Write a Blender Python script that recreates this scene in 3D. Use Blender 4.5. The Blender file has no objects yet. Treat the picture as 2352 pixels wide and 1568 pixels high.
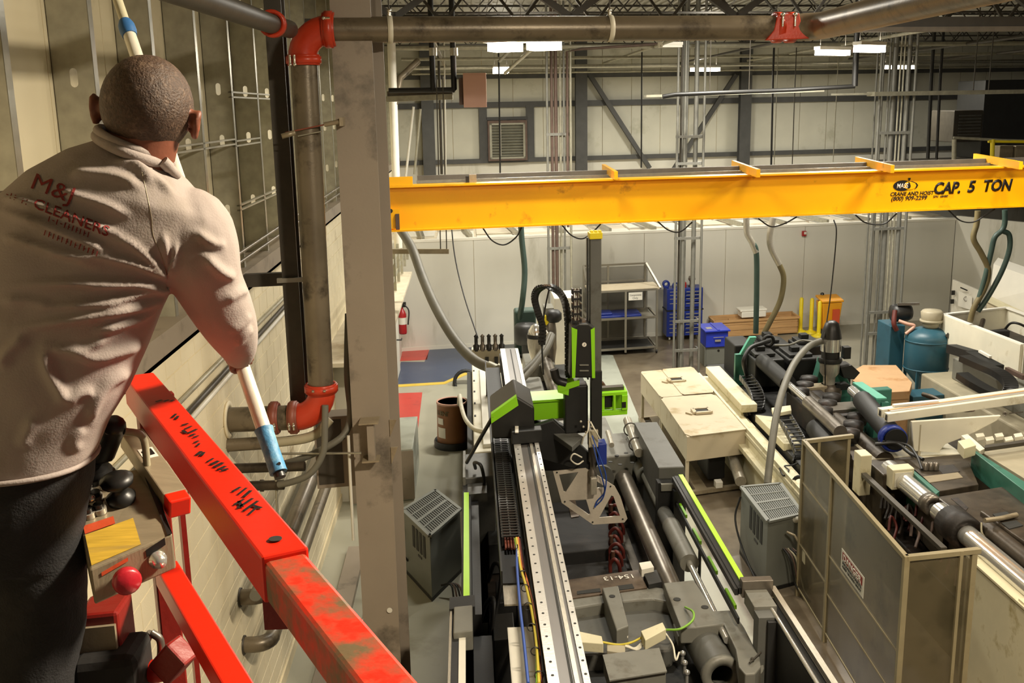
import bpy, bmesh, math, random
from mathutils import Vector as V, Matrix as M, Euler
random.seed(7)
S = bpy.context.scene
COL = S.collection
pi = math.pi
# ---------------------------------------------------------------- camera
FPX, CX, CY, H = 2380.0, 1176.0, 784.0, 6.2
AX = V((0.99888926, 0.02738632, 0.03834368))     # world axes written in lens coordinates (right, up, forward)
AY = V((-0.04341641, 0.21872039, 0.97482122))
AZ = V((-0.01831022, 0.97540319, -0.21966646))
CAMPOS = V((0, 0, H))
cd = bpy.data.cameras.new('camera'); cam = bpy.data.objects.new('camera', cd); COL.objects.link(cam)
cd.sensor_width = 36; cd.lens = FPX / 2352 * 36; cd.clip_start = .05; cd.clip_end = 200
cam.matrix_world = M(((AX.x, AX.y, -AX.z, 0), (AY.x, AY.y, -AY.z, 0), (AZ.x, AZ.y, -AZ.z, H), (0, 0, 0, 1)))
S.camera = cam
# ---------------------------------------------------------------- world, exposure, lamps
w = bpy.data.worlds.new('world'); S.world = w; w.use_nodes = True
w.node_tree.nodes['Background'].inputs[0].default_value = (1.0, .9, .76, 1)
w.node_tree.nodes['Background'].inputs[1].default_value = 0.10
S.view_settings.view_transform = 'Standard'; S.view_settings.look = 'None'
S.view_settings.exposure = 0.0; S.view_settings.gamma = 1.0
S.view_settings.use_curve_mapping = False
try:
    S.cycles.max_bounces = 6; S.cycles.use_denoising = True
    S.cycles.sample_clamp_indirect = 4.0; S.cycles.caustics_reflective = False; S.cycles.caustics_refractive = False
except Exception: pass
WARM, NEUT = (1.0, .86, .66), (1.0, .95, .84)
def lamp(name, loc, power, sx, sy, col=NEUT, rot=(0, 0, 0), parent=None):
    l = bpy.data.lights.new(name, 'AREA'); l.shape = 'RECTANGLE'; l.size = sx; l.size_y = sy
    l.energy = power; l.color = col
    o = bpy.data.objects.new(name, l); COL.objects.link(o); o.location = loc; o.rotation_euler = rot
    return o
# the hall's out-of-frame ceiling lamps; the last is added to brighten the partition
for x, y, z, pw, sx, c in ((3.0, 2.7, 8.1, 950, .9, WARM), (4.8, 9.4, 8.2, 210, 1.2, WARM), (10.0, 8.0, 8.2, 300, 1.2, WARM), (1.0, 13.0, 7.95, 190, 1.2, NEUT), (7.6, 13.2, 7.95, 230, 1.2, NEUT), (5.2, 20.6, 8.0, 380, .6, NEUT)):
    lamp('lamp_and_fill', (x, y, z), pw, sx, .4, c)
    lamp('lamp_and_fill', (x, y, z + .1), pw * .1, sx, .4, c, (pi, 0, 0))       # upward light added to brighten the roof deck
# ---------------------------------------------------------------- helpers
def ray(px, py):
    a, b = px - CX, CY - py
    c = V((a, b, FPX))
    return V((AX.dot(c), AY.dot(c), AZ.dot(c)))
def at(px, py, x=None, y=None, z=None):
    r = ray(px, py)
    t = x / r.x if x is not None else y / r.y if y is not None else (z - H) / r.z
    return CAMPOS + r * t
KS = .1457                                         # the building's cross walls stand at 82 degrees to its long wall
EX = V((1, KS, 0)).normalized(); EN = V((-EX.y, EX.x, 0))
def atk(px, py, y0):                               # on the cross plane y = y0 + KS*x
    r = ray(px, py)
    return CAMPOS + r * (y0 / (r.y - KS * r.x))
def proj(p):
    d = V(p) - CAMPOS
    c = AX * d.x + AY * d.y + AZ * d.z
    return CX + FPX * c.x / c.z, CY - FPX * c.y / c.z
def lin(h):
    h = h.lstrip('#'); o = []
    for i in (0, 2, 4):
        c = int(h[i:i + 2], 16) / 255
        o.append(c / 12.92 if c <= .04045 else ((c + .055) / 1.055) ** 2.4)
    return tuple(o) + (1,)
MAT = {}
def mat(name, col, rough=.5, metal=0., var=.18, scale=5., bump=.08, bscale=40., dirt=None, damt=.5, dscale=2.2, stretch=None, emit=None, alpha=None, trans=None, coat=0, spec=None):
    m = bpy.data.materials.new(name); m.use_nodes = True; MAT[name] = m
    nt = m.node_tree; N = nt.nodes; L = nt.links
    b = N['Principled BSDF']
    c = lin(col) if isinstance(col, str) else col
    tc = N.new('ShaderNodeTexCoord'); mp = N.new('ShaderNodeMapping')
    L.new(tc.outputs['Object'], mp.inputs[0])
    if stretch: mp.inputs['Scale'].default_value = stretch
    n1 = N.new('ShaderNodeTexNoise'); n1.inputs['Scale'].default_value = scale; n1.inputs['Detail'].default_value = 6
    L.new(mp.outputs[0], n1.inputs[0])
    mx = N.new('ShaderNodeMix'); mx.data_type = 'RGBA'
    rp = N.new('ShaderNodeValToRGB'); rp.color_ramp.elements[0].position = .3; rp.color_ramp.elements[1].position = .7
    L.new(n1.outputs[0], rp.inputs[0]); L.new(rp.outputs[0], mx.inputs[0])
    mx.inputs[6].default_value = tuple(v * (1 - var) for v in c[:3]) + (1,)
    mx.inputs[7].default_value = tuple(min(1, v * (1 + var * .6)) for v in c[:3]) + (1,)
    out = mx.outputs[2]
    if dirt:
        n2 = N.new('ShaderNodeTexNoise'); n2.inputs['Scale'].default_value = dscale; n2.inputs['Detail'].default_value = 8; n2.inputs['Roughness'].default_value = .65
        L.new(mp.outputs[0], n2.inputs[0])
        r2 = N.new('ShaderNodeValToRGB'); r2.color_ramp.elements[0].position = .62 - damt * .3; r2.color_ramp.elements[1].position = .72 - damt * .12
        L.new(n2.outputs[0], r2.inputs[0])
        m2 = N.new('ShaderNodeMix'); m2.data_type = 'RGBA'
        L.new(r2.outputs[0], m2.inputs[0]); L.new(out, m2.inputs[6]); m2.inputs[7].default_value = lin(dirt)
        out = m2.outputs[2]
    L.new(out, b.inputs['Base Color'])
    b.inputs['Roughness'].default_value = rough; b.inputs['Metallic'].default_value = metal
    if spec is not None: b.inputs['Specular IOR Level'].default_value = spec
    if coat: b.inputs['Coat Weight'].default_value = coat; b.inputs['Coat Roughness'].default_value = .15
    if bump:
        n3 = N.new('ShaderNodeTexNoise'); n3.inputs['Scale'].default_value = bscale; n3.inputs['Detail'].default_value = 4
        L.new(mp.outputs[0], n3.inputs[0])
        bp = N.new('ShaderNodeBump'); bp.inputs['Strength'].default_value = bump; bp.inputs['Distance'].default_value = .02
        L.new(n3.outputs[0], bp.inputs['Height']); L.new(bp.outputs[0], b.inputs['Normal'])
    if emit: b.inputs['Emission Color'].default_value = lin(emit[0]); b.inputs['Emission Strength'].default_value = emit[1]
    if alpha is not None: b.inputs['Alpha'].default_value = alpha
    if trans is not None: b.inputs['Transmission Weight'].default_value = trans; b.inputs['IOR'].default_value = 1.3
    return m
class MB:
    """collects shapes into one mesh"""
    def __init__(s): s.v = []; s.f = []; s.sm = []
    def add(s, vs, fs, smooth=False):
        o = len(s.v); s.v += [V(p) for p in vs]
        for f in fs: s.f.append([i + o for i in f]); s.sm.append(smooth)
        return s
    def hexa(s, p):                                # 8 corners: bottom loop, top loop
        return s.add(p, [(3, 2, 1, 0), (4, 5, 6, 7), (0, 1, 5, 4), (1, 2, 6, 5), (2, 3, 7, 6), (3, 0, 4, 7)])
    def box(s, x0, x1, y0, y1, z0, z1, k=KS):      # y0, y1 are read at the box's middle x; cross faces run with the building
        xm = (x0 + x1) / 2
        p = []
        for z in (z0, z1):
            for x, y in ((x0, y0), (x1, y0), (x1, y1), (x0, y1)): p.append((x, y + k * (x - xm), z))
        return s.hexa(p)
    def bar(s, a, b, w, h, up=(0, 0, 1)):          # rectangular bar from a to b, w across, h along up
        a, b = V(a), V(b); d = (b - a).normalized(); u = V(up)
        r = d.cross(u)
        if r.length < 1e-4: r = d.cross(V((1, 0, 0)))
        r.normalize(); u = r.cross(d)
        p = []
        for q in (a, b):
            for i, j in ((-1, -1), (1, -1), (1, 1), (-1, 1)): p.append(q + r * (w / 2 * i) + u * (h / 2 * j))
        return s.add(p, [(0, 1, 2, 3), (7, 6, 5, 4), (0, 4, 5, 1), (1, 5, 6, 2), (2, 6, 7, 3), (3, 7, 4, 0)])
    def tube(s, pts, r, n=8, caps=True, sm=True):
        pts = [V(p) for p in pts]; R = r if isinstance(r, (list, tuple)) else [r] * len(pts)
        u = None; vs = []
        for i, p in enumerate(pts):
            t = (pts[min(i + 1, len(pts) - 1)] - pts[max(i - 1, 0)]).normalized()
            if u is None: u = t.cross(V((0, 0, 1)) if abs(t.z) < .9 else V((1, 0, 0))).normalized()
            u = (u - t * u.dot(t)).normalized(); w_ = t.cross(u)
            for j in range(n):
                a = 2 * pi * j / n; vs.append(p + (u * math.cos(a) + w_ * math.sin(a)) * R[i])
        m = len(pts); fs = [(i * n + j, i * n + (j + 1) % n, (i + 1) * n + (j + 1) % n, (i + 1) * n + j) for i in range(m - 1) for j in range(n)]
        s.add(vs, fs, sm)
        if caps: s.add(vs[:n], [tuple(range(n))[::-1]]); s.add(vs[-n:], [tuple(range(n))])
        return s
    def cyl(s, a, b, r, n=16, r2=None): return s.tube([a, b], [r, r if r2 is None else r2], n)
    def ring(s, a, b, ro, ri, n=20):               # hollow cylinder
        a, b = V(a), V(b); t = (b - a).normalized(); u = t.cross(V((0, 0, 1)) if abs(t.z) < .9 else V((1, 0, 0))).normalized(); w_ = t.cross(u); vs = []
        for q, r in ((a, ro), (b, ro), (b, ri), (a, ri)):
            for j in range(n): an = 2 * pi * j / n; vs.append(q + (u * math.cos(an) + w_ * math.sin(an)) * r)
        fs = [(k * n + j, k * n + (j + 1) % n, ((k + 1) % 4) * n + (j + 1) % n, ((k + 1) % 4) * n + j) for k in range(4) for j in range(n)]
        return s.add(vs, fs, True)
    def prism(s, poly, d):                         # polygon of 3-D points pushed by vector d
        n = len(poly); a = [V(p) for p in poly]; b = [p + V(d) for p in a]
        return s.add(a + b, [tuple(range(n))[::-1], tuple(range(n, 2 * n))] + [(i, (i + 1) % n, n + (i + 1) % n, n + i) for i in range(n)])
    def lathe(s, prof, c, n=20, axis=(0, 0, 1)):   # prof: (radius, height) list
        c = V(c); t = V(axis).normalized(); u = t.cross(V((0, 0, 1)) if abs(t.z) < .9 else V((1, 0, 0))).normalized(); w_ = t.cross(u); vs = []
        for r, h in prof:
            for j in range(n): a = 2 * pi * j / n; vs.append(c + t * h + (u * math.cos(a) + w_ * math.sin(a)) * r)
        m = len(prof); s.add(vs, [(i * n + j, i * n + (j + 1) % n, (i + 1) * n + (j + 1) % n, (i + 1) * n + j) for i in range(m - 1) for j in range(n)], True)
        if prof[0][0] > 1e-4: s.add(vs[:n], [tuple(range(n))[::-1]])
        if prof[-1][0] > 1e-4: s.add(vs[-n:], [tuple(range(n))])
        return s
    def sphere(s, c, r, n=12, sc=(1, 1, 1)):
        c = V(c); vs = []; m = n // 2 + 1
        for i in range(m + 1):
            a = pi * i / m
            for j in range(n):
                b = 2 * pi * j / n; vs.append(c + V((math.sin(a) * math.cos(b) * r * sc[0], math.sin(a) * math.sin(b) * r * sc[1], math.cos(a) * r * sc[2])))
        return s.add(vs, [(i * n + j, (i + 1) * n + j, (i + 1) * n + (j + 1) % n, i * n + (j + 1) % n) for i in range(m) for j in range(n)], True)
    def build(s, name, m, parent=None, bevel=0., fix=True, auto=True):
        me = bpy.data.meshes.new(name); me.from_pydata([tuple(p) for p in s.v], [], s.f)
        me.polygons.foreach_set('use_smooth', s.sm)
        if fix:
            bm = bmesh.new(); bm.from_mesh(me); bmesh.ops.recalc_face_normals(bm, faces=bm.faces); bm.to_mesh(me); bm.free()
        o = bpy.data.objects.new(name, me); COL.objects.link(o)
        me.materials.append(MAT[m] if isinstance(m, str) else m)
        if parent is not None: attach(o, parent)
        if bevel:
            md = o.modifiers.new('bevel', 'BEVEL'); md.width = bevel; md.segments = 2; md.limit_method = 'ANGLE'; md.angle_limit = .6
        return o
WM = {}
def wmat(o):
    m = o.matrix_basis.copy()
    return m if o.parent is None else wmat(o.parent) @ o.matrix_parent_inverse @ m
def attach(o, parent):
    o.parent = parent; o.matrix_parent_inverse = wmat(parent).inverted()
def thing(name, label, cat, loc=(0, 0, 0), group=None):
    o = bpy.data.objects.new(name, None); COL.objects.link(o); o.location = loc; o.empty_display_size = .1
    o['label'] = label; o['category'] = cat
    if group: o['group'] = group
    return o
def tag(o, label, cat, group=None):
    o['label'] = label; o['category'] = cat
    if group: o['group'] = group
    return o
def struct(o): o['kind'] = 'structure'; return o
def stuff(o): o['kind'] = 'stuff'; return o
def lab(o, t): o['label'] = t; return o
def kids(o): return [c for c in bpy.data.objects if c.parent == o]
def copy_tree(o, parent=None, ch=None):
    c = o.copy(); COL.objects.link(c)
    if parent is not None: c.parent = parent; c.matrix_parent_inverse = o.matrix_parent_inverse.copy()
    for k in kids(o): copy_tree(k, c)
    return c
def inst(o, off=(0, 0, 0), parent=None):           # a copy of one mesh object, moved
    c = o.copy(); COL.objects.link(c); c.location = o.location + V(off)
    if parent is not None: c.parent = parent; c.matrix_parent_inverse = o.matrix_parent_inverse.copy()
    return c
def text(body, name, m, parent, origin, right, up, size, depth=.003, align='LEFT', bold=0., sx=1., fit=None, it=0.):
    cu = bpy.data.curves.new(name, 'FONT'); cu.body = body; cu.size = 1; cu.align_x = align; cu.offset = bold; cu.resolution_u = 3; cu.shear = it
    t = bpy.data.objects.new(name + '_tmp', cu); COL.objects.link(t)
    dg = bpy.context.evaluated_depsgraph_get(); me = bpy.data.meshes.new_from_object(t.evaluated_get(dg))
    bpy.data.objects.remove(t); bpy.data.curves.remove(cu)
    r = V(right).normalized(); u = V(up).normalized(); nrm = r.cross(u).normalized()
    if fit: sx = fit / max(.01, max(v_.co.x for v_ in me.vertices)) / size
    bm = bmesh.new(); bm.from_mesh(me)
    ex = bmesh.ops.extrude_face_region(bm, geom=list(bm.faces))
    for v_ in [g for g in ex['geom'] if isinstance(g, bmesh.types.BMVert)]: v_.co.z += 1
    for v_ in bm.verts: v_.co = V(origin) + r * (v_.co.x * size * sx) + u * (v_.co.y * size) + nrm * (v_.co.z * depth)
    bmesh.ops.recalc_face_normals(bm, faces=bm.faces)
    bm.to_mesh(me); bm.free(); me.name = name
    o = bpy.data.objects.new(name, me); COL.objects.link(o); me.materials.clear(); me.materials.append(MAT[m])
    if parent is not None: attach(o, parent)
    return o
def spline(pts, n=8):                              # Catmull-Rom through points
    pts = [V(p) for p in pts]; P = [pts[0] * 2 - pts[1]] + pts + [pts[-1] * 2 - pts[-2]]; out = []
    for i in range(1, len(P) - 2):
        a, b, c, d = P[i - 1:i + 3]
        for k in range(n):
            t = k / n; out.append(.5 * ((2 * b) + (c - a) * t + (2 * a - 5 * b + 4 * c - d) * t * t + (3 * b - a - 3 * c + d) * t ** 3))
    out.append(pts[-1]); return out
def pxs(pts, **kw):                                # a list of image points on one plane
    return [at(p[0], p[1], **kw) for p in pts]
# ---------------------------------------------------------------- materials
mat('block_paint', '#e8dcbc', .62, var=.06, scale=3, bump=.15, bscale=90, dirt='#b3a07c', damt=.12, dscale=1.3)
mat('mortar', '#d6c9a8', .8, var=.08)
mat('liner_panel', '#e6dcbc', .5, var=.05, scale=2, bump=.02, dirt='#b5a888', damt=.18, dscale=.9)
mat('galvanised', '#a39f8c', .42, .25, var=.2, scale=9, bump=.03, bscale=20)
mat('wall_panel', '#c6c4b4', .5, var=.05, scale=2, bump=.02, dirt='#aaa894', damt=.18, dscale=.9)
mat('galvanised_bright', '#a9a698', .3, .7, var=.15, scale=12, bump=.02)
mat('column_paint', '#8f8373', .5, var=.06, scale=2, bump=.03, dirt='#4d463c', damt=.2, dscale=1.2)
mat('dark_steel', '#4a453c', .5, .3, var=.2, scale=6, bump=.05)
mat('grey_girt', '#4a4a48', .55, .1, var=.15, scale=4)
mat('pipe_steel', '#766b58', .36, .3, var=.25, scale=3, bump=.05, bscale=60, dirt='#3f372c', damt=.35, dscale=4)
mat('coupling_red', '#c43c20', .35, var=.15, scale=5, bump=.06, bscale=50, dirt='#7c2a1c', damt=.15)
mat('coupling_dull', '#8a4a38', .5, var=.2, scale=6, bump=.06)
mat('bolt_zinc', '#d8d2c2', .22, .9, var=.1)
mat('conduit_grey', '#7b7a72', .45, .2, var=.12, scale=8)
mat('crane_yellow', '#ffb600', .38, var=.06, scale=1.5, bump=.02, dirt='#c08408', damt=.06, dscale=3)
mat('steel_grey', '#6f675b', .6, .2, var=.2, scale=5)  # plain grey of the crane walkway, rails and roof trays
mat('black_ink', '#15120f', .5, var=.05, bump=0)
mat('white_ink', '#e9e4d8', .5, var=.05, bump=0)
mat('red_ink', '#8c2a22', .6, var=.1, bump=0)
mat('white_wall', '#d3d0c3', .5, var=.04, scale=1.2, bump=.01, dirt='#aca896', damt=.14, dscale=.7, stretch=(1, 1, .25))
mat('white_trim', '#e6e2d4', .45, var=.04)
mat('white_plain', '#dcd8ca', .45, var=.06, scale=3, bump=.02)
mat('ceiling_tile', '#c9bfa8', .8, var=.12, scale=3, dirt='#a3937a', damt=.3, dscale=2)
mat('deck_metal', '#b8b5aa', .5, .2, var=.1, scale=2)
mat('joist_paint', '#413d36', .6, .15, var=.15)
mat('fixture_white', '#d6d2c6', .4, var=.04)
mat('lamp_glow', '#fff4dc', .4, var=0, bump=0, emit=('#fff0d4', 16))
mat('paint_red', '#c0362c', .35, var=.08, scale=2, bump=.02, dirt='#9b2b26', damt=.2)
mat('paint_navy', '#2f3f5e', .3, var=.08, scale=2, bump=.02, dirt='#3c4a62', damt=.3)
mat('paint_yellow', '#d8b83e', .4, var=.08, scale=4)
mat('paint_mint', '#a9ada0', .35, var=.06, scale=2, bump=.02, dirt='#8f9288', damt=.2)
mat('louvre_alu', '#9c9a8a', .4, .4, var=.12)
mat('rust_brown', '#5d4a40', .6, .1, var=.2, scale=6)
mat('pink_cabinet', '#c79a86', .45, var=.05, scale=2, bump=.02)
mat('black_rubber', '#191816', .5, var=.15, bump=.04)
mat('black_plastic', '#1d1c1a', .42, var=.1, scale=8, bump=.02)
mat('hose_green', '#33473f', .5, var=.12, scale=6, bump=.05)
mat('hose_olive', '#6f6443', .5, var=.15, scale=6, bump=.05)
mat('hose_grey', '#6d6a5e', .55, var=.12, scale=6, bump=.08)
mat('hose_clear', '#a79f84', .45, var=.15, scale=6)
mat('chrome', '#d9d7d0', .18, .75, var=.05, bump=0)
mat('bright_steel', '#b8b2a3', .32, .5, var=.15, scale=14, bump=.03, stretch=(6, 1, 1))
mat('plate_alu', '#cdc3b2', .35, .2, var=.08, scale=6)
mat('machined_steel', '#7b746a', .35, .7, var=.2, scale=8, bump=.03)
mat('brown_steel', '#66584a', .45, .5, var=.25, scale=9, dirt='#47392e', damt=.35, dscale=5)
mat('machine_grey', '#5c5c57', .5, .1, var=.1, scale=4, bump=.04, dirt='#47443c', damt=.22, dscale=3)
mat('machine_light_grey', '#77766d', .5, .1, var=.1, scale=4, bump=.04, dirt='#5b564a', damt=.25, dscale=3)
mat('machine_dark', '#2a2a29', .5, .15, var=.15, scale=5, bump=.04)
mat('machine_black', '#161614', .55, .0, var=.2, scale=6, bump=.05)
mat('lime', '#8fd61c', .4, var=.04, bump=.01)
mat('lime_stripe', '#b6ee3c', .4, var=.03, bump=0)
mat('rail_white', '#bcb9b2', .3, .3, var=.06)
mat('beam_grey', '#6e6a66', .4, .4, var=.12, scale=6, stretch=(1, .1, 1))
mat('mould_black', '#100e0d', .75, .0, var=.35, scale=4, bump=.06, dirt='#221a15', damt=.3, dscale=3)
mat('cable_orange', '#d9763c', .5, var=.05, bump=0)
mat('cable_red', '#5a2019', .5, var=.15, bump=0)
mat('cable_yellow', '#c9b83c', .5, var=.05, bump=0)
mat('cable_lime', '#7fb13a', .5, var=.05, bump=0)
mat('cable_blue', '#2e4fa0', .5, var=.05, bump=0)
mat('cable_white', '#d6d0bd', .5, var=.05, bump=0)
mat('copper_brown', '#54382a', .45, .3, var=.2)
mat('beige_box', '#bfb297', .5, var=.06, scale=2, bump=.02, dirt='#a3906a', damt=.22, dscale=2.4)
mat('cream_machine', '#d3cbaa', .45, var=.07, scale=3, bump=.02, dirt='#a89a6c', damt=.22, dscale=3)
mat('cream_white', '#ddd8c4', .45, var=.06, scale=3, bump=.02, dirt='#b6ab8c', damt=.15, dscale=2)
mat('teal_machine', '#38705f', .45, var=.12, scale=3, bump=.03, dirt='#2c5145', damt=.25)
mat('teal_light', '#5ba890', .45, var=.1, scale=3, bump=.03)
mat('blue_tank', '#2b5666', .42, var=.1, scale=3, bump=.03, dirt='#254552', damt=.3)
mat('putty', '#a59c84', .5, var=.12, scale=4, bump=.03)
mat('oily_steel', '#4b4236', .42, .4, var=.35, scale=5, bump=.08, dirt='#2a231b', damt=.45, dscale=3)
mat('oily_dark', '#1f1914', .55, .1, var=.4, scale=6, bump=.1, dirt='#3c2c22', damt=.3, dscale=5)
mat('cardboard', '#b8946c', .75, var=.06, scale=3, bump=.04, dirt='#a07243', damt=.2)
mat('drum_fibre', '#85572f', .5, var=.12, scale=4, bump=.03, stretch=(1, 1, .3))
mat('tool_blue', '#1e3182', .38, var=.08, scale=4)
mat('tote_blue', '#2336ad', .4, var=.06, scale=4)
mat('pine', '#c39a68', .6, var=.2, scale=3, bump=.05, stretch=(.4, 1, 6), dirt='#a8763f', damt=.25)
mat('foam_white', '#e3dfd2', .8, var=.03, bump=.05)
mat('safety_yellow', '#e6cf22', .4, var=.05)
mat('bin_orange', '#e09a1c', .42, var=.06)
mat('extinguisher_red', '#a01a1e', .3, var=.05)
mat('alu_frame', '#8f8a7c', .4, .5, var=.12)
mat('cage_mesh', '#6f6b60', .5, .3, var=.1, alpha=.45)
mat('acrylic', '#6a6048', .3, var=.2, scale=1.2, bump=.02, alpha=.62, dirt='#4a4430', damt=.35, dscale=2)
mat('acrylic_frame', '#93886a', .5, var=.1, scale=5, dirt='#8a7d5a', damt=.2)
mat('clear_glass', '#c8ccc4', .1, var=.02, bump=0, alpha=.35)
mat('transformer_grey', '#6e7068', .5, var=.06, scale=4, bump=.03)
mat('vent_dark', '#262622', .7, var=.1)
mat('lift_red', '#dd2408', .36, var=.05, scale=3, bump=.02)
mat('lift_red_worn', '#d8280e', .42, var=.08, scale=5, bump=.1, bscale=25, dirt='#6a5a40', damt=.75, dscale=16)
mat('lift_red_dark', '#7f1a12', .4, var=.1, scale=4)
mat('panel_tan', '#9c8f76', .4, .35, var=.12, scale=9, stretch=(1, 6, 1), dirt='#7d705a', damt=.2)
mat('warning_yellow', '#c9a53c', .5, var=.2, scale=14, stretch=(1, 12, 1), dirt='#a58a48', damt=.3)
mat('warning_orange', '#c9502c', .5, var=.15)
mat('button_red', '#b01e2a', .35, var=.05, coat=.3)
mat('bag_black', '#15120f', .8, var=.2)
mat('shirt_cloth', '#a69a93', .85, var=.05, scale=9, bump=.12, bscale=260, dirt='#94897c', damt=.2, dscale=4)
mat('shirt_print', '#7c201c', .85, var=.2, scale=60, bump=.1, bscale=260)
mat('denim', '#1b1a1b', .85, var=.3, scale=12, bump=.25, bscale=220, dirt='#2a2826', damt=.25, dscale=5)
mat('skin', '#7f4a35', .5, var=.12, scale=16, bump=.06, bscale=60)
mat('skin_red', '#b5523c', .5, var=.12, scale=16, bump=.05)
mat('hair_buzz', '#4c3829', .6, var=.4, scale=160, bump=.3, bscale=260, dirt='#705a48', damt=.3, dscale=50)
mat('eye_white', '#d8d4cc', .3, var=.02, bump=0)
mat('pole_white', '#d9d5c4', .3, .2, var=.04, scale=3)
mat('pole_fibre', '#b8b296', .4, var=.08, scale=6)
mat('grip_blue', '#3f7fa8', .55, var=.25, scale=16, bump=.15, bscale=60, dirt='#83aebd', damt=.3, dscale=9)
mat('collar_blue', '#2d5f93', .5, var=.1)
# floor: grey-green epoxy that turns into brown, worn concrete in the press aisle
def floor_mat():
    m = mat('floor_epoxy', '#a3a190', .3, var=.05, scale=1.2, bump=.02, bscale=30, dirt='#8c8875', damt=.12, dscale=.6)
    nt = m.node_tree; N = nt.nodes; L = nt.links; b = N['Principled BSDF']
    src = b.inputs['Base Color'].links[0].from_socket
    g = N.new('ShaderNodeNewGeometry'); sx = N.new('ShaderNodeSeparateXYZ'); L.new(g.outputs['Position'], sx.inputs[0])
    nz = N.new('ShaderNodeTexNoise'); nz.inputs['Scale'].default_value = .9; nz.inputs['Detail'].default_value = 7; L.new(g.outputs['Position'], nz.inputs[0])
    a = N.new('ShaderNodeMath'); a.operation = 'MULTIPLY_ADD'; L.new(nz.outputs[0], a.inputs[0]); a.inputs[1].default_value = .5; L.new(sx.outputs[0], a.inputs[2])
    r = N.new('ShaderNodeMapRange'); r.inputs[1].default_value = 3.5; r.inputs[2].default_value = 3.6; L.new(a.outputs[0], r.inputs[0])
    # the aisle in front of the back wall past the posts stays grey
    r2 = N.new('ShaderNodeMapRange'); r2.inputs[1].default_value = 8.0; r2.inputs[2].default_value = 9.0; L.new(a.outputs[0], r2.inputs[0])
    sb = N.new('ShaderNodeMath'); sb.operation = 'SUBTRACT'; sb.use_clamp = True; L.new(r.outputs[0], sb.inputs[0])
    hf = N.new('ShaderNodeMath'); hf.operation = 'MULTIPLY'; hf.inputs[1].default_value = .6; L.new(r2.outputs[0], hf.inputs[0]); L.new(hf.outputs[0], sb.inputs[1])
    n2 = N.new('ShaderNodeTexNoise'); n2.inputs['Scale'].default_value = 1.1; n2.inputs['Detail'].default_value = 9; n2.inputs['Roughness'].default_value = .7; L.new(g.outputs['Position'], n2.inputs[0])
    cr = N.new('ShaderNodeValToRGB'); cr.color_ramp.elements[0].position = .3; cr.color_ramp.elements[1].position = .72
    cr.color_ramp.elements[0].color = lin('#564a3b'); cr.color_ramp.elements[1].color = lin('#7d725f'); L.new(n2.outputs[0], cr.inputs[0])
    mx = N.new('ShaderNodeMix'); mx.data_type = 'RGBA'; L.new(sb.outputs[0], mx.inputs[0]); L.new(src, mx.inputs[6]); L.new(cr.outputs[0], mx.inputs[7])
    L.new(mx.outputs[2], b.inputs['Base Color'])
floor_mat()
# ================================================================ THE SETTING
XL = -2.2
fl = struct(MB().box(-3, 26, -6, 42, -.2, 0, 0).build('floor', 'floor_epoxy'))
def patch(name, m, pts, h=.004):
    return MB().prism([at(p[0], p[1], z=.0005) for p in pts], (0, 0, h)).build(name, m, fl)
lab(patch('painted_zone', 'paint_navy', [(905, 886), (1022, 878), (1078, 853), (1300, 790), (988, 800), (975, 831), (921, 831)]), 'navy blue painted floor zone')
lab(patch('painted_zone', 'paint_red', [(918, 829), (981, 826), (986, 801), (925, 804)]), 'red painted floor square')
lab(patch('painted_zone', 'paint_red', [(860, 905), (970, 901), (948, 1085), (943, 1060), (946, 1003), (946, 963), (860, 966)]), 'red painted floor band')
lab(patch('painted_line', 'paint_yellow', [(895, 890), (1022, 882), (1080, 857), (1078, 851), (1020, 877), (903, 884)], .006), 'yellow floor line')
lab(patch('painted_zone', 'paint_mint', [(1250, 845), (1388, 812), (1408, 816), (1478, 985), (1600, 1350), (1500, 1400)], .003), 'pale mint painted floor strip')
# ---- left wall: painted block below, steel studs and liner panels above
wl = struct(MB().box(XL - .3, XL - .012, -4, 36, 0, 4.56, 0).build('wall_left', 'mortar'))
b0 = None
for r in range(22):
    for c in range(14):
        y = 4.5 + c * .4 + (.2 if r % 2 else 0); z = .02 + r * .206
        if b0 is None:
            m_ = MB(); a, b_, g = .1985, .1015, .004
            m_.add([(XL - .02, -a, -b_), (XL - .02, a, -b_), (XL - .02, a, b_), (XL - .02, -a, b_), (XL, -a + g, -b_ + g), (XL, a - g, -b_ + g), (XL, a - g, b_ - g), (XL, -a + g, b_ - g)],
                   [(4, 5, 6, 7), (0, 1, 5, 4), (1, 2, 6, 5), (2, 3, 7, 6), (3, 0, 4, 7)])
            b0 = m_.build('block', 'block_paint', wl); b0.location = (0, y, z + .1)
        else:
            o = b0.copy(); COL.objects.link(o); o.location = (0, y, z + .1)
m_ = MB()
for r in range(22):
    for c in range(-22, 80):
        if 0 <= c < 14: continue
        y = 4.5 + c * .4 + (.2 if r % 2 else 0); z = .12 + r * .206
        m_.add([(XL - .02, y - .1985, z - .1015), (XL - .02, y + .1985, z - .1015), (XL - .02, y + .1985, z + .1015), (XL - .02, y - .1985, z + .1015),
                (XL, y - .1945, z - .0975), (XL, y + .1945, z - .0975), (XL, y + .1945, z + .0975), (XL, y - .1945, z + .0975)],
               [(4, 5, 6, 7), (0, 1, 5, 4), (1, 2, 6, 5), (2, 3, 7, 6), (3, 0, 4, 7)])
stuff(m_.build('blockwork', 'block_paint', wl))
wu = struct(MB().box(XL - .3, XL - .24, -4, 36, 4.5, 8.6, 0).build('wall_left_upper', 'mortar'))
for i in range(30):                                # liner panels, one between each pair of seams
    y = 3.32 + i * 1.0
    MB().box(XL - .245, XL - .215, y + .006, y + .994, 4.7, 8.4, 0).build('panel', 'liner_panel', wu)
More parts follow.
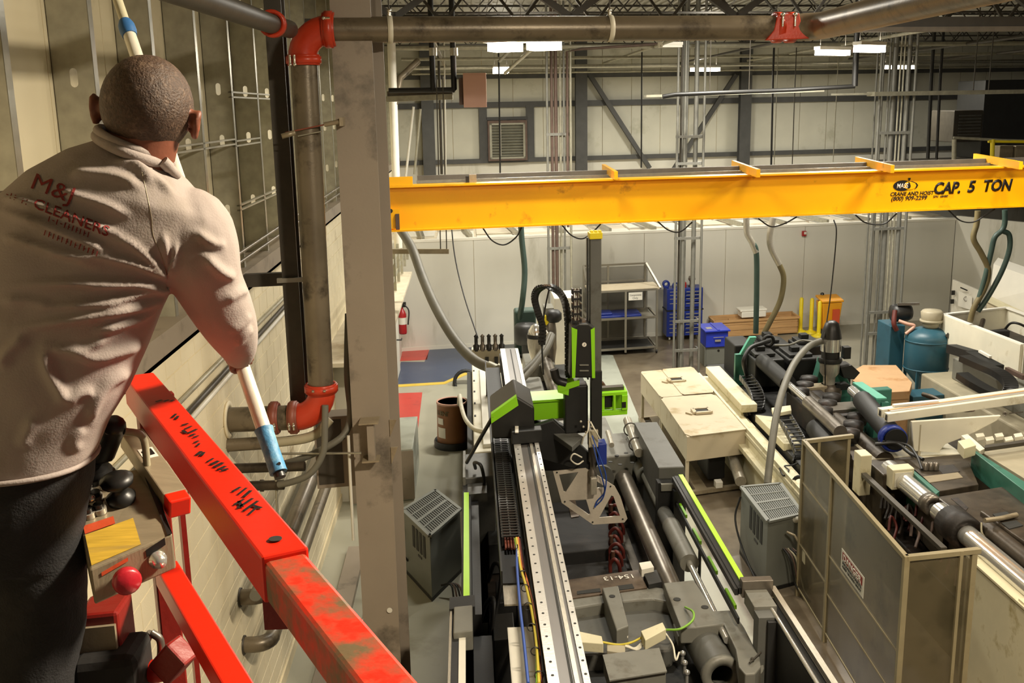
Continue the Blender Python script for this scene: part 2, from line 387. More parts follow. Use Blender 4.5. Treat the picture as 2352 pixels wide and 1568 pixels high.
lg = struct(MB().box(XL - .2, XL + .1, 1.0, 33, 4.56, 4.59, 0).box(XL - .2, XL + .1, 1, 33, 4.72, 4.75, 0).box(XL + .085, XL + .1, 1, 33, 4.56, 4.72, 0).build('trim_1', 'column_paint'))
# C-studs with slotted webs
def slot_plate(mb, x0, x1, y, z0, z1, slots, t=.004):
    xm = (x0 + x1) / 2; zs = [z0]; hw, hh = .022, .055
    for zc in slots:
        n = 6; ring_ = []
        for k in range(n + 1): a = pi * k / n; ring_.append((xm + hw * math.cos(a), zc + hh - hw + hw * math.sin(a)))
        for k in range(n + 1): a = pi + pi * k / n; ring_.append((xm + hw * math.cos(a), zc - hh + hw + hw * math.sin(a)))
        mb.add([(x0, y, zs[-1]), (x1, y, zs[-1]), (x1, y, zc - hh - .03), (x0, y, zc - hh - .03)], [(0, 1, 2, 3)])
        zt, zb = zc + hh + .03, zc - hh - .03
        top = ring_[:n + 1]; bot = ring_[n + 1:]
        mb.add([(x1, y, zt), (x0, y, zt)] + [(p[0], y, p[1]) for p in top[::-1]], [tuple(range(2 + n + 1))])
        mb.add([(x0, y, zb), (x1, y, zb)] + [(p[0], y, p[1]) for p in bot[::-1]], [tuple(range(2 + n + 1))])
        mb.add([(x1, y, zb), (x1, y, zt), (top[0][0], y, top[0][1]), (bot[-1][0], y, bot[-1][1])], [(0, 1, 2, 3)])
        mb.add([(x0, y, zt), (x0, y, zb), (bot[0][0], y, bot[0][1]), (top[-1][0], y, top[-1][1])], [(0, 1, 2, 3)])
        zs.append(zt)
    mb.add([(x0, y, zs[-1]), (x1, y, zs[-1]), (x1, y, z1), (x0, y, z1)], [(0, 1, 2, 3)])
st0 = thing('wall_stud', 'galvanised steel wall stud with slotted web against the cream upper wall', 'stud', (0, 0, 4.75), 'steel studs along the left wall')
m_ = MB(); slot_plate(m_, XL - .21, XL + .03, 0, 4.75, 8.5, [5.3, 5.95, 6.42, 7.3]); web = m_.build('web', 'galvanised', st0)
MB().box(XL + .026, XL + .03, 0, .07, 4.75, 8.5, 0).build('flange', 'galvanised_bright', st0)
MB().box(XL - .21, XL - .206, 0, .07, 4.75, 8.5, 0).build('flange', 'galvanised', st0)
for i in range(23):
    y = 3.95 + 1.21 * i
    s_ = st0 if i == 0 else copy_tree(st0)
    s_.location = (0, y, 4.75)
    nm = ['just outside the left edge', 'leftmost, at the picture edge', 'second from the left, with the clear slot', 'third from the left, above the head', 'fourth from the left, right of the head', 'fifth from the left, mid wall', 'sixth from the left', 'seventh from the left, by the first bridging bar', 'last one left of the rusty pipe']
    s_['label'] = 'galvanised slotted wall stud, ' + nm[i] if i < 9 else 'galvanised wall stud far down the left wall, seen past the rusty pipe and column'
br0 = thing('stud_bridging', 'short galvanised bridging bar fixed between two wall studs', 'bracket', (XL, 8.4, 5.93), 'bridging bars between the wall studs')
MB().box(XL + .0, XL + .03, 7.58, 8.79, 5.91, 5.925, 0).build('rail', 'galvanised', br0); MB().box(XL + .0, XL + .03, 7.58, 8.79, 5.955, 5.97, 0).build('rail', 'galvanised', br0)
for dy, dz in ((1.21, 0), (2.42, .43), (2.42, -.62), (3.63, -.62), (3.63, .43), (2.42, -.02)):
    c = copy_tree(br0); c.location = (XL, 8.4 + dy, 5.93 + dz)
# wall-mounted conduits running along the block wall
def conduit(name, label, pts, r, m, n=8, cat='conduit'):
    return tag(MB().tube(pts, r, n).build(name, m), label, cat)
conduit('wall_conduit', 'thin grey conduit under the steel ledge on the block wall, upper of three', [(-2.16, 1, 4.16), (-2.16, 9, 4.13), (-2.16, 13, 4.1)], .018, 'galvanised')
conduit('wall_conduit', 'dark conduit on the block wall running beside a white one', [(-2.15, 1, 3.99), (-2.15, 14, 4.03)], .022, 'dark_steel')
conduit('wall_conduit', 'white conduit on the block wall just under a dark one', [(-2.15, 1, 3.92), (-2.15, 14, 3.965)], .022, 'white_plain')
conduit('wall_conduit', 'upper of two thin pipes crossing the studs just above the ledge', [(-2.13, 8.6, 4.93), (-2.13, 20, 4.99)], .017, 'pipe_steel')
conduit('wall_conduit', 'lower of two thin pipes crossing the studs just above the ledge', [(-2.13, 8.6, 4.85), (-2.13, 20, 4.88)], .017, 'pipe_steel')
# ---- back: white partition of the inner room, its open ceiling, and the outer wall behind it
def bx(mb, s0, s1, d0, d1, z0, z1, y0):            # box on a building cross plane: s = x, d = offset behind plane y0 + KS*x
    p = []
    for z in (z0, z1):
        for x, d in ((s0, d0), (s1, d0), (s1, d1), (s0, d1)): p.append((x, y0 + KS * x + d, z))
    return mb.hexa(p)
PY, WY = 26.95, 33.9
wp = struct(bx(MB(), -2.2, 13.86, .03, .15, 0, 2.86, PY).build('wall_partition', 'mortar'))
for i in range(7):
    x = -2.2 + i * 2.3
    bx(MB(), x + .006, min(13.84, x + 2.294), 0, .04, 0, 2.86, PY).build('panel', 'white_wall', wp)
bx(MB(), -2.2, 13.86, -.02, .17, 2.86, 2.92, PY).build('cap_strip', 'white_trim', wp)
bx(MB(), -2.2, 13.86, -.012, .02, 0, .1, PY).build('skirting', 'white_plain', wp)
# side return of the partition at the right
p0 = at(2180, 720, z=0)
x0r, y0r = 13.86, PY + KS * 13.86
struct(MB().hexa([(x0r, y0r, 0), (x0r + .12, y0r, 0), (19.5, 17.5, 0), (19.3, 17.4, 0), (x0r, y0r, 2.98), (x0r + .12, y0r, 2.98), (19.5, 17.5, 2.98), (19.3, 17.4, 2.98)]).build('wall_partition_side', 'white_wall'))
# suspended ceiling over the inner room: frame strips, tiles, grilles
cl = struct(bx(MB(), -2.2, 14, .15, 6.9, 2.74, 2.78, PY).build('ceiling_inner', 'ceiling_tile'))
for i in range(15):
    x = -2 + i * 1.08
    for j in range(3):
        bx(MB(), x + .04, x + 1.04, .35 + j * 1.2, 1.5 + j * 1.2, 2.78, 2.80 + .03 * ((i + j) % 2), PY).build('tile', ('white_plain', 'ceiling_tile')[(i + j) % 3 == 0], cl)
for i in range(12):
    x = -1.2 + i * 1.25
    MB().bar((x, PY + KS * x + .25, 2.93), (x - .25, PY + KS * x + 3.3, 2.93), .07, .12).build('hanger_strip', ('galvanised_bright', 'galvanised')[i % 2], cl)
for x in (1.05, 4.75, 8.0):
    g_ = bx(MB(), x - .45, x + .55, .2, .75, 2.80, 2.86, PY).build('light_housing', 'white_trim', cl)
    for k in range(4): bx(MB(), x - .3 + k * .2, x - .15 + k * .2, .26, .52, 2.861, 2.868, PY).build('grille', 'vent_dark', g_)
# outer back wall
wb = struct(bx(MB(), -2.5, 27, .06, .3, 0, 8.6, WY).build('wall_back', 'mortar'))
bx(MB(), -2.5, 27, .02, .08, 0, 4.5, WY).build('block_course', 'white_wall', wb)
for i in range(28):
    x = -2.4 + i * .98
    bx(MB(), x + .008, x + .972, .03, .07, 4.5, 6.22, WY).build('panel', 'wall_panel', wb)
    bx(MB(), x + .008, x + .972, .03, .07, 6.38, 8.5, WY).build('panel', 'wall_panel', wb)
for i, (z0, z1) in enumerate(((4.48, 4.62), (6.22, 6.4), (7.12, 7.24))):
    struct(bx(MB(), -2.2, 27, -.12, .03, z0, z1, WY).build('trim_%d' % (i + 2), 'grey_girt'))
for x in (-1.2, 3.72, 9.28, 14.95, 20.5):
    struct(bx(bx(bx(MB(), x - .19, x + .19, -.4, -.37, 0, 8.4, WY), x - .02, x + .02, -.38, -.12, 0, 8.4, WY), x - .19, x + .19, -.13, -.11, 0, 8.4, WY).build('trim_6', 'grey_girt'))
def brace(a, b, lbl):
    tag(MB().bar(a, b, .12, .14).build('diagonal_brace', 'grey_girt'), lbl, 'brace')
brace(atk(1350, 165, WY - .2), atk(1492, 386, WY - .2), 'dark diagonal wall brace falling right from the second grey post')
brace(atk(1690, 172, WY - .2), atk(1548, 388, WY - .2), 'dark diagonal wall brace falling left from the third grey post')
# the wall louvre in its dark frame
a, b = atk(1124, 283, WY - .15), atk(1207, 363, WY - .15)
lv = thing('wall_louvre', 'square aluminium wall louvre in a dark frame high on the back wall', 'louvre', ((a.x + b.x) / 2, a.y, b.z))
x0, x1, z0, z1 = a.x, b.x, b.z, a.z
f = MB()
for q in ((x0 - .06, x1 + .06, z0 - .06, z0), (x0 - .06, x1 + .06, z1, z1 + .08), (x0 - .06, x0, z0, z1), (x1, x1 + .06, z0, z1)): bx(f, q[0], q[1], -.3, 0, q[2], q[3], WY)
f.build('surround', 'rust_brown', lv)
f = MB()
for q in ((x0, x1, z0, z0 + .06), (x0, x1, z1 - .06, z1), (x0, x0 + .07, z0, z1), (x1 - .07, x1, z0, z1)): bx(f, q[0], q[1], -.28, -.1, q[2], q[3], WY)
f.build('frame', 'louvre_alu', lv)
for i in range(11):
    z = z0 + .08 + i * (z1 - z0 - .14) / 11
    y_ = WY + KS * x0 - .2; y2 = WY + KS * x1 - .2; h = .095
    MB().add([(x0 + .07, y_ - .05, z), (x1 - .07, y2 - .05, z), (x1 - .07, y2 + .05, z + h), (x0 + .07, y_ + .05, z + h), (x0 + .07, y_ - .04, z - .01), (x1 - .07, y2 - .04, z - .01)], [(0, 1, 2, 3), (0, 1, 5, 4)]).build('slat', 'louvre_alu', lv)
bx(MB(), x0 + .33, x0 + .37, -.3, -.24, z0 + .08, z1 - .06, WY).build('linkage_rod', 'galvanised_bright', lv)
for xx, nm in ((x0 - .2, 'l'), (x1 + .17, 'r')): struct(bx(MB(), xx - .13, xx + .13, -.13, .03, 4.6, 6.3, WY).build('trim_7', 'grey_girt'))
struct(bx(MB(), x0 - .1, x1 + .1, -.13, .03, 5.83, 5.93, WY).build('trim_8', 'grey_girt'))
# ---- roof: deck, joists, trusses
rf = struct(MB().box(-2.6, 27, -6, 42, 8.62, 8.75, 0).build('ceiling', 'deck_metal'))
m_ = MB()
for i in range(150): m_.box(-2.6 + i * .2, -2.52 + i * .2, 8, 40, 8.58, 8.63, 0)
stuff(m_.build('deck_rib', 'deck_metal', rf))
def joist(y0, zb, zt, x0, x1, step, th, m='joist_paint', name='roof_joist'):
    o = thing(name, '', 'joist', ((x0 + x1) / 2, y0, zb), 'dark open-web roof joists')
    f = MB(); bx(f, x0, x1, -th / 2, th / 2, zb, zb + th * .9, y0); f.build('bottom_chord', m, o)
    f = MB(); bx(f, x0, x1, -th / 2, th / 2, zt - th, zt, y0); f.build('top_chord', m, o)
    f = MB(); n = int((x1 - x0) / step)
    for i in range(n):
        xa, xb = x0 + i * step, x0 + (i + .5) * step; xc = x0 + (i + 1) * step
        f.bar((xa, y0 + KS * xa, zt - th), (xb, y0 + KS * xb, zb + th), th * .55, th * .55); f.bar((xb, y0 + KS * xb, zb + th), (xc, y0 + KS * xc, zt - th), th * .55, th * .55)
    stuff(f.build('web', m, o)); return o
for i in range(6):
    y = 20.5 + i * 2.5
    joist(y, 7.95, 8.58, -2.3, 24, 1.0, .045)['label'] = ['nearest', 'second', 'third', 'fourth', 'fifth', 'farthest'][i] + ' of the thin dark roof joists with zigzag webs'
o = joist(15.9, 7.34, 8.55, -2.3, 24, 2.6, .17, name='roof_truss'); o['label'] = 'heavy dark roof truss with thick diagonal webs above the long steel pipe'; o['category'] = 'truss'; del o['group']
o = joist(18.2, 7.5, 8.5, -2.3, 24, 1.3, .08, name='roof_truss'); o['label'] = 'lighter dark roof truss just behind the heavy one'; o['category'] = 'truss'; del o['group']
struct(bx(MB(), -2.2, 24, -.1, .1, 7.27, 7.34, 15.9).build('trim_9', 'steel_grey'))
# stringers, sprinkler mains and cable runs under the roof (along the hall)
for i, (x, r, z, mm) in enumerate(((-.6, .05, 7.5, 'pipe_steel'), (1.55, .03, 7.55, 'galvanised'), (4.3, .035, 7.5, 'galvanised'), (6.6, .03, 7.45, 'joist_paint'), (8.8, .035, 7.5, 'galvanised'), (12.0, .04, 7.5, 'joist_paint'), (15.0, .04, 7.45, 'joist_paint'))):
    conduit('roof_conduit', ['dark main pipe under the roof nearest the left wall', 'thin bright conduit under the roof beside the twin-tube lamp', 'bright conduit under the roof left of the middle lamp', 'thin dark conduit under the roof over the middle aisle', 'bright conduit under the roof beside the right-hand strip lamp', 'dark conduit under the roof right of the strip lamps', 'rightmost dark conduit under the dim roof'][i], [(x, 18.5, z), (x, 33, z)], r, mm)
for i, (y, z, r, mm) in enumerate(((23.5, 7.5, .05, 'galvanised'), (27.5, 7.45, .04, 'galvanised'), (31.5, 7.38, .06, 'galvanised_bright'), (32.6, 7.25, .03, 'galvanised'))):
    conduit('roof_pipe', ['nearest of four pipes crossing under the far roof', 'second of four pipes crossing under the far roof', 'thick bright pipe crossing under the roof before the back wall', 'thin pipe crossing lowest before the back wall'][i], [(-1.6, y - .25, z), (14, y + KS * 14, z), (22, y + KS * 22, z)], r, mm)
# ---- lamps seen in the frame
def fixture(p, length, wdt, label, yaw=0., glow='lamp_glow', hh=.05, pw=0):
    o = thing('ceiling_light', label, 'light', p)
    d = V((math.cos(yaw), math.sin(yaw), 0)) * (length / 2); p = V(p)
    MB().bar(p - d, p + d, wdt, .06).build('housing', 'fixture_white', o)
    for sgn in (-1, 1):
        q = V((-d.y, d.x, 0)).normalized() * (wdt * .26 * sgn) - V((0, 0, .03 + hh / 2))
        MB().bar(p - d * .96 + q, p + d * .96 + q, wdt * .36, hh).build('tube', glow, o)
    if pw:
        yaw_ = math.atan2(d.y, d.x)
        attach(lamp('lamp_light', p - V((0, 0, .06 + hh)), pw, length * .9, wdt * .9, NEUT, (0, 0, yaw_)), o); attach(lamp('roof_fill', p + V((0, 0, .06)), pw * .1, length * .9, wdt * .9, NEUT, (pi, 0, yaw_)), o)  # second light is added, facing up to brighten the roof
    for sgn in (-.8, .8): MB().cyl(p + d * sgn, p + d * sgn + V((0, 0, .6)), .006, 6).build('hanger', 'dark_steel', o)
    return o
fixture(at(1205, 93, z=7.45), .55, 1.5, 'bright twin ceiling lamp hung just under the long steel pipe', 1.2, hh=.16, pw=430)
fixture(at(1150, 153, z=7.3), .42, 1.2, 'small bright ceiling lamp below the pipe, above the pink cabinet', hh=.14, pw=210)
fixture(at(1913, 111, z=7.2), .85, .16, 'left half of the long strip lamp at upper right', .5, hh=.1, pw=190)
fixture(at(1998, 100, z=7.2), .66, .2, 'right half of the long strip lamp at upper right', .5, hh=.12, pw=190)
fixture(at(1620, 153, z=7.25), .95, .2, 'thin strip lamp in front of the middle of the back wall', .4, hh=.1, pw=300)
fixture(at(2065, 148, z=7.25), 1.35, .2, 'strip lamp behind the right-hand conduit mast', .4, hh=.1, pw=190)
fixture(at(1540, 100, z=7.5), .5, .22, 'unlit strip lamp hanging between the bright twin lamp and the strip lamps', .3, 'fixture_white')
struct(MB().box(13.3, 26, 26.5, 35, 4.15, 4.32).build('floor_mezzanine', 'dark_steel'))
for a, b, lbl in (((1160, 168), (1232, 104), 'bright slanting conduit falling left from the twin ceiling lamp'), ((1148, 140), (1180, 106), 'second slanting conduit left of the bright one')):
    conduit('roof_conduit', lbl, [at(*a, y=23.5), at(*b, y=21)], .035, 'galvanised_bright')
# ================================================================ STEEL COLUMN, PIPES AND HOSES BY THE LEFT WALL
col = thing('steel_column', 'big grey-brown steel column standing full height beside the rusty pipe', 'column', (-.93, 9.1, 0))
MB().box(-1.095, -.765, 8.99, 9.012, 0, 8.6).build('flange', 'column_paint', col)
MB().box(-.94, -.92, 9.01, 9.33, 0, 8.6).build('column_web', 'column_paint', col)
MB().box(-1.06, -.70, 9.33, 9.352, 0, 8.6).build('flange', 'column_paint', col)
MB().box(-1.02, -.85, 8.80, 8.99, 3.50, 3.515).build('seat_plate', 'panel_tan', col)
MB().box(-1.01, -.86, 8.82, 8.99, 3.14, 3.155).build('seat_plate', 'panel_tan', col)
MB().box(-.955, -.895, 8.84, 8.99, 3.155, 3.5).build('stiffener', 'column_paint', col)
for z in (3.22, 3.48): MB().prism([(-.765, 9.0, z), (-.70, 9.0, z), (-.765, 9.0, z - .16)], (0, .012, 0)).build('gusset', 'panel_tan', col)
MB().lathe([(.026, 0), (.026, .004)], (-.845, 8.99, 1.62), 14, (0, -1, 0)).build('flange_hole', 'white_plain', col)  # white disc stands in for an oval hole in the flange
MB().box(-1.2, -.66, 8.9, 9.45, 0, .03).build('base_plate', 'column_paint', col)
col2 = thing('steel_post', 'narrow dark steel post on the wall side of the rusty vertical pipe', 'post', (-1.62, 9.3, 0))
MB().box(-1.68, -1.54, 9.24, 9.26, 3.38, 8.5).build('flange', 'dark_steel', col2); MB().box(-1.62, -1.6, 9.26, 9.42, 3.38, 8.5).build('post_web', 'dark_steel', col2); MB().box(-1.68, -1.54, 9.42, 9.44, 3.38, 8.5).build('flange', 'dark_steel', col2)
MB().box(-1.72, -1.5, 9.2, 9.235, 4.72, 4.76).build('clamp_band', 'galvanised_bright', col2)
tag(MB().box(-2.2, -1.70, 9.62, 9.7, 4.62, 4.74).build('ledge_bracket', 'dark_steel'), 'dark steel channel stub sticking out of the block wall under the ledge', 'bracket')
# -- the fire main: riser, elbow, long run
P = thing('fire_main_pipe', 'rusty brown steel pipe with red couplings, rising by the column and running right', 'pipe', (-1.345, 9, 3.5))
px_, py_ = -1.345, 8.98
MB().tube([(px_ - .012, py_, 3.78), (px_ + .012, py_, 6.63)], .112, 24).build('riser', 'pipe_steel', P)
def arc(c, a, b, r, n=8):                          # quarter bend: centre, start direction, end direction
    return [V(c) + V(a) * (r * math.cos(t * pi / 2 / n)) + V(b) * (r * math.sin(t * pi / 2 / n)) for t in range(n + 1)]
zr = 6.86
MB().tube(arc((px_ + .235, py_, 6.625), (-1, 0, 0), (0, 0, 1), .235), .118, 20).build('elbow', 'coupling_red', P)
def coupling(c, d, r, m='coupling_red', L=.085):
    d = V(d).normalized(); c = V(c)
    o = MB().ring(c - d * L / 2, c - d * L / 6, r + .022, r - .002).ring(c + d * L / 6, c + d * L / 2, r + .022, r - .002).ring(c - d * L / 3, c + d * L / 3, r + .034, r).build('coupling', m, P)
    return o
def bolts(c, d, side, r, m='bolt_zinc'):           # two bolt pads either side of a coupling
    d = V(d).normalized(); s_ = V(side).normalized(); up = d.cross(s_)
    for k in (-1, 1):
        q = V(c) + s_ * (r + .03) + up * (.022 * 0)
        MB().cyl(q + d * .0 - up * .035 + d * .018 * k, q + up * .035 + d * .018 * k, .011, 8).sphere(q + up * .04 + d * .018 * k, .016, 8).build('bolt', m, P)
coupling((px_ + .01, py_, 6.62), (0, 0, 1), .114); bolts((px_ - .06, py_ - .1, 6.62), (1, 0, 0), (0, -1, 0), .02)
coupling((px_ + .235, py_, zr), (1, 0, 0), .116, L=.1)
for k in (-1, 1): MB().cyl((px_ + .21, py_ - .12, zr + .03 + .05 * k), (px_ + .26, py_ - .12, zr + .03 + .05 * k), .012, 8).sphere((px_ + .21, py_ - .125, zr + .03 + .05 * k), .017, 8).build('bolt', 'bolt_zinc', P)
xa, xb = px_ + .26, 2.83
yk = lambda x: py_ + KS * (x - px_)
MB().tube([(xa, yk(xa), zr), (xb, yk(xb), zr)], .106, 24).build('overhead_run', 'pipe_steel', P)
for x in (-.62, 1.27):
    c = V((x, yk(x), zr))
    MB().ring(c - EX * .022, c + EX * .022, .114, .108, 24).build('hanger_strap', 'cream_white', P)
    MB().cyl(c + V((0, 0, .11)), c + V((0, 0, .16)), .016, 8).sphere(c + V((0, 0, .15)), .02, 8).build('hanger_nut', 'bolt_zinc', P); MB().cyl(c + V((0, 0, .15)), c + V((0, 0, 1.7)), .007, 6).build('hanger_rod', 'dark_steel', P)
# red bolted bend where the run turns towards the camera
c = V((xb + .04, yk(xb) - .0, zr))
MB().prism([c + V((-.09, -.125, .10)), c + V((.1, -.125, .115)), c + V((.135, -.125, -.02)), c + V((.22, -.125, -.105)), c + V((-.19, -.125, -.115)), c + V((-.12, -.125, -.03))], (0, .06, 0)).build('coupling', 'coupling_red', P, .008)
MB().ring(c - EX * .09, c - EX * .03, .135, .1).ring(c + EX * .03, c + EX * .1, .135, .1).build('coupling', 'coupling_red', P)
for k in (-.05, .06):
    q = c + V((k, -.145, .06)); MB().cyl(q - V((0, 0, .06)), q + V((0, 0, .035)), .011, 8).sphere(q + V((0, 0, .04)), .021, 8).build('bolt', 'bolt_zinc', P)
e_ = arc((xb + .1, yk(xb) - .24, zr), (0, 1, 0), (1, 0, 0), .24)
MB().tube([c + EX * .05] + e_[1:] + [(xb + .36, 4.2, zr + .02)], .118, 24).build('branch_run', 'pipe_steel', P)
# lower elbow and wall stub
MB().tube(arc((px_ - .25, py_, 3.78), (1, 0, 0), (0, 0, -1), .245), .12, 20).build('elbow', 'coupling_red', P)
coupling((px_ - .01, py_, 3.80), (0, 0, 1), .116); coupling((px_ - .27, py_, 3.535), (1, 0, 0), .116, 'coupling_dull'); coupling((px_ - .44, py_, 3.535), (1, 0, 0), .116, 'coupling_dull')
for x in (px_ - .27, px_ - .44):
    for k in (-1, 1): MB().cyl((x + .02 * k, py_ - .14, 3.46), (x + .02 * k, py_ - .14, 3.53), .011, 8).sphere((x + .02 * k, py_ - .145, 3.5), .016, 8).build('bolt', 'bolt_zinc', P)
for k in (-1, 1): MB().cyl((px_ - .02 + .05 * k, py_ - .145, 3.81), (px_ + .0 + .05 * k, py_ - .145, 3.81), .012, 8).build('bolt', 'bolt_zinc', P)
MB().tube([(XL - .02, py_, 3.53), (px_ - .24, py_, 3.535)], .112, 24).build('wall_stub', 'pipe_steel', P)
MB().ring((XL + .002, py_, 3.53), (XL + .02, py_, 3.53), .17, .112, 28).build('wall_collar', 'block_paint', P)
# pipe strap with its threaded sleeve
q0, q1 = V((-1.50, 8.84, 6.035)), V((-1.03, 8.86, 6.12))
MB().tube([q0, q1], .007, 6).build('strap_rod', 'coupling_dull', P); MB().tube([q0 + V((.1, .0, -.03)), (-1.2, 8.86, 6.04)], .006, 6).build('strap_rod', 'galvanised', P)
MB().ring(q0 + V((-.03, -.02, -.03)), q0 + V((.08, .0, .0)), .022, .013, 12).build('strap_sleeve', 'panel_tan', P)
MB().cyl(q1 - V((.15, 0, .027)), q1, .02, 10).box(-1.05, -1.02, 8.83, 8.99, 6.08, 6.15).build('strap_sleeve', 'panel_tan', P)
tag(MB().tube([(-1.43, 4, 6.78), (-1.41, 8.3, 6.84), (-1.40, 8.75, 6.85)], .07, 16).build('branch_pipe', 'dark_steel'), 'dark pipe running along the left wall top into the upper red elbow', 'pipe')
o = tag(MB().ring((-1.41, 8.02, 6.84), (-1.41, 8.10, 6.84), .1, .07).build('pipe_coupling', 'coupling_red'), 'small red coupling on the dark pipe at the left wall top', 'coupling')
# -- hoses and nozzles below the elbow
def hose(name, label, pts, r, m, y=None, n=10, cat='hose', ends=None):
    o = thing(name, label, cat, spline(pts, 1)[0])
    MB().tube(spline(pts, 7), r, n).build('hose_body', m, o)
    for e in ends or []:
        i, L_, rr, mm = e; p = V(pts[i]); q = V(pts[i + 1 if i == 0 else i - 1]); d = (q - p).normalized()
        MB().cyl(p - d * .02, p + d * L_, rr, 12).build('hose_end', mm, o)
    return o
hose('drain_hose', 'grey rubber hose hanging vertically then curling left below the red elbow', [at(747, 930, y=8.85), at(746, 985, y=8.82), at(742, 1040, y=8.8), at(715, 1085, y=8.78), at(675, 1105, y=8.8), at(640, 1113, y=8.85)], .03, 'hose_grey')
hose('drain_hose', 'long grey hose dropping along the column and passing behind the vertical hose', [at(800, 720, y=9.2), at(798, 860, y=9.15), at(805, 945, y=9.1), at(795, 990, y=9.05), at(765, 1018, y=9.0), at(700, 1050, y=9.0), at(640, 1068, y=9.1)], .032, 'hose_grey')
hose('drain_hose', 'short hose stub curving from the wall under the red-collared pipe', [(XL, 8.9, 3.32), (-1.75, 8.95, 3.32), (-1.45, 8.98, 3.36), (-1.3, 9.02, 3.5)], .045, 'hose_clear', ends=[(0, .3, .06, 'pipe_steel')])
for (px, py, x1, lbl) in ((598, 1115, 652, 'dark pipe nozzle feeding the curled grey hose'), (650, 1072, 700, 'dark pipe nozzle just above the curled hose')):
    a = at(px, py, y=8.95); b = at(x1, py - 2, y=8.9)
    o = thing('pipe_nozzle', lbl, 'pipe', b); MB().cyl((XL, a.y, a.z), b, .045, 14).build('nozzle_body', 'oily_steel', o); MB().ring(a + V((-.0, 0, 0)), a + V((.03, 0, 0)), .055, .04).build('rim', 'oily_steel', o)
tag(MB().tube([at(640, 1042, y=9.0), at(830, 1040, y=8.85)], .011, 8).build('steel_rod', 'galvanised_bright'), 'thin bright rod reaching across to the column under the hoses', 'rod')
tag(MB().tube([at(633, 1085, y=8.9), at(640, 1240, y=8.9)], .012, 8).build('steel_rod', 'galvanised'), 'thin vertical rod below the blue pole end', 'rod')
o = thing('junction_box', 'dark grey box on the wall side of the column below the red elbow', 'box', (-1.34, 9.45, 2.7))
MB().box(-1.50, -1.06, 9.36, 9.6, 2.72, 3.42).build('housing', 'column_paint', o, .006); MB().box(-1.48, -1.25, 9.343, 9.351, 2.76, 3.39).build('lid', 'dark_steel', o)
tag(MB().tube([at(800, 1000, y=8.95), at(806, 1130, y=8.95), at(812, 1240, y=9.0)], .014, 8).build('wall_conduit', 'white_plain'), 'thin pale conduit running down just left of the column', 'conduit')
# -- two wall elbows with their long pipes
for (pe, zz, lbl) in (((552, 1365), 1.86, 'upper of two dull grey pipes leaving the block wall in an elbow'), ((562, 1477), 1.38, 'lower of two dull grey pipes leaving the block wall in an elbow')):
    o = thing('wall_pipe', lbl, 'pipe', (XL, 8.9, zz))
    c = V((XL, 8.88, zz))
    MB().tube([c, c + V((.1, 0, 0))] + [c + V((.1, .14, 0)) + V((math.sin(t * pi / 12) * .14, -math.cos(t * pi / 12) * .14, 0)) for t in range(1, 7)], .075, 16).build('elbow', 'pipe_steel', o)
    MB().tube([c + V((.24, .14, 0)), c + V((.24, 4.6, .05))], .07, 16).build('straight_run', 'pipe_steel', o)
    MB().ring(c - V((.01, 0, 0)), c + V((.015, 0, 0)), .09, .07).build('rim', 'dark_steel', o)
for (x, z, r, m, lbl, y0) in ((-1.72, 2.45, .075, 'pipe_steel', 'dull round pipe along the wall foot, ending in an open end below the dark box', 8.9), (-1.9, 2.2, .05, 'hose_grey', 'pale pipe along the wall between two dull ones', 8.2)):
    tag(MB().tube([(x, y0, z), (x, 12.2, z + .05)], r, 14).build('wall_pipe', m), lbl, 'pipe')
struct(MB().box(-1.86, -1.62, 5, 14, 0, .09, 0).build('trim_11', 'column_paint'))
struct(MB().box(-1.45, -1.40, 5, 13.5, 0, .06, 0).build('trim_12', 'white_plain'))
struct(MB().box(XL, XL + .02, -4, 33, 0, .14, 0).build('baseboard_left', 'mortar'))
# -- low roof of the side office at the far left, its wall, door and extinguisher
of = struct(MB().box(-2.2, -1.84, 16, 26.4, 0, 2.5, 0).build('wall_office', 'white_wall'))
rf_ = struct(MB().box(-2.2, -1.30, 14.5, 23.0, 2.62, 2.68, 0).build('ceiling_office', 'ceiling_tile'))
d_ = struct(MB().box(-1.84, -1.80, 23.6, 24.7, 0, 2.1, 0).build('door_1', 'white_trim'))
MB().box(-1.80, -1.77, 23.68, 24.62, .02, 2.04, 0).build('door_leaf', 'white_plain', d_); MB().tube([(-1.77, 23.8, .95), (-1.66, 23.8, .95), (-1.66, 23.95, .95)], .018, 8).build('door_handle', 'black_plastic', d_)
ex = thing('fire_extinguisher', 'red fire extinguisher with black hose on the far left wall by the navy floor', 'extinguisher', (-1.74, 25.4, .75))
MB().lathe([(.0, .0), (.09, .0), (.1, .03), (.1, .5), (.06, .6), (.03, .63), (.03, .68)], (-1.72, 25.4, .75), 16).build('cylinder_body', 'extinguisher_red', ex)
MB().lathe([(.103, .25), (.103, .42)], (-1.72, 25.4, .75), 16).build('paper_label', 'white_plain', ex); MB().box(-1.8, -1.62, 25.36, 25.44, 1.43, 1.55).build('valve', 'black_plastic', ex); MB().tube(spline([(-1.66, 25.35, 1.5), (-1.55, 25.3, 1.35), (-1.58, 25.3, 1.0)], 5), .018, 8).build('discharge_hose', 'black_rubber', ex)
sg = thing('safety_sign', 'small black and white notice above the fire extinguisher', 'sign', (-1.8, 25.2, 1.7)); MB().box(-1.84, -1.82, 25.0, 25.5, 1.6, 2.2, 0).build('sign_plate', 'white_plain', sg); MB().box(-1.82, -1.815, 25.03, 25.47, 1.85, 2.17, 0).build('sign_print', 'black_ink', sg)
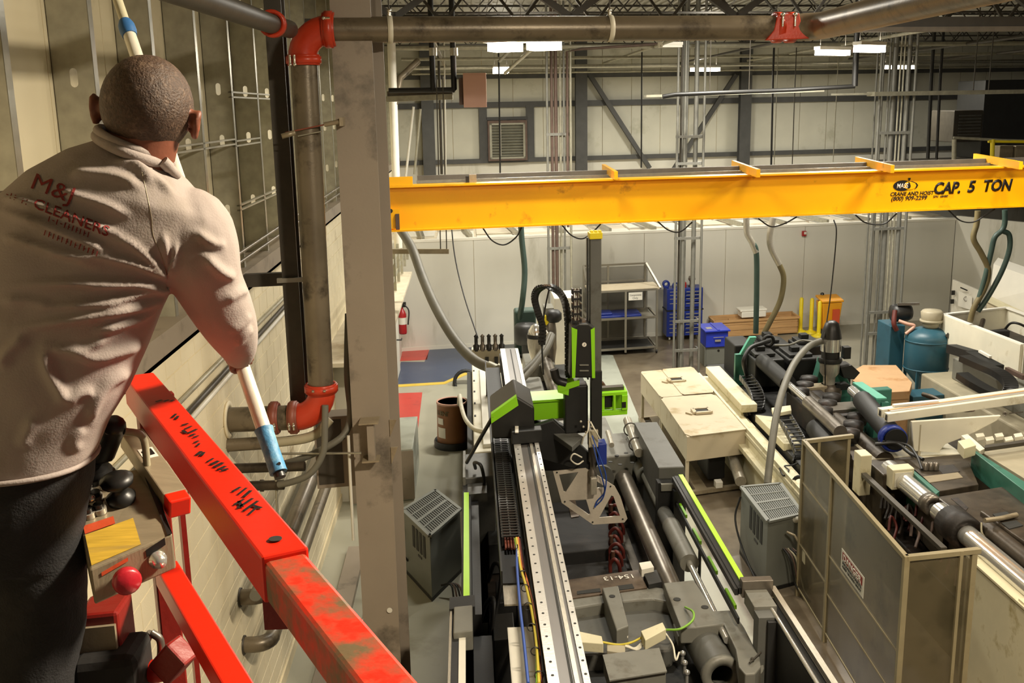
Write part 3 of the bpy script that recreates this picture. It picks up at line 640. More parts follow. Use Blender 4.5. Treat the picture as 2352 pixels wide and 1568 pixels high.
# -- strut trapeze and galvanised rack seen under the crane's left end
a, b = at(884, 577, y=19.5), at(1031, 577, y=19.5)
o = thing('strut_trapeze', 'grey steel strut hung level from two thin rods left of the hose', 'strut', b); MB().bar(a, b, .06, .09).build('strut_rail', 'panel_tan', o)
for px in (1012, 1026): q = at(px, 577, y=19.5); MB().cyl(q, q + V((.03, 0, 3.2)), .012, 6).build('hanger_rod', 'dark_steel', o)
m_ = None
o = thing('cable_rack', 'galvanised ladder rack under the left end of the crane, along the wall', 'rack', (-1.9, 20, 3.2))
for z in (2.95, 3.3): MB().bar((-1.5, 15.5, z), (-1.55, 26, z), .05, .08).build('side_rail', 'galvanised', o)
for i in range(9): MB().bar((-1.5, 16 + i * 1.1, 2.7), (-1.5, 16 + i * 1.1, 3.5), .06, .05, (0, 1, 0)).build('post', 'galvanised', o)
# -- galvanised uprights and clutter on the far end of the left wall
o = thing('pipe_riser', 'pale vertical pipe riser standing at the far left behind the crane', 'pipe', (-1.55, 24.5, 3)); MB().tube([at(905, 240, y=22) + V((0, 0, 1.5)), at(908, 405, y=22) - V((0, 0, 1.5))], .085, 14).build('riser', 'white_plain', o); MB().tube([at(906, 240, y=22), at(918, 180, y=22.2), at(960, 140, y=22.6)], .07, 12).build('bend', 'pipe_steel', o)
for i, (p, q) in enumerate((((950, 245), (932, 405)), ((966, 250), (952, 400)))):
    tag(MB().tube([at(*p, y=25), at(*q, y=25)], .03, 8).build('support_rod', ('white_plain', 'galvanised')[i]), ('pale slanting rod left of the first grey wall post', 'grey slanting rod beside the pale one')[i], 'rod')
# ================================================================ OVERHEAD CRANE
Y0 = 14.15
cr = thing('overhead_crane', 'yellow overhead crane girder marked CAP. 5 TON spanning the hall', 'crane', (5, Y0 + 1, 4.6))
def cb(name, m, *r, par=cr, bevel=0.):
    f = MB()
    for q in r: bx(f, *q, Y0)
    return f.build(name, m, par, bevel)
cb('web', 'crane_yellow', (-1.16, 12, .12, .14, 4.62, 5.2)); cb('top_flange', 'crane_yellow', (-1.16, 12, 0, .3, 5.19, 5.213)); cb('bottom_flange', 'crane_yellow', (-1.16, 12, 0, .3, 4.6, 4.623))
cb('walkway', 'steel_grey', (-.72, 12, .3, 1.05, 5.16, 5.18)); cb('conductor_rail', 'steel_grey', (-.72, 12, .95, 1.03, 5.2, 5.28)); cb('conductor_rail', 'galvanised_bright', (-.72, 12, .7, .74, 5.19, 5.23))
cb('end_bracket', 'crane_yellow', (-1.16, -.74, .02, .06, 5.215, 5.33))
for (p, q) in (((1415, 403), (1378, 380)), ((1742, 398), (1668, 370)), ((2050, 388), (1945, 362)), ((2345, 380), (2210, 355))):
    a, b = at(*p, z=5.27), at(*q, z=5.27); MB().bar(a, a + (b - a) * .75, .05, .11).build('cross_arm', 'crane_yellow', cr)
cb('rail_joint', 'panel_tan', (.02, .12, .2, .3, 5.21, 5.32)); cb('rail_joint', 'black_plastic', (-.03, .02, .2, .28, 5.21, 5.3))
cb('end_stop', 'crane_yellow', (-1.07, -.93, .03, .05, 4.64, 4.9)); cb('stop_plate', 'rust_brown', (-.985, -.935, -.0, .03, 4.63, 4.84))
MB().cyl(atk(897, 484, Y0 + .03), atk(897, 484, Y0 + .03) + EN * -.03, .028, 12).build('stop_bolt', 'black_plastic', cr)
Yt = Y0 + .115
def deco(body, px, py, size, m='black_ink', sx=1., bold=.0, al='LEFT'):
    p = atk(px, py, Yt)
    return text(body, 'lettering', m, cr, p, EX, (0, 0, 1), size, .004, al, bold, sx, it=.2)
deco('CAP.', 2143, 445, .235, bold=.04, sx=.9); deco('5', 2221, 441, .235, bold=.04); deco('TON', 2256, 439, .235, bold=.04, sx=.92)
deco('CRANE AND HOIST', 2044, 450, .078, sx=1.02, bold=.015); deco('(800) 909-2299', 2046, 461, .088, sx=1.06, bold=.015); deco('S/N:  68480', 2143, 454, .05, bold=.006)
c = atk(2078, 426, Yt)
def plate(poly, m, dd, name='emblem'):             # flat decal pieces on the girder web, written as (x, z) from the centre
    return MB().prism([c + EX * x + V((0, 0, z)) - EN * dd for x, z in poly], EN * .003).build(name, m, cr)
ell = lambda rx, rz, x0=0, z0=0, a0=0, a1=360, n=28: [(x0 + rx * math.cos(math.radians(a0 + (a1 - a0) * i / n)), z0 + rz * math.sin(math.radians(a0 + (a1 - a0) * i / n))) for i in range(n)]
plate(ell(.15, .078, -.035, 0), 'black_ink', .004)
plate(ell(.10, .062, .085, 0), 'crane_yellow', .006)
plate([(.05, .066), (.12, .06), (.19, .03), (.215, 0), (.2, -.035), (.16, -.06), (.18, -.03), (.185, 0), (.165, .03), (.11, .05)], 'black_ink', .007)
plate([(.062, .062), (.085, .02), (.096, -.012), (.085, -.042), (.06, -.05), (.035, -.04), (.026, -.012), (.04, .02)], 'black_ink', .007)
plate([(.045, .11), (.085, .11), (.085, .085), (.075, .085), (.07, .062), (.06, .062), (.055, .085), (.045, .085)], 'black_ink', .007)
text('MASS', 'lettering', 'white_ink', cr, c + EX * -.135 + V((0, 0, -.036)) - EN * .006, EX, (.12, 0, 1), .1, .003, 'LEFT', .012, .78)
# hanging festoon loops below the girder
for i, (pts, yy, lbl) in enumerate((([(1108, 522), (1130, 552), (1158, 562), (1185, 545), (1198, 522)], 14.25, 'thin black cable loop under the crane, left of the green hose'), ([(1290, 516), (1312, 540), (1338, 548), (1362, 532), (1380, 514)], 14.25, 'thin black cable loop under the crane at the yellow-capped arm'), ([(1510, 508), (1535, 528), (1562, 532), (1590, 510)], 14.25, 'thin black cable loop under the crane in front of the middle mast'), ([(1742, 502), (1770, 520), (1800, 514), (1830, 498)], 14.25, 'thin black cable loop under the crane beside the two drop hoses'), ([(1965, 494), (1990, 512), (2030, 514), (2060, 490)], 14.25, 'thin black cable loop under the crane before the right-hand mast'), ([(2178, 482), (2205, 506), (2235, 510), (2262, 495), (2285, 480)], 14.25, 'rightmost thin black cable loop under the crane'))):
    f = MB().tube(spline([atk(px, py, yy) for px, py in pts], 6), .011, 6)
    tag(f.build('festoon_cable', 'black_rubber'), lbl, 'cable')
# ================================================================ PRESS ONE (dark moulding machine with lime guards) AND ITS ROBOT
def slab(name, m, pts, z, h, par, bevel=0., lbl=None):   # a block whose top outline is known, at height z, h thick
    o = MB().prism([at(p[0], p[1], z=z) for p in pts], (0, 0, -h)).build(name, m, par, bevel)
    if lbl: o['label'] = lbl
    return o
def grille(px_, name, m, par, n, z, pts, t=.012, w=.5):  # bars inside a quad (a,b,c,d), running from side ab to side dc
    a, b, c, d = [V(p) for p in pts]; f = MB()
    for i in range(n):
        u0, u1 = (i + .5 - w / 2) / n, (i + .5 + w / 2) / n
        p = [a.lerp(b, u0), a.lerp(b, u1), d.lerp(c, u1), d.lerp(c, u0)]
        f.prism(p, (0, 0, t))
    return stuff(f.build(name, m, par))
P1 = thing('moulding_machine', 'dark grey injection moulding press with lime green guard strips in the middle', 'machine', (1.1, 10, 0))
MB().box(.1, 2.05, 5.2, 13.6, 0, .95).build('bed', 'machine_black', P1, .02)
MB().box(.1, 2.05, 9.9, 12.6, .95, .98).build('bed_cover', 'oily_dark', P1)
for x in (.45, 1.8): MB().box(x - .05, x + .05, 6, 13.4, .95, 1.05).build('slide_rail', 'machined_steel', P1)
# left guard
MB().box(-.16, -.06, 8.3, 11.45, 0, 1.97, 0).build('guard_panel', 'machine_black', P1, .01)
MB().box(-.14, -.085, 8.2, 11.0, 1.97, 2.0, 0).build('lime_strip', 'lime_stripe', P1)
MB().box(-.13, .22, 11.35, 12.2, .2, 2.05).build('guard_post', 'machine_grey', P1, .012)
MB().box(-.15, -.12, 11.3, 12.25, .0, 2.07).build('guard_trim', 'machine_light_grey', P1)
MB().box(-.10, .12, 11.0, 11.35, 1.88, 1.98).build('guard_latch', 'machine_grey', P1)
MB().box(-.06, .02, 8.3, 11.2, .4, 1.9, 0).build('guard_inner', 'machine_dark', P1)
g = MB().box(-.24, -.18, 5.0, 8.35, .0, 1.98, 0).build('guard_panel', 'machine_dark', P1)
MB().box(-.255, -.235, 5.0, 8.4, 1.98, 2.0, 0).build('guard_edge', 'bright_steel', P1); MB().box(-.175, -.12, 5.0, 7.75, 1.955, 1.985, 0).build('guard_edge', 'white_trim', P1)
MB().box(-.22, -.06, 7.75, 8.2, 1.86, 2.04).build('guard_bracket', 'machine_light_grey', P1, .01); MB().box(-.26, -.04, 8.2, 8.42, 1.9, 2.02).build('guard_bracket', 'machine_black', P1)
MB().box(-.06, .1, 5.0, 8.2, .2, 1.75, 0).build('guard_inner', 'machine_black', P1)
slab('rating_plate', 'white_plain', [(1114, 1526), (1126, 1526), (1124, 1560), (1112, 1560)], 1.3, .01, P1)
# black innards left of the robot beam: hydraulic lines and blocks
rnd = random.Random(3)
for i in range(5):
    y = 6.2 + i * 1.2; x = .12 + .06 * (i % 2)
    MB().box(x, x + .2, y, y + .5, 1.0, 1.25 + .12 * (i % 3)).build('valve_block', ('machine_dark', 'machine_black')[i % 2], P1, .01)
for i in range(7):
    x = .05 + rnd.random() * .4; y = 6 + i * .9
    MB().tube(spline([(x, y, 1.15), (x + .08, y + .25, 1.5 + rnd.random() * .2), (x + .02, y + .7, 1.45), (x - .05, y + 1.0, 1.1)], 6), .022, 8).build('hydraulic_hose', 'black_rubber', P1)
MB().tube([at(1150, 1060, z=1.6), at(1141, 1090, z=1.55), at(1138, 1120, z=1.4)], .02, 8).build('hydraulic_pipe', 'machined_steel', P1)
MB().cyl((.3, 11.6, 1.75), (.3, 12.5, 1.75), .12, 18).build('lubrication_unit', 'machine_dark', P1); MB().lathe([(.0, 0), (.12, 0), (.14, .05), (.14, .3), (.09, .36), (0, .38)], (.42, 12.3, 1.6), 16).build('oil_bottle', 'black_plastic', P1)
MB().tube(spline([at(1092, 1075, z=2.1), at(1090, 1062, z=2.25), at(1105, 1070, z=2.25), at(1112, 1110, z=2.0), at(1102, 1140, z=1.8)], 6), .02, 8).build('hydraulic_hose', 'black_rubber', P1)
# mould between the platens
MB().box(.72, 1.62, 11.0, 12.55, .98, 1.24).build('mould_block', 'mould_black', P1, .01)
MB().box(.7, 1.66, 9.85, 10.85, .98, 1.16).build('mould_block', 'mould_black', P1, .01)
slab('mould_plate', 'brown_steel', [(1300, 1135), (1318, 1133), (1330, 1185), (1312, 1188)], 1.25, .1, P1)
for i in range(9):                                  # oily red water hoses
    y = 1150 + i * 18; a = at(1402, y, z=1.3); b = at(1430 - (i % 3) * 4, y + 4, z=1.3)
    MB().tube(spline([a + V((0, 0, -.1)), a, a.lerp(b, .5) + V((0, -.02, .07)), b, b + V((.02, .05, -.12))], 5), .021, 8).build('water_hose', 'cable_red', P1)
for i in range(4):
    a = at(1404 + (i % 2) * 4, 1165 + i * 36, z=1.34); MB().cyl(a - V((0, 0, .05)), a + V((0, 0, .04)), .024, 8).build('hose_fitting', 'copper_brown', P1)
MB().tube([at(1290, 1243, z=1.2), at(1330, 1254, z=1.2)], .012, 6).build('ejector_rod', 'bright_steel', P1)
# stationary platen
MB().box(.55, 2.12, 12.75, 13.7, .95, 1.74).build('platen', 'machine_light_grey', P1, .02)
MB().box(.5, 1.95, 13.7, 14.6, .95, 1.70).build('platen_rear', 'machine_light_grey', P1, .02)
for (px, py) in ((1402, 1060), (1424, 1066), (1452, 1062), (1417, 1046), (1438, 1040)):
    q = at(px, py, z=1.742); MB().cyl(q - V((0, 0, .004)), q + V((0, 0, .003)), .028, 12).build('bolt_hole', 'vent_dark', P1)
q = V((1.62, 12.66, 1.5)); MB().cyl(q, q + V((0, .12, 0)), .17, 24).build('locating_ring', 'machine_grey', P1)
# tie bars and the ejector / clamp cylinder
for x in (.62, 1.93):
    MB().tube([(x, 8.7, 1.47), (x, 12.75, 1.47)], .105, 24).build('tie_bar', 'machined_steel', P1)
MB().tube([(2.19, 11.2, 1.55), (2.19, 12.8, 1.55)], .065, 18).build('clamp_cylinder', 'machine_light_grey', P1)
MB().tube([(2.19, 9.9, 1.56), (2.19, 10.9, 1.56)], .1, 18).build('clamp_cylinder', 'machine_light_grey', P1); MB().tube([(2.19, 10.8, 1.56), (2.19, 11.3, 1.55)], .085, 18).build('clamp_cylinder', 'machine_grey', P1)
MB().ring((2.19, 12.55, 1.55), (2.19, 12.95, 1.55), .125, .05, 20).build('cylinder_flange', 'machine_light_grey', P1)
MB().tube([(2.19, 8.3, 1.56), (2.19, 9.95, 1.56)], .035, 14).build('piston_rod', 'chrome', P1)
MB().tube([at(1441, 965, z=1.85), at(1468, 1040, z=1.85)], .06, 14).build('guide_tube', 'bright_steel', P1)
for t in (.3, .75):
    q = at(1441, 965, z=1.85).lerp(at(1468, 1040, z=1.85), t); MB().ring(q - V((0, .01, 0)), q + V((0, .01, 0)), .1, .085).build('tube_clamp', 'dark_steel', P1)
MB().tube([at(1396, 992, z=1.86), at(1405, 1022, z=1.86)], .035, 10).build('guide_tube', 'bright_steel', P1)
# right guard: post block, lime strips, open window frame
MB().box(2.15, 2.46, 11.5, 13.3, 0, 2.04, 0).build('guard_post', 'machine_grey', P1, .012)
MB().box(2.12, 2.30, 11.35, 11.5, 0, 1.9, 0).build('guard_post', 'machine_black', P1); MB().box(2.28, 2.42, 11.2, 11.52, .1, 1.85, 0).build('guard_post', 'machine_dark', P1)
MB().box(2.15, 2.42, 11.3, 11.36, 1.82, 1.9, 0).build('guard_latch', 'machine_light_grey', P1)
for (x, z, w_, m) in ((2.385, 2.0, .05, 'lime_stripe'), (2.335, 1.985, .05, 'machine_black'), (2.30, 1.975, .035, 'machine_dark')):
    MB().box(x - w_ / 2, x + w_ / 2, 8.45, 11.35, z - .06, z, 0).build('lime_strip' if m == 'lime_stripe' else 'guard_rail', m, P1)
for k in range(4): MB().box(2.32, 2.345, 8.6 + k * .72, 8.95 + k * .72, 1.70, 1.74, 0).build('lime_strip', 'lime', P1)
MB().box(2.30, 2.32, 8.4, 11.35, 1.66, 1.72, 0).build('guard_rail', 'machine_black', P1)
MB().box(2.31, 2.335, 10.0, 10.04, .7, 1.7, 0).build('window_post', 'machine_black', P1)
MB().box(2.30, 2.34, 8.4, 11.3, .66, .74, 0).build('guard_rail', 'machine_black', P1)
# near end of the right guard: bracket and two polished rails with a dark door
MB().box(2.34, 2.62, 8.42, 8.52, 1.9, 2.06, 0).build('guard_bracket', 'machined_steel', P1, .006); MB().box(2.36, 2.56, 8.1, 8.42, 1.85, 1.98, 0).build('guard_bracket', 'machine_light_grey', P1, .006)
MB().box(2.36, 2.5, 7.95, 8.1, .2, 1.95, 0).build('guard_post', 'machine_grey', P1); MB().box(2.43, 2.5, 7.9, 7.98, .2, 1.93, 0).build('guard_post', 'machine_dark', P1)
MB().box(2.50, 2.53, 5.0, 8.1, .1, 1.93, 0).build('guard_door', 'machine_black', P1)
MB().tube([(2.515, 5.0, 1.95), (2.515, 8.15, 1.95)], .018, 8).build('door_rail', 'chrome', P1); MB().box(2.61, 2.66, 5.0, 8.5, 1.92, 1.97, 0).build('door_rail', 'bright_steel', P1)
MB().box(2.53, 2.62, 5.0, 8.4, 1.86, 1.90, 0).build('door_track', 'machine_black', P1)
# moving platen and toggle housing at the near end
slab('backing_plate', 'brown_steel', [(1293, 1332), (1467, 1307), (1487, 1348), (1300, 1374)], 1.52, .5, P1, .008)
text('154-13', 'lettering', 'white_ink', P1, at(1456, 1318, z=1.524), -EX, V((.1, -1, 0)), .12, .003, 'LEFT', .004, 1.0)
slab('plate_slot', 'vent_dark', [(1415, 1345), (1452, 1340), (1457, 1350), (1418, 1355)], 1.526, .004, P1); slab('plate_slot', 'vent_dark', [(1325, 1357), (1378, 1350), (1380, 1358), (1326, 1364)], 1.526, .004, P1)
slab('hose_bracket', 'white_plain', [(1468, 1292), (1494, 1288), (1502, 1302), (1474, 1308)], 1.6, .08, P1); slab('valve_block', 'machine_dark', [(1478, 1312), (1508, 1308), (1520, 1336), (1490, 1342)], 1.55, .2, P1)
slab('toggle_housing', 'machine_grey', [(1298, 1373), (1380, 1361), (1500, 1346), (1530, 1349), (1560, 1400), (1572, 1450), (1540, 1490), (1330, 1500), (1318, 1440)], 1.38, .5, P1, .03)
slab('housing_rim', 'machine_light_grey', [(1298, 1373), (1384, 1360), (1392, 1383), (1318, 1395), (1306, 1400)], 1.50, .16, P1, .02); slab('housing_rim', 'machine_light_grey', [(1420, 1357), (1500, 1346), (1528, 1350), (1548, 1384), (1500, 1374), (1428, 1380)], 1.50, .16, P1, .02)
slab('toggle_arm', 'machine_light_grey', [(1383, 1349), (1420, 1344), (1444, 1436), (1416, 1447)], 1.60, .3, P1, .012)
q = at(1406, 1369, z=1.602); MB().cyl(q, q + V((0, 0, .004)), .03, 12).build('bolt_hole', 'vent_dark', P1)
slab('arm_label', 'white_plain', [(1418, 1450), (1442, 1446), (1443, 1460), (1420, 1464)], 1.5, .02, P1)
slab('crosshead', 'machine_light_grey', [(1524, 1338), (1594, 1331), (1640, 1402), (1683, 1400), (1710, 1440), (1745, 1508), (1748, 1530), (1735, 1546), (1712, 1548), (1697, 1530), (1690, 1490), (1662, 1432), (1600, 1440), (1564, 1441)], 1.62, .16, P1, .012)
MB().cyl(at(1724, 1530, z=1.5), at(1724, 1530, z=1.46) - V((0, 0, .14)), .11, 20).build('pivot_boss', 'machine_light_grey', P1)
q = at(1728, 1518, z=1.625); MB().cyl(q, q + V((0, 0, .03)), .016, 8).build('pivot_pin', 'dark_steel', P1); MB().bar(q + V((-.04, -.06, .02)), q + V((.1, .1, .02)), .015, .012).build('split_pin', 'dark_steel', P1)
for p in ((1555, 1376), (1619, 1394)): q = at(*p, z=1.622); MB().cyl(q, q + V((0, 0, .004)), .035, 12).build('bolt_hole', 'vent_dark', P1)
# servo motor lying open-ended towards the camera
a, b = at(1612, 1455, z=1.45), at(1648, 1530, z=1.40)
d = (b - a).normalized(); d.z = 0; a = a + V((0, 0, -.06)); b = a + d * .62
MB().tube([a, b], .165, 28, caps=False).build('servo_motor', 'machine_grey', P1); MB().ring(b - d * .04, b + d * .02, .178, .10, 28).build('motor_flange', 'machine_light_grey', P1); MB().cyl(a, a + d * .05, .165, 28).build('motor_cap', 'machine_grey', P1); MB().cyl(b - d * .3, b - d * .28, .1, 20).build('shaft', 'vent_dark', P1)
for s_ in (-1, 1): MB().bar(a + V((.21 * s_, .12, .06)), a + V((.21 * s_, -.12, .06)), .07, .1).build('motor_lug', 'machine_light_grey', P1, .006)
MB().tube([b + V((.14, .5, .1)), b + V((.2, -.1, .02))], .035, 10).build('lubrication_pipe', 'bright_steel', P1)
for k in range(3):
    q = at(1568 + k * 5, 1500 + k * 22, z=1.4); MB().sphere(q, .028, 10).cyl(q - V((0, 0, .1)), q, .016, 8).build('pipe_fitting', 'chrome', P1)
slab('terminal_box', 'cream_machine', [(1330, 1449), (1382, 1460), (1386, 1478), (1334, 1474)], 1.62, .09, P1, .006); slab('terminal_box', 'cream_machine', [(1472, 1448), (1522, 1428), (1530, 1444), (1482, 1470)], 1.66, .1, P1, .006); slab('terminal_box', 'putty', [(1394, 1474), (1436, 1478), (1436, 1500), (1394, 1494)], 1.56, .06, P1, .006)
slab('control_box', 'machine_light_grey', [(1386, 1504), (1512, 1489), (1530, 1540), (1402, 1560)], 1.72, .16, P1, .008); slab('control_box_lid', 'machine_light_grey', [(1384, 1503), (1514, 1487), (1532, 1541), (1400, 1562)], 1.735, .012, P1)
MB().tube(spline([at(1382, 1474, z=1.58), at(1420, 1480, z=1.56), at(1450, 1475, z=1.58), at(1476, 1462, z=1.6)], 6), .010, 6).build('earth_wire', 'cable_yellow', P1)
MB().tube(spline([at(1528, 1446, z=1.62), at(1562, 1444, z=1.66), at(1590, 1425, z=1.7), at(1592, 1405, z=1.72), at(1574, 1394, z=1.64)], 8), .011, 6).build('earth_wire', 'cable_lime', P1)
MB().tube(spline([at(1526, 1450, z=1.58), at(1545, 1480, z=1.55), at(1552, 1515, z=1.5), at(1560, 1498, z=1.45)], 6), .009, 6).build('signal_wire', 'cable_white', P1); MB().tube(spline([at(1332, 1452, z=1.6), at(1324, 1462, z=1.5), at(1330, 1490, z=1.4)], 6), .009, 6).build('earth_wire', 'cable_lime', P1)
for k in range(4): MB().tube(spline([at(1436, 1478 + k * 2, z=1.56), at(1458 + k * 3, 1488 + k, z=1.55), at(1478 + k * 2, 1470 - k * 3, z=1.57)], 5), .008, 6).build('signal_wire', 'cable_white', P1)
slab('lower_frame', 'machine_black', [(1300, 1500), (1580, 1480), (1700, 1568), (1740, 1700), (1330, 1700)], 1.2, .3, P1)
# injection end: long white bed
MB().box(-.02, 1.25, 14.6, 21.5, .15, 1.28).build('injection_bed', 'cream_white', P1, .02); MB().box(1.25, 1.9, 17.6, 21.5, .15, 1.28).build('injection_bed', 'cream_white', P1, .02); MB().box(-.12, -.02, 14.3, 20, 0, 1.1, 0).build('bed_side', 'machine_dark', P1)
for i in range(9): MB().box(-.0, .03, 14.8 + i * .75, 14.9 + i * .75, 1.28, 1.286).build('bolt_slot', 'vent_dark', P1)
MB().box(.12, .3, 14.7, 19.4, 1.28, 1.34).build('cover_panel', 'white_plain', P1, .01)
MB().box(.5, 1.9, 20.3, 21.4, 1.28, 1.33).build('rubber_mat', 'vent_dark', P1)
MB().box(.75, 1.15, 15.6, 17.0, 1.28, 1.75).build('barrel_cover', 'machine_light_grey', P1, .05); MB().box(.85, 1.5, 15.0, 18.0, .9, 1.40).build('barrel_carriage', 'machine_black', P1, .02)
MB().box(1.6, 2.05, 19.6, 20.4, 1.28, 2.62).build('electrical_cabinet', 'white_plain', P1, .02); MB().box(1.42, 1.6, 19.7, 20.2, 1.28, 2.4).build('cabinet_side', 'machine_light_grey', P1)
MB().tube([(1.35, 15.2, 1.6), (1.35, 19.2, 1.6)], .12, 18).build('injection_barrel', 'machined_steel', P1)
MB().box(.95, 1.5, 18.3, 19.3, 1.28, 1.62).build('hopper_base', 'machine_light_grey', P1, .02); MB().box(1.45, 1.95, 17.4, 18.8, 1.45, 1.5).build('hopper_base', 'vent_dark', P1)
# material loader on the barrel
hl = thing('hopper_loader', 'chrome and glass hopper loader on the press behind the robot carriage', 'loader', at(1232, 800, y=18.2))
c = at(1232, 800, y=18.2)
MB().lathe([(.05, -.28), (.10, -.2), (.15, 0), (.165, .12), (.16, .22)], c, 20).build('glass_body', 'bright_steel', hl); MB().lathe([(.17, .2), (.17, .25), (.16, .27)], c, 20).build('band', 'black_rubber', hl)
MB().lathe([(.155, .27), (.14, .34), (.11, .38), (.09, .42), (.04, .45), (0, .46)], c, 20).build('dome', 'chrome', hl); MB().tube([c + V((.08, -.1, .5)), c + V((.22, -.25, .25))], .022, 8).build('valve_rod', 'white_ink', hl)
hl2 = thing('hopper_loader', 'second loader with black cap and yellow bracket right of the chrome one', 'loader', at(1268, 800, y=18.6)); c = at(1266, 800, y=18.6)
MB().lathe([(.06, -.3), (.1, 0), (.1, .35), (.08, .5)], c, 16).build('loader_body', 'machined_steel', hl2); MB().lathe([(.1, .5), (.15, .55), (.15, .66), (.1, .72), (0, .73)], c + V((.05, 0, 0)), 16).build('cap', 'black_rubber', hl2); MB().bar(c + V((-.2, 0, .45)), c + V((0, 0, .62)), .12, .14).build('bracket', 'safety_yellow', hl2)
dr = thing('material_dryer', 'dark green material dryer with a thick hose plugged into its top behind the press', 'dryer', (1.08, 20.5, 1.3))
MB().box(.86, 1.3, 20.45, 20.85, 1.3, 2.22).build('dryer_cabinet', 'hose_green', dr, .04); MB().lathe([(.0, 0), (.22, 0), (.24, .04), (.24, .34), (.2, .4), (0, .42)], (1.08, 20.1, 1.62), 18).build('blower', 'machine_dark', dr); MB().lathe([(.1, 0), (.1, .4)], (1.08, 20.1, 1.3), 14).build('blower_pipe', 'machine_dark', dr)
h1 = hose('conveying_hose', 'thick dark green hose dropping from the crane to the dryer', [at(1193, 400, y=20.6), at(1197, 530, y=20.5), at(1205, 620, y=20.4), at(1200, 690, y=20.3), at(1192, 735, y=20.5), at(1188, 752, y=20.55)], .058, 'hose_green', n=14)
hose('conveying_hose', 'grey-green hose sweeping from under the crane to the white machine bed', [at(915, 520, y=19.5), at(946, 570, y=19.0), at(972, 640, y=18.4), at(1003, 710, y=17.6), at(1045, 780, y=16.8), at(1090, 827, y=16.2), at(1140, 850, y=15.8)], .085, 'hose_grey', n=14, ends=[(6, .18, .095, 'galvanised')])
hose('air_cable', 'thin dark cable hanging left of the hose down to the valves', [at(1035, 500, y=19.6), at(1045, 590, y=19.2), at(1066, 680, y=18.6), at(1098, 776, y=17.8)], .012, 'black_rubber', n=6, cat='cable')
for (pts, r, lbl, yy) in (([(1186, 870), (1225, 835), (1252, 800), (1266, 768)], .065, 'upper grey bent hose between loader and robot beam', 16.6), ([(1200, 872), (1230, 838), (1256, 802), (1270, 770)], .05, 'lower grey bent hose between loader and robot beam', 16.2)):
    hose('conveying_hose', lbl, [at(px, py, y=yy + i * .3) for i, (px, py) in enumerate(pts)], r, 'hose_grey')
hose('control_cable', 'thin black cable hanging past the chrome loader', [at(1262, 660, y=15), at(1250, 720, y=15.2), at(1245, 790, y=15.4), at(1248, 860, y=15.5)], .014, 'black_rubber', n=6, cat='cable')
vb = thing('valve_bank', 'black pneumatic valve bank on the near end of the white bed', 'valve', at(1120, 850, z=1.28))
q = at(1121, 818, y=17.4)
MB().bar(q - V((.28, 0, 0)), q + V((.24, 0, 0)), .08, .24).build('manifold', 'putty', vb)
for k in range(5): MB().lathe([(.05, 0), (.055, .1), (.03, .12), (.03, .24), (.04, .26), (0, .3)], q + V((-.2 + k * .11, 0, .1)), 12).build('regulator', ('black_plastic', 'machined_steel')[k % 2], vb)
for k in (-.02, .14): MB().box(q.x + k - .03, q.x + k + .03, 17.3, 17.4, 1.28, q.z, 0).build('stand_post', 'machine_black', vb)
# ---- take-out robot
RB = thing('take_out_robot', 'black and lime take-out robot with long travel beam across the press', 'robot', (.55, 10, 2.0))
MB().box(.44, .69, 4.6, 15.6, 2.38, 2.58, 0).build('travel_beam', 'beam_grey', RB, .004)
MB().box(.425, .50, 4.6, 15.5, 2.58, 2.60, 0).build('linear_rail', 'rail_white', RB); MB().box(.655, .70, 4.6, 15.5, 2.58, 2.60, 0).build('linear_rail', 'rail_white', RB)
MB().box(.60, .63, 4.6, 11, 2.58, 2.595, 0).build('gear_rack', 'bright_steel', RB); MB().box(.575, .59, 4.6, 15.5, 2.578, 2.586, 0).build('beam_groove', 'vent_dark', RB)
hole = None
for i in range(32):
    for x in (.462, .678):
        y = 5.4 + i * .17
        if hole is None: hole = MB().lathe([(.010, 0), (.010, .003)], (x, y, 2.6), 8).build('rail_bolt', 'vent_dark', RB); hx, hy = x, y
        else: inst(hole, (x - hx, y - hy, 0), RB)
MB().box(.415, .44, 4.6, 15.6, 2.34, 2.5, 0).build('beam_side', 'machine_black', RB)
for y in (7.4, 13.2): MB().box(.42, .7, y - .18, y + .18, 1.7, 2.38).build('beam_foot', 'machine_grey', RB, .01)
# drag chain tray with open chain
MB().box(.19, .41, 8.0, 15.4, 2.30, 2.33, 0).build('chain_tray', 'machine_black', RB); MB().box(.185, .2, 8.0, 15.4, 2.33, 2.44, 0).build('tray_wall', 'machine_black', RB)
lk = None
for i in range(58):
    y = 8.75 + i * .065
    if lk is None:
        f = MB().box(.215, .235, y - .028, y + .028, 2.34, 2.43, 0).box(.365, .385, y - .028, y + .028, 2.34, 2.43, 0).box(.225, .375, y - .012, y + .012, 2.42, 2.435, 0).box(.29, .305, y - .026, y + .026, 2.425, 2.44, 0)
        lk = f.build('chain_link', 'black_plastic', RB); ly = y
    else: inst(lk, (0, y - ly, 0), RB)
for k in range(5): MB().tube([(.25 + k * .026, 8.6, 2.37), (.25 + k * .026, 12.6, 2.37)], .011, 6).build('chain_cable', 'coupling_dull', RB)
MB().box(.2, .40, 7.65, 8.45, 2.30, 2.315, 0).build('cable_plate', 'bright_steel', RB); MB().box(.21, .40, 4.8, 7.3, 2.28, 2.30, 0).build('cable_plate', 'white_plain', RB)
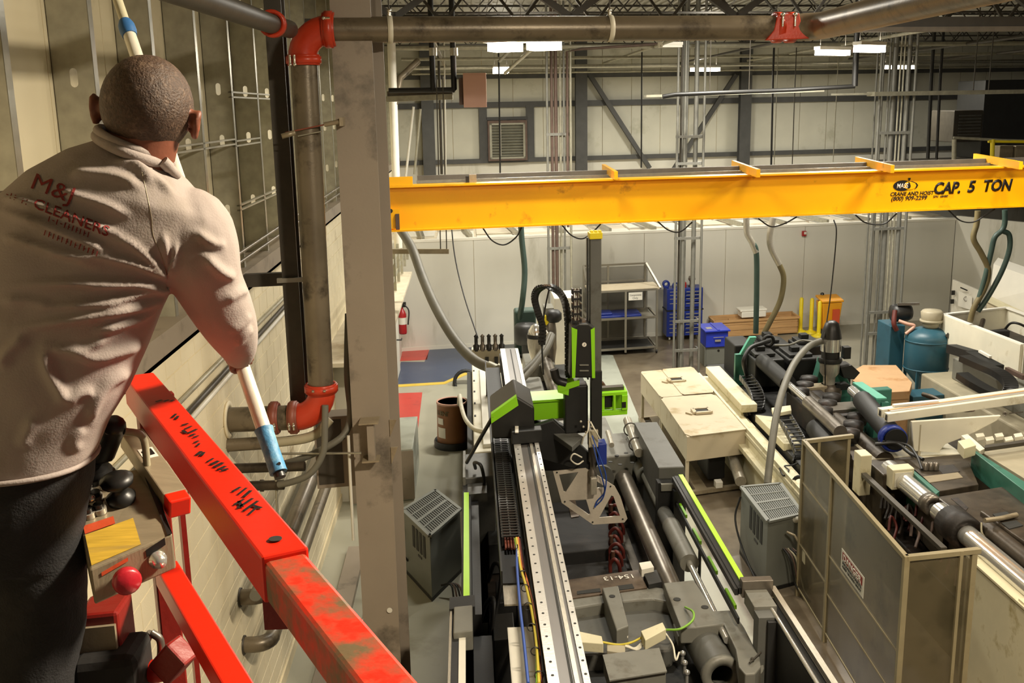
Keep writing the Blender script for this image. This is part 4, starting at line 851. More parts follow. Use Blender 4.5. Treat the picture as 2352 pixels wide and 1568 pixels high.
for k, (m, pts) in enumerate((('cable_orange', [(1190, 1235), (1194, 1268), (1200, 1300), (1212, 1340), (1226, 1400), (1236, 1470), (1242, 1568)]), ('cable_yellow', [(1186, 1235), (1191, 1270), (1196, 1305), (1208, 1345), (1222, 1405), (1232, 1475), (1238, 1568)]), ('cable_lime', [(1183, 1237), (1190, 1272), (1200, 1318), (1214, 1360), (1226, 1420), (1233, 1490), (1234, 1568)]), ('cable_blue', [(1188, 1260), (1187, 1290), (1190, 1340), (1195, 1400), (1203, 1470), (1213, 1568)]), ('cable_red', [(1193, 1238), (1196, 1264), (1203, 1310), (1216, 1365), (1230, 1430), (1239, 1510), (1244, 1568)]), ('cable_white', [(1188, 1252), (1189, 1266), (1190, 1280)]))):
    MB().tube(spline([at(px, py, z=2.52 + .01 * (k % 2)) for px, py in pts], 6), .0115, 6).build('cable', m, RB)
for py in (1318, 1350, 1392, 1440, 1495, 1550):
    q = at(1201 + (py - 1318) * .16, py, z=2.525); MB().ring(q - V((0, .004, 0)), q + V((0, .004, 0)), .034, .028, 10).build('cable_tie', 'black_plastic', RB)
# carriage hood
hx0, hx1, hr = .19, .665, .47
MB().prism([(hx0, 11.0, 2.62), (hx0, 11.0, 2.90), (hr, 11.0, 3.10), (hx1, 11.0, 2.97), (hx1, 11.0, 2.60)], (0, .78, 0)).build('carriage_hood', 'black_plastic', RB, .02)
MB().prism([(hx0 - .004, 10.985, 2.80), (hx0 - .004, 10.985, 2.905), (hr, 10.985, 3.105), (hr + .02, 10.985, 3.0)], (0, .09, 0)).build('lime_stripe', 'lime', RB)
MB().box(.4, .74, 10.85, 11.0, 2.6, 2.75).build('carriage', 'machine_black', RB, .01); slab('carriage_tag', 'white_ink', [(1183, 978), (1191, 978), (1191, 992), (1183, 992)], 2.76, .01, RB)
MB().tube([at(1133, 955, y=11.0), at(1100, 1012, y=11.3), at(1072, 1062, y=11.7)], .022, 8).build('support_strut', 'black_plastic', RB)
MB().prism([(.5, 11.3, 2.6), (.5, 11.3, 2.35), (1.35, 11.3, 2.05), (1.42, 11.3, 2.2), (.9, 11.3, 2.72)], (0, .1, 0)).build('kick_arm', 'machine_black', RB, .01)
MB().prism([at(1222, 958, y=11.75), at(1338, 1022, y=11.75), at(1336, 1082, y=11.75), at(1238, 1082, y=11.75), at(1222, 1000, y=11.75)], (0, .55, 0)).build('kick_housing', 'machine_black', RB, .02); slab('kick_cover', 'machine_grey', [(1226, 964), (1256, 958), (1340, 1002), (1314, 1026)], 2.56, .06, RB, .006)
MB().prism([at(1254, 998, y=11.74), at(1286, 1004, y=11.74), at(1288, 1024, y=11.74), at(1254, 1014, y=11.74)], (0, .02, 0)).build('kick_panel', 'vent_dark', RB)
# lime cross beam
MB().box(.66, 1.30, 11.55, 11.85, 2.66, 2.88).build('cross_beam', 'lime', RB, .008); MB().box(.64, 1.12, 11.5, 11.9, 2.88, 2.91).build('beam_lid', 'lime', RB, .004)
f = MB().box(1.44, 1.79, 11.55, 11.6, 2.68, 2.74).box(1.44, 1.79, 11.55, 11.85, 2.92, 2.96).box(1.44, 1.52, 11.55, 11.6, 2.74, 2.92).box(1.62, 1.65, 11.55, 11.6, 2.74, 2.92).box(1.72, 1.79, 11.55, 11.6, 2.74, 2.92).box(1.44, 1.79, 11.8, 11.85, 2.68, 2.94)
f.build('cross_beam', 'lime', RB, .004); MB().box(1.53, 1.62, 11.62, 11.7, 2.76, 2.91).build('beam_motor', 'black_plastic', RB); MB().box(1.72, 1.77, 11.545, 11.551, 2.77, 2.84).build('warning_label', 'black_ink', RB); MB().box(.80, .84, 11.54, 11.551, 2.73, 2.81).build('warning_label', 'black_ink', RB)
MB().box(1.42, 1.76, 11.62, 11.72, 2.96, 3.0).build('linear_rail', 'dark_steel', RB)
MB().tube(spline([at(1372, 885, y=11.9), at(1380, 878, y=11.9), at(1388, 888, y=11.9)], 6), .025, 8).build('hose_loop', 'copper_brown', RB)
# vertical arm
MB().box(1.03, 1.30, 11.3, 11.52, 2.55, 3.12).build('arm_carriage', 'machine_black', RB, .02); MB().prism([at(1281, 893, y=11.28), at(1308, 886, y=11.28), at(1308, 878, y=11.28), at(1306, 908, y=11.28), at(1284, 902, y=11.28)], (0, .02, 0)).build('arm_trim', 'lime', RB)
MB().prism([at(1281, 886, y=11.27), at(1331, 872, y=11.27), at(1331, 885, y=11.27), at(1282, 902, y=11.27)], (0, .2, 0)).build('arm_trim', 'lime', RB)
MB().tube(spline([at(1272, 848, y=11.3), at(1280, 872, y=11.3), at(1300, 880, y=11.3)], 5), .05, 10).build('cable_duct', 'black_plastic', RB)
MB().box(1.315, 1.44, 11.22, 11.38, 3.3, 4.84).build('arm_column', 'machine_grey', RB, .008); MB().box(1.325, 1.45, 11.23, 11.37, 2.5, 3.3).build('arm_column', 'machine_black', RB, .008); MB().box(1.285, 1.30, 11.25, 11.35, 3.2, 4.8).build('arm_belt', 'machine_black', RB)
MB().box(1.305, 1.45, 11.2, 11.4, 4.79, 4.86).build('arm_cap', 'safety_yellow', RB, .008)
for k in range(3): MB().box(1.32 + k * .045, 1.35 + k * .045, 11.22, 11.3, 4.86, 4.88).build('arm_cap', 'safety_yellow', RB)
hood = [at(1312, 752, y=11.15), at(1330, 742, y=11.15), at(1352, 742, y=11.15), at(1366, 752, y=11.15), at(1367, 868, y=11.15), at(1309, 868, y=11.15)]
MB().prism(hood, (0, .3, .0)).build('arm_hood', 'black_plastic', RB, .02)
MB().prism([at(1313, 752, y=11.14), at(1326, 757, y=11.14), at(1321, 868, y=11.14), at(1314, 868, y=11.14)], (0, .02, 0)).build('lime_stripe', 'lime', RB); MB().prism([at(1366, 752, y=11.14), at(1357, 757, y=11.14), at(1360, 868, y=11.14), at(1367, 868, y=11.14)], (0, .02, 0)).build('lime_stripe', 'lime', RB)
c = at(1342, 791, y=11.14); MB().lathe([(.025, 0), (.025, .006)], c, 20, (0, -1, 0)).build('round_emblem', 'white_ink', RB); MB().bar(c + V((.008, -.008, .012)), c + V((-.006, -.008, -.012)), .005, .003, (0, 1, 0)).build('emblem_mark', 'black_ink', RB)
for yy in (838, 851): MB().bar(at(1331, yy, y=11.14), at(1352, yy, y=11.14), .02, .012).build('hood_vent', 'machine_light_grey', RB)
# drag chain of the arm
def chain(pts, m, w_=.09, n=4, nm='chain_link'):
    s_ = spline(pts, n)
    for a, b in zip(s_[:-1], s_[1:]):
        d = b - a; q = a + d * .5
        MB().bar(a + d * .08 - V((0, w_ / 2, 0)), b - d * .08 - V((0, w_ / 2, 0)), .014, .08, (1, 0, .01)).bar(a + d * .08 + V((0, w_ / 2, 0)), b - d * .08 + V((0, w_ / 2, 0)), .014, .08, (1, 0, .01)).bar(q - V((0, w_ / 2, 0)), q + V((0, w_ / 2, 0)), .03, .075, d).build(nm, m, RB)
chain([at(1306, 865, y=11.5), at(1306, 800, y=11.5), at(1305, 740, y=11.55), at(1298, 695, y=11.6), at(1282, 668, y=11.65), at(1258, 658, y=11.7), at(1236, 664, y=11.75), at(1228, 685, y=11.8), at(1236, 718, y=11.8), at(1246, 750, y=11.8), at(1244, 790, y=11.8)], 'black_plastic', .1, 5)
q0 = at(1324, 668, y=11.3)
for k in range(6):
    z_ = q0.z - k * .085; MB().box(q0.x - .055, q0.x - .04, 11.25, 11.35, z_ - .03, z_ + .03).box(q0.x + .04, q0.x + .055, 11.25, 11.35, z_ - .03, z_ + .03).box(q0.x - .05, q0.x + .05, 11.25, 11.27, z_ - .01, z_ + .012).build('chain_link', 'black_plastic', RB)
for k in range(4): MB().tube([q0 + V((-.03 + k * .02, .03, .02)), q0 + V((-.03 + k * .02, .03, -.5))], .009, 6).build('chain_cable', ('copper_brown', 'cable_white')[k % 2], RB)
# wrist and end-of-arm plate
c = at(1349, 1140, y=11.25)
MB().lathe([(.05, .0), (.05, .12), (.035, .14), (.035, .22), (.055, .24), (.055, .42), (.06, .44), (.06, .58)], V((1.345, 11.25, 2.0)), 14).build('wrist', 'machined_steel', RB); MB().box(1.29, 1.40, 11.18, 11.32, 2.42, 2.62).build('wrist_block', 'putty', RB, .006)
MB().box(1.31, 1.38, 11.15, 11.22, 1.86, 2.06).build('gripper_body', 'bright_steel', RB, .006)
yp = 11.3
def pp(px, py): return at(px, py, y=yp)
outer = [(1270, 1081), (1345, 1074), (1412, 1116), (1425, 1140), (1441, 1190), (1434, 1199), (1362, 1204), (1290, 1154)]
tri = [[(1284, 1089), (1328, 1083), (1300, 1129), (1295, 1128)], [(1306, 1148), (1346, 1146), (1356, 1179), (1352, 1181)], [(1404, 1137), (1409, 1139), (1424, 1184), (1376, 1188)], [(1358, 1096), (1392, 1118), (1360, 1121)]]
cu = bpy.data.curves.new('end_plate', 'CURVE'); cu.dimensions = '2D'; cu.fill_mode = 'BOTH'; cu.extrude = .008
o0 = pp(1350, 1140); ux = V((1, 0, 0)); uz = V((0, 0, 1))
for poly in [outer] + tri:
    sp = cu.splines.new('POLY'); sp.points.add(len(poly) - 1); sp.use_cyclic_u = True
    for i, p in enumerate(poly): w_ = pp(*p) - o0; sp.points[i].co = (w_.x, w_.z, 0, 1)
t_ = bpy.data.objects.new('t', cu); COL.objects.link(t_); me = bpy.data.meshes.new_from_object(t_.evaluated_get(bpy.context.evaluated_depsgraph_get())); bpy.data.objects.remove(t_)
for v_ in me.vertices: x_, y_, z_ = v_.co; v_.co = (o0.x + x_, yp - z_, o0.z + y_)
me.materials.clear(); me.materials.append(MAT['plate_alu']); ep = bpy.data.objects.new('end_plate', me); COL.objects.link(ep); attach(ep, RB)
for p in ((1279, 1084), (1402, 1116), (1297, 1151), (1430, 1191), (1361, 1198)): q = pp(*p); MB().cyl(q - V((0, .01, 0)), q - V((0, .013, 0)), .011, 8).build('plate_hole', 'vent_dark', RB)
MB().tube(spline([at(1362, 1020, y=11.1), at(1372, 1060, y=11.05), at(1384, 1100, y=11.1), at(1388, 1130, y=11.2), at(1372, 1150, y=11.25), at(1366, 1165, y=11.25)], 7), .009, 6).build('air_line', 'cable_blue', RB); MB().tube(spline([at(1360, 1000, y=11.1), at(1376, 1045, y=11.05), at(1392, 1095, y=11.1), at(1386, 1140, y=11.2), at(1370, 1160, y=11.25)], 7), .008, 6).build('air_line', 'cable_blue', RB)
MB().tube(spline([at(1336, 1050, y=11.1), at(1318, 1042, y=11.05), at(1311, 1055, y=11.05), at(1326, 1066, y=11.1), at(1340, 1058, y=11.15)], 7), .010, 6).build('air_line', 'cable_white', RB); MB().tube(spline([at(1352, 965, y=11.1), at(1350, 990, y=11.05), at(1341, 1003, y=11.05), at(1336, 1020, y=11.1)], 7), .009, 6).build('air_line', 'cable_white', RB); MB().tube(spline([at(1356, 968, y=11.1), at(1368, 990, y=11.05), at(1378, 1008, y=11.1)], 7), .009, 6).build('air_line', 'cable_white', RB)
MB().box(1.4, 1.5, 11.2, 11.4, 2.2, 2.45).build('valve_island', 'tool_blue', RB, .008)
for k in range(5): q = at(1334 + k * 6, 968 + (k % 3) * 12, y=11.12); MB().sphere(q, .016, 8).build('fitting', 'bright_steel', RB)
# ================================================================ PRESS TWO (teal and cream) AND ITS GUARDS
P2 = thing('moulding_machine', 'older teal and cream injection moulding press right of the beige boxes', 'machine', (5.6, 14, 0))
MB().box(4.75, 6.9, 13.6, 20.5, .1, 1.02).build('bed', 'machine_black', P2, .02)
MB().box(5.34, 7.0, 6.0, 13.0, 0, .75).build('bed', 'oily_dark', P2, .02)
MB().box(4.55, 4.83, 16.8, 19.5, 1.06, 1.2, .1).build('side_cover', 'cream_machine', P2, .01); MB().box(4.58, 4.66, 16.9, 19.4, .3, 1.06, .1).build('side_panel', 'cream_machine', P2)
MB().box(4.40, 4.62, 12.6, 19.6, .92, .98, 0).build('side_ledge', 'cream_machine', P2, .006); MB().box(4.42, 4.46, 12.6, 19.6, .98, 1.05, 0).build('ledge_lip', 'cream_machine', P2); MB().box(4.42, 4.7, 12.6, 19.6, 0, .92, 0).build('side_panel', 'cream_machine', P2)
MB().box(4.30, 4.46, 12.7, 17.0, .70, .78, 0).build('side_ledge', 'cream_machine', P2, .006); MB().box(4.36, 4.41, 13.4, 13.6, .35, .6, 0).build('side_slot', 'vent_dark', P2)
slab('side_cover', 'cream_machine', [(1735, 952), (1790, 958), (1840, 1020), (1800, 1018)], 1.12, .12, P2, .006)
# injection unit: motors, hydraulic blocks, barrels
for (x0, x1, y0, y1, z0, z1) in ((5.15, 5.72, 18.2, 19.1, 1.1, 1.62), (5.8, 6.35, 18.3, 19.2, 1.0, 1.6), (6.4, 6.9, 18.0, 19.0, .9, 1.5), (5.05, 5.45, 19.3, 20.1, 1.0, 1.66), (5.55, 6.2, 19.4, 20.1, 1.0, 1.62), (6.3, 6.8, 19.3, 20.0, 1.0, 1.6), (5.9, 6.5, 17.2, 18.0, .95, 1.35)):
    MB().box(x0, x1, y0, y1, z0, z1).build('drive_block', 'machine_black', P2, .03)
for (x0, x1, y0, y1, z1) in ((5.2, 5.6, 18.4, 18.9, 1.66), (5.85, 6.3, 18.4, 19.1, 1.63), (5.65, 6.0, 19.5, 20.0, 1.66), (6.35, 6.75, 19.4, 19.9, 1.64)):
    MB().box(x0, x1, y0, y1, z1 - .03, z1 + .03).build('block_lid', 'machine_dark', P2, .01); MB().box(x0 + .1, x0 + .26, y0 + .2, y0 + .4, z1 + .03, z1 + .12).build('valve', 'machine_black', P2, .01)
q = at(1665 + 100, 782, y=18.9); MB().ring(q - V((0, .03, 0)), q + V((0, .03, 0)), .12, .07, 16).build('hose_clip', 'black_rubber', P2)
MB().tube([(5.3, 18.2, 1.6), (5.28, 16.6, 1.6)], .14, 18).build('cylinder', 'machine_black', P2); MB().tube([(5.28, 16.7, 1.6), (5.26, 15.0, 1.6)], .055, 14).build('piston_rod', 'chrome', P2); MB().tube([(5.26, 15.5, 1.6), (5.24, 14.0, 1.58)], .10, 16).build('cylinder', 'machined_steel', P2); MB().tube([(5.2, 14.9, 1.35), (5.12, 13.6, 1.3)], .16, 18).build('cylinder', 'machine_black', P2)
MB().tube([(5.6, 17.0, 1.35), (5.7, 13.5, 1.3)], .14, 16).build('injection_barrel', 'oily_steel', P2); MB().box(5.3, 5.9, 15.2, 16.8, 1.05, 1.45).build('barrel_carriage', 'oily_dark', P2, .03)
for k in range(9):
    y = 14.2 + k * .38; MB().lathe([(.0, 0), (.13, 0), (.15, .08), (.15, .16), (.0, .18)], (5.45 + .2 * (k % 3), y, 1.38), 12).build('motor_head', 'oily_dark', P2)
MB().tube([(5.97, 15.1, 1.72), (5.78, 13.35, 1.66)], .15, 20).build('cylinder', 'machine_black', P2); MB().ring((5.76, 13.38, 1.655), (5.78, 13.52, 1.655), .185, .14, 20).build('cylinder_guard', 'tool_blue', P2); MB().tube([(5.99, 15.6, 1.74), (5.97, 15.0, 1.72)], .08, 14).build('piston_rod', 'chrome', P2)
MB().box(4.92, 5.12, 18.7, 18.8, .9, 1.62).build('teal_plate', 'teal_machine', P2, .01); MB().prism([(5.0, 18.65, 1.62), (5.12, 18.65, 1.62), (5.3, 18.65, 1.95), (5.18, 18.65, 1.95)], (0, .1, 0)).build('teal_plate', 'teal_light', P2)
MB().prism([(5.85, 17.2, 1.0), (6.6, 17.2, 1.0), (6.6, 17.2, 1.35), (6.3, 17.2, 1.85), (6.05, 17.2, 1.85)], (0, .25, 0)).build('teal_block', 'teal_machine', P2, .02); MB().box(6.35, 7.0, 16.4, 16.6, .9, 1.5).build('teal_block', 'teal_machine', P2, .02)
pl = [at(1958, 880, y=15.9), at(2013, 917, y=14.95), at(2005, 1005, y=14.95), at(1990, 1000, y=15.1), at(1955, 950, y=15.9)]
MB().prism(pl, (.07, .0, .0)).build('teal_guard', 'teal_machine', P2); MB().prism([pl[0], pl[1], pl[1] + V((.16, 0, 0)), pl[0] + V((.16, 0, 0))], (0, 0, .02)).build('guard_top', 'teal_light', P2); MB().box(6.2, 6.32, 14.93, 15.0, .9, 1.72).build('teal_guard', 'teal_machine', P2)
MB().box(5.55, 6.45, 15.4, 15.8, 1.35, 1.5).build('carriage_plate', 'machined_steel', P2, .01)
def drag(pts, nm, m, par, w_=.22, n=3):
    s_ = spline(pts, n)
    for a, b in zip(s_[:-1], s_[1:]):
        d = b - a; c0 = a.lerp(b, .5); r = V((1, KS, 0)) * (w_ / 2)
        MB().bar(a + d * .06 - r, b - d * .06 - r, .02, .09).bar(a + d * .06 + r, b - d * .06 + r, .02, .09).bar(c0 - r + V((0, 0, .04)), c0 + r + V((0, 0, .04)), .045, .014, (0, 0, 1)).build(nm, m, par)
drag([at(1712, 865, z=1.35), at(1728, 885, z=1.32), at(1738, 905, z=1.25), at(1742, 925, z=1.15), at(1736, 945, z=1.05), at(1722, 950, z=1.0)], 'chain_link', 'black_plastic', P2)
drag([at(1800, 955, z=1.3), at(1818, 985, z=1.25), at(1832, 1012, z=1.2), at(1842, 1040, z=1.08), at(1838, 1060, z=.98)], 'chain_link', 'black_plastic', P2)
slab('chain_bracket', 'cream_machine', [(1772, 936), (1816, 930), (1818, 942), (1776, 950)], 1.42, .06, P2, .006)
MB().tube(spline([at(1715, 860, z=1.4), at(1708, 830, z=1.7), at(1722, 800, z=1.9), at(1750, 788, z=1.95), at(1768, 782, z=1.95)], 6), .04, 10).build('hydraulic_hose', 'black_rubber', P2); MB().tube(spline([at(1780, 793, z=1.9), at(1812, 792, z=1.92), at(1840, 782, z=1.9), at(1866, 784, z=1.9)], 6), .02, 8).build('hydraulic_hose', 'hose_grey', P2)
lo = thing('hopper_loader', 'chrome loader with black bullet cap on the teal press', 'loader', (6.05, 16.5, 1.5)); c = V((6.08, 16.9, 1.5))
MB().lathe([(.1, 0), (.1, .12), (.16, .2), (.17, .38)], c, 20).build('glass_body', 'bright_steel', lo); MB().lathe([(.19, .38), (.2, .42), (.19, .46)], c, 20).build('band', 'black_rubber', lo); MB().lathe([(.15, .46), (.15, .6)], c, 20).build('throat', 'black_plastic', lo); MB().lathe([(.17, .58), (.165, .82)], c, 20).build('chrome_body', 'chrome', lo); MB().lathe([(.175, .80), (.15, .94), (.11, 1.06), (.05, 1.1), (0, 1.1)], c, 20).build('cap', 'black_plastic', lo)
MB().box(6.15, 6.4, 16.75, 17.0, 1.42, 1.5).build('slide_gate', 'black_plastic', lo); MB().prism([at(1930, 842, y=16.8), at(1956, 838, y=16.8), at(1976, 856, y=16.8), at(1962, 872, y=16.8), at(1938, 868, y=16.8)], (0, .3, 0)).build('slide_gate', 'black_plastic', lo, .01); MB().box(5.55, 6.0, 16.7, 16.95, 1.36, 1.5).build('feed_block', 'panel_tan', lo, .01); MB().lathe([(.22, -.2), (.22, -.05), (.13, 0)], c, 18).build('mount', 'oily_steel', lo); MB().box(6.28, 6.4, 16.8, 16.95, 1.95, 2.15).build('switch_box', 'black_plastic', lo)
MB().tube(spline([c + V((-.12, -.02, .95)), c + V((-.14, -.1, .6)), c + V((-.13, -.15, .3)), c + V((-.1, -.1, 0))], 6), .012, 6).build('cable', 'black_rubber', lo)
hose('conveying_hose', 'grey hose arching from the chrome loader down past the beige boxes', [at(1886, 783, y=16.9), at(1856, 797, y=16.4), at(1824, 835, y=15.8), at(1800, 890, y=15.2), at(1784, 950, y=14.7), at(1773, 1020, y=14.3), at(1766, 1080, y=14.1), at(1763, 1110, y=14.0)], .055, 'hose_grey', n=12)
hose('control_cable', 'thin cable hanging from the crane to the chrome loader on the teal press', [at(1915, 505, y=17.5), at(1921, 530, y=17.4), at(1916, 600, y=17.3), at(1906, 690, y=17.1), at(1893, 775, y=16.8)], .012, 'black_rubber', n=6, cat='cable')
for (pts, lbl, mm) in (([(1714, 500), (1716, 535), (1727, 556), (1737, 580), (1738, 660), (1736, 765)], 'dark green drop hose left of the olive one behind the crane', 'hose_green'), ([(1776, 500), (1768, 540), (1771, 570), (1790, 608), (1800, 640), (1792, 690), (1768, 740), (1752, 770)], 'olive drop hose bending right then back left behind the crane', 'hose_olive')):
    hs = hose('drop_hose', lbl, [at(px, py, y=20.0) for px, py in pts], .055, mm, n=12)
    MB().tube(spline([at(px, py, y=20.0) for px, py in pts[:4]], 6), .06, 10).build('metal_sleeve', 'bright_steel', hs)
# clamp end
MB().box(5.25, 7.3, 12.6, 13.1, .75, 1.5).build('platen', 'oily_steel', P2, .02); MB().box(5.25, 7.3, 13.1, 14.2, .75, 1.34).build('platen', 'oily_steel', P2, .02)
for x in (5.47, 6.88):
    MB().tube([(x, 11.5, 1.45), (x, 12.8, 1.45)], .12, 20).build('tie_bar', 'chrome', P2); MB().tube([(x, 7.0, 1.45), (x, 11.3, 1.45)], .115, 20).build('tie_bar', 'chrome', P2)
    MB().ring((x, 10.6, 1.45), (x, 11.0, 1.45), .2, .115, 20).build('bushing', 'oily_dark', P2); MB().ring((x, 11.45, 1.45), (x, 11.6, 1.45), .13, .06, 16).build('tie_collar', 'machined_steel', P2)
slab('mould_block', 'oily_steel', [(2095, 1078), (2225, 1060), (2248, 1112), (2155, 1128)], 1.55, .5, P2, .01); slab('mould_block', 'teal_machine', [(2086, 1076), (2096, 1074), (2158, 1128), (2150, 1134)], 1.55, .5, P2)
slab('mould_plate', 'oily_dark', [(2150, 1070), (2190, 1066), (2205, 1082), (2165, 1088)], 1.556, .05, P2); slab('mould_plate', 'panel_tan', [(2120, 1094), (2200, 1084), (2212, 1096), (2135, 1108)], 1.557, .03, P2)
for k in range(3): q = at(2125 + k * 12, 1078, z=1.56); MB().lathe([(.04, 0), (.04, .09), (.02, .1)], q, 10).build('pipe_fitting', 'machined_steel', P2)
slab('moving_platen', 'oily_steel', [(2150, 1140), (2330, 1112), (2420, 1170), (2420, 1240), (2215, 1190)], 1.56, .6, P2, .02); slab('platen_step', 'oily_steel', [(2108, 1140), (2145, 1140), (2200, 1200), (2168, 1205)], 1.35, .5, P2, .01)
slab('platen_rib', 'oily_dark', [(2184, 1144), (2200, 1142), (2224, 1165), (2218, 1172)], 1.566, .02, P2); slab('toggle_arm', 'oily_steel', [(2250, 1172), (2300, 1164), (2420, 1240), (2420, 1290)], 1.62, .2, P2, .02); slab('toggle_block', 'oily_dark', [(2215, 1172), (2245, 1165), (2268, 1192), (2240, 1205)], 1.5, .4, P2, .01)
slab('platen_window', 'vent_dark', [(2280, 1180), (2312, 1174), (2330, 1188), (2298, 1196)], 1.63, .02, P2); slab('platen_window', 'vent_dark', [(2300, 1200), (2334, 1194), (2350, 1206), (2318, 1214)], 1.63, .02, P2)
MB().tube(spline([at(2262, 1195, z=1.66), at(2300, 1190, z=1.66), at(2335, 1182, z=1.66)], 5), .03, 8).build('grease_pipe', 'panel_tan', P2); MB().tube(spline([at(2254, 1200, z=1.6), at(2256, 1225, z=1.5), at(2275, 1245, z=1.4), at(2288, 1262, z=1.35)], 5), .012, 6).build('grease_line', 'hose_clear', P2)
MB().tube([at(2270, 1215, z=1.5), at(2400, 1320, z=1.5)], .1, 16).build('toggle_pin', 'oily_steel', P2)
MB().bar(at(1972, 1078, z=1.4), at(2168, 1262, z=1.4), .07, .05).build('guide_rail', 'dark_steel', P2)
rnd = random.Random(5)
for i in range(14):
    x = 5.1 + rnd.random() * .35; y = 10.2 + rnd.random() * 2.2; z = .9 + rnd.random() * .3
    MB().tube(spline([(x, y, z), (x + .06, y + .1, z + .15), (x + .12, y + .05, z + .02), (x + .02, y - .1, z - .1)], 4), .018, 6).build('hydraulic_hose', ('oily_dark', 'cable_red', 'rust_brown')[i % 3], P2)
MB().box(5.06, 5.22, 12.75, 13.0, 1.1, 1.66).build('bracket_box', 'cream_machine', P2, .01); MB().box(5.3, 5.6, 12.3, 12.5, 1.35, 1.62).build('bracket_box', 'cream_machine', P2, .01); MB().box(5.33, 5.57, 12.29, 12.3, 1.39, 1.58).build('box_recess', 'cream_white', P2)
slab('gate_rail', 'teal_machine', [(2232, 1034), (2244, 1036), (2420, 1148), (2420, 1178)], 1.72, .3, P2, .006); slab('gate_panel', 'putty', [(2248, 1034), (2420, 1005), (2420, 1140)], 1.66, .1, P2); slab('gate_rail', 'cream_white', [(2208, 1000), (2222, 996), (2262, 1030), (2250, 1036)], 1.75, .06, P2); slab('gate_rail', 'dark_steel', [(2262, 1022), (2420, 1000), (2420, 1006), (2262, 1028)], 1.8, .05, P2)
slab('switch_box', 'cream_machine', [(2200, 1012), (2228, 1006), (2242, 1022), (2215, 1030)], 1.85, .14, P2, .006)
for k in range(6): slab('terminal_strip', 'cream_white', [(2240 + k * 22, 996 + (k % 2) * 8), (2258 + k * 22, 993 + (k % 2) * 8), (2262 + k * 22, 1001 + (k % 2) * 8), (2244 + k * 22, 1004 + (k % 2) * 8)], 1.7, .05, P2)
MB().tube(spline([at(2010, 1020, z=1.6), at(2060, 1018, z=1.64), at(2090, 1040, z=1.62), at(2120, 1055, z=1.62)], 6), .025, 8).build('cable', 'black_rubber', P2); MB().tube(spline([at(2020, 1012, z=1.62), at(2080, 1020, z=1.66), at(2105, 1045, z=1.65), at(2118, 1078, z=1.58)], 6), .018, 8).build('cable', 'black_rubber', P2)
MB().box(5.5, 6.1, 13.5, 14.2, 1.0, 1.35).build('platen_rear', 'putty', P2, .02)
MB().tube(spline([at(1790, 1075, z=1.02), at(1800, 1092, z=1.0), at(1812, 1080, z=1.0), at(1802, 1070, z=1.02), at(1820, 1068, z=1.02), at(1840, 1060, z=1.0)], 6), .012, 6).build('cable', 'black_rubber', P2); MB().ring(at(1838, 1112, z=1.0), at(1838, 1112, z=1.0) + V((.02, .03, .0)), .13, .08, 16).build('cable_coil', 'black_rubber', P2)
# cream front guard at the lower right corner
a = at(2232, 1288, x=4.95); gz = 1.42
cg = thing('machine_guard', 'tall cream sheet metal guard in the lower right corner', 'guard', (5.0, 9, 0))
MB().box(5.26, 5.30, 5.5, 10.15, 0, gz - .03, 0).build('guard_panel', 'cream_machine', cg); MB().box(5.24, 5.36, 5.5, 10.15, gz - .03, gz, 0).build('top_rail', 'cream_machine', cg, .005)
MB().box(5.26, 5.44, 8.7, 9.1, gz, gz + .02, 0).build('clip', 'cream_machine', cg); MB().box(5.36, 5.42, 5.5, 10, .8, gz - .1, 0).build('inner_wall', 'machine_black', cg)
# acrylic enclosure
EN_ = thing('acrylic_enclosure', 'yellowed clear plastic safety enclosure with aluminium frame and danger sign', 'enclosure', (4.2, 10.6, 0))
xe = lambda y: 4.10 - (12.16 - y) * .043
def epost(x, y, w_=.05, h=2.1): return MB().box(x - w_ / 2, x + w_ / 2, y - w_ / 2, y + w_ / 2, 0, h, 0).build('post', 'acrylic_frame', EN_)
for y in (12.16, 10.98, 8.74): epost(xe(y), y)
epost(4.72, 12.31, .04); epost(4.64, 8.84); epost(4.30, 12.20, .035); epost(4.5, 8.80, .03)
for (y0, y1) in ((8.74, 10.98), (10.98, 12.16)):
    a, b = V((xe(y0), y0, 0)), V((xe(y1), y1, 0))
    for z in (2.08, 1.55 if y1 > 11 else .62, .12, .72 if y1 > 11 else 1.1): MB().bar(a + V((0, 0, z)), b + V((0, 0, z)), .045 if z > 2 else .02, .045 if z > 2 else .02).build('rail', 'acrylic_frame', EN_)
    n = b - a; t = V((-n.y, n.x, 0)).normalized() * .004; MB().prism([a + V((0, 0, .14)), b + V((0, 0, .14)), b + V((0, 0, 2.06)), a + V((0, 0, 2.06))], t).build('clear_panel', 'acrylic', EN_)
for (a, b) in ((V((xe(12.16), 12.16, 0)), V((4.72, 12.31, 0))), (V((xe(8.74), 8.74, 0)), V((4.64, 8.84, 0)))):
    MB().bar(a + V((0, 0, 2.08)), b + V((0, 0, 2.08)) + (b - a) * .08, .06, .045).build('rail', 'acrylic_frame', EN_); n = b - a; t = V((-n.y, n.x, 0)).normalized() * .004
    MB().prism([a + V((0, 0, .14)), b + V((0, 0, .14)), b + V((0, 0, 2.06)), a + V((0, 0, 2.06))], t).build('clear_panel', 'acrylic', EN_); MB().bar(a + V((0, 0, .1)), b + V((0, 0, .1)), .05, .05).build('rail', 'acrylic_frame', EN_)
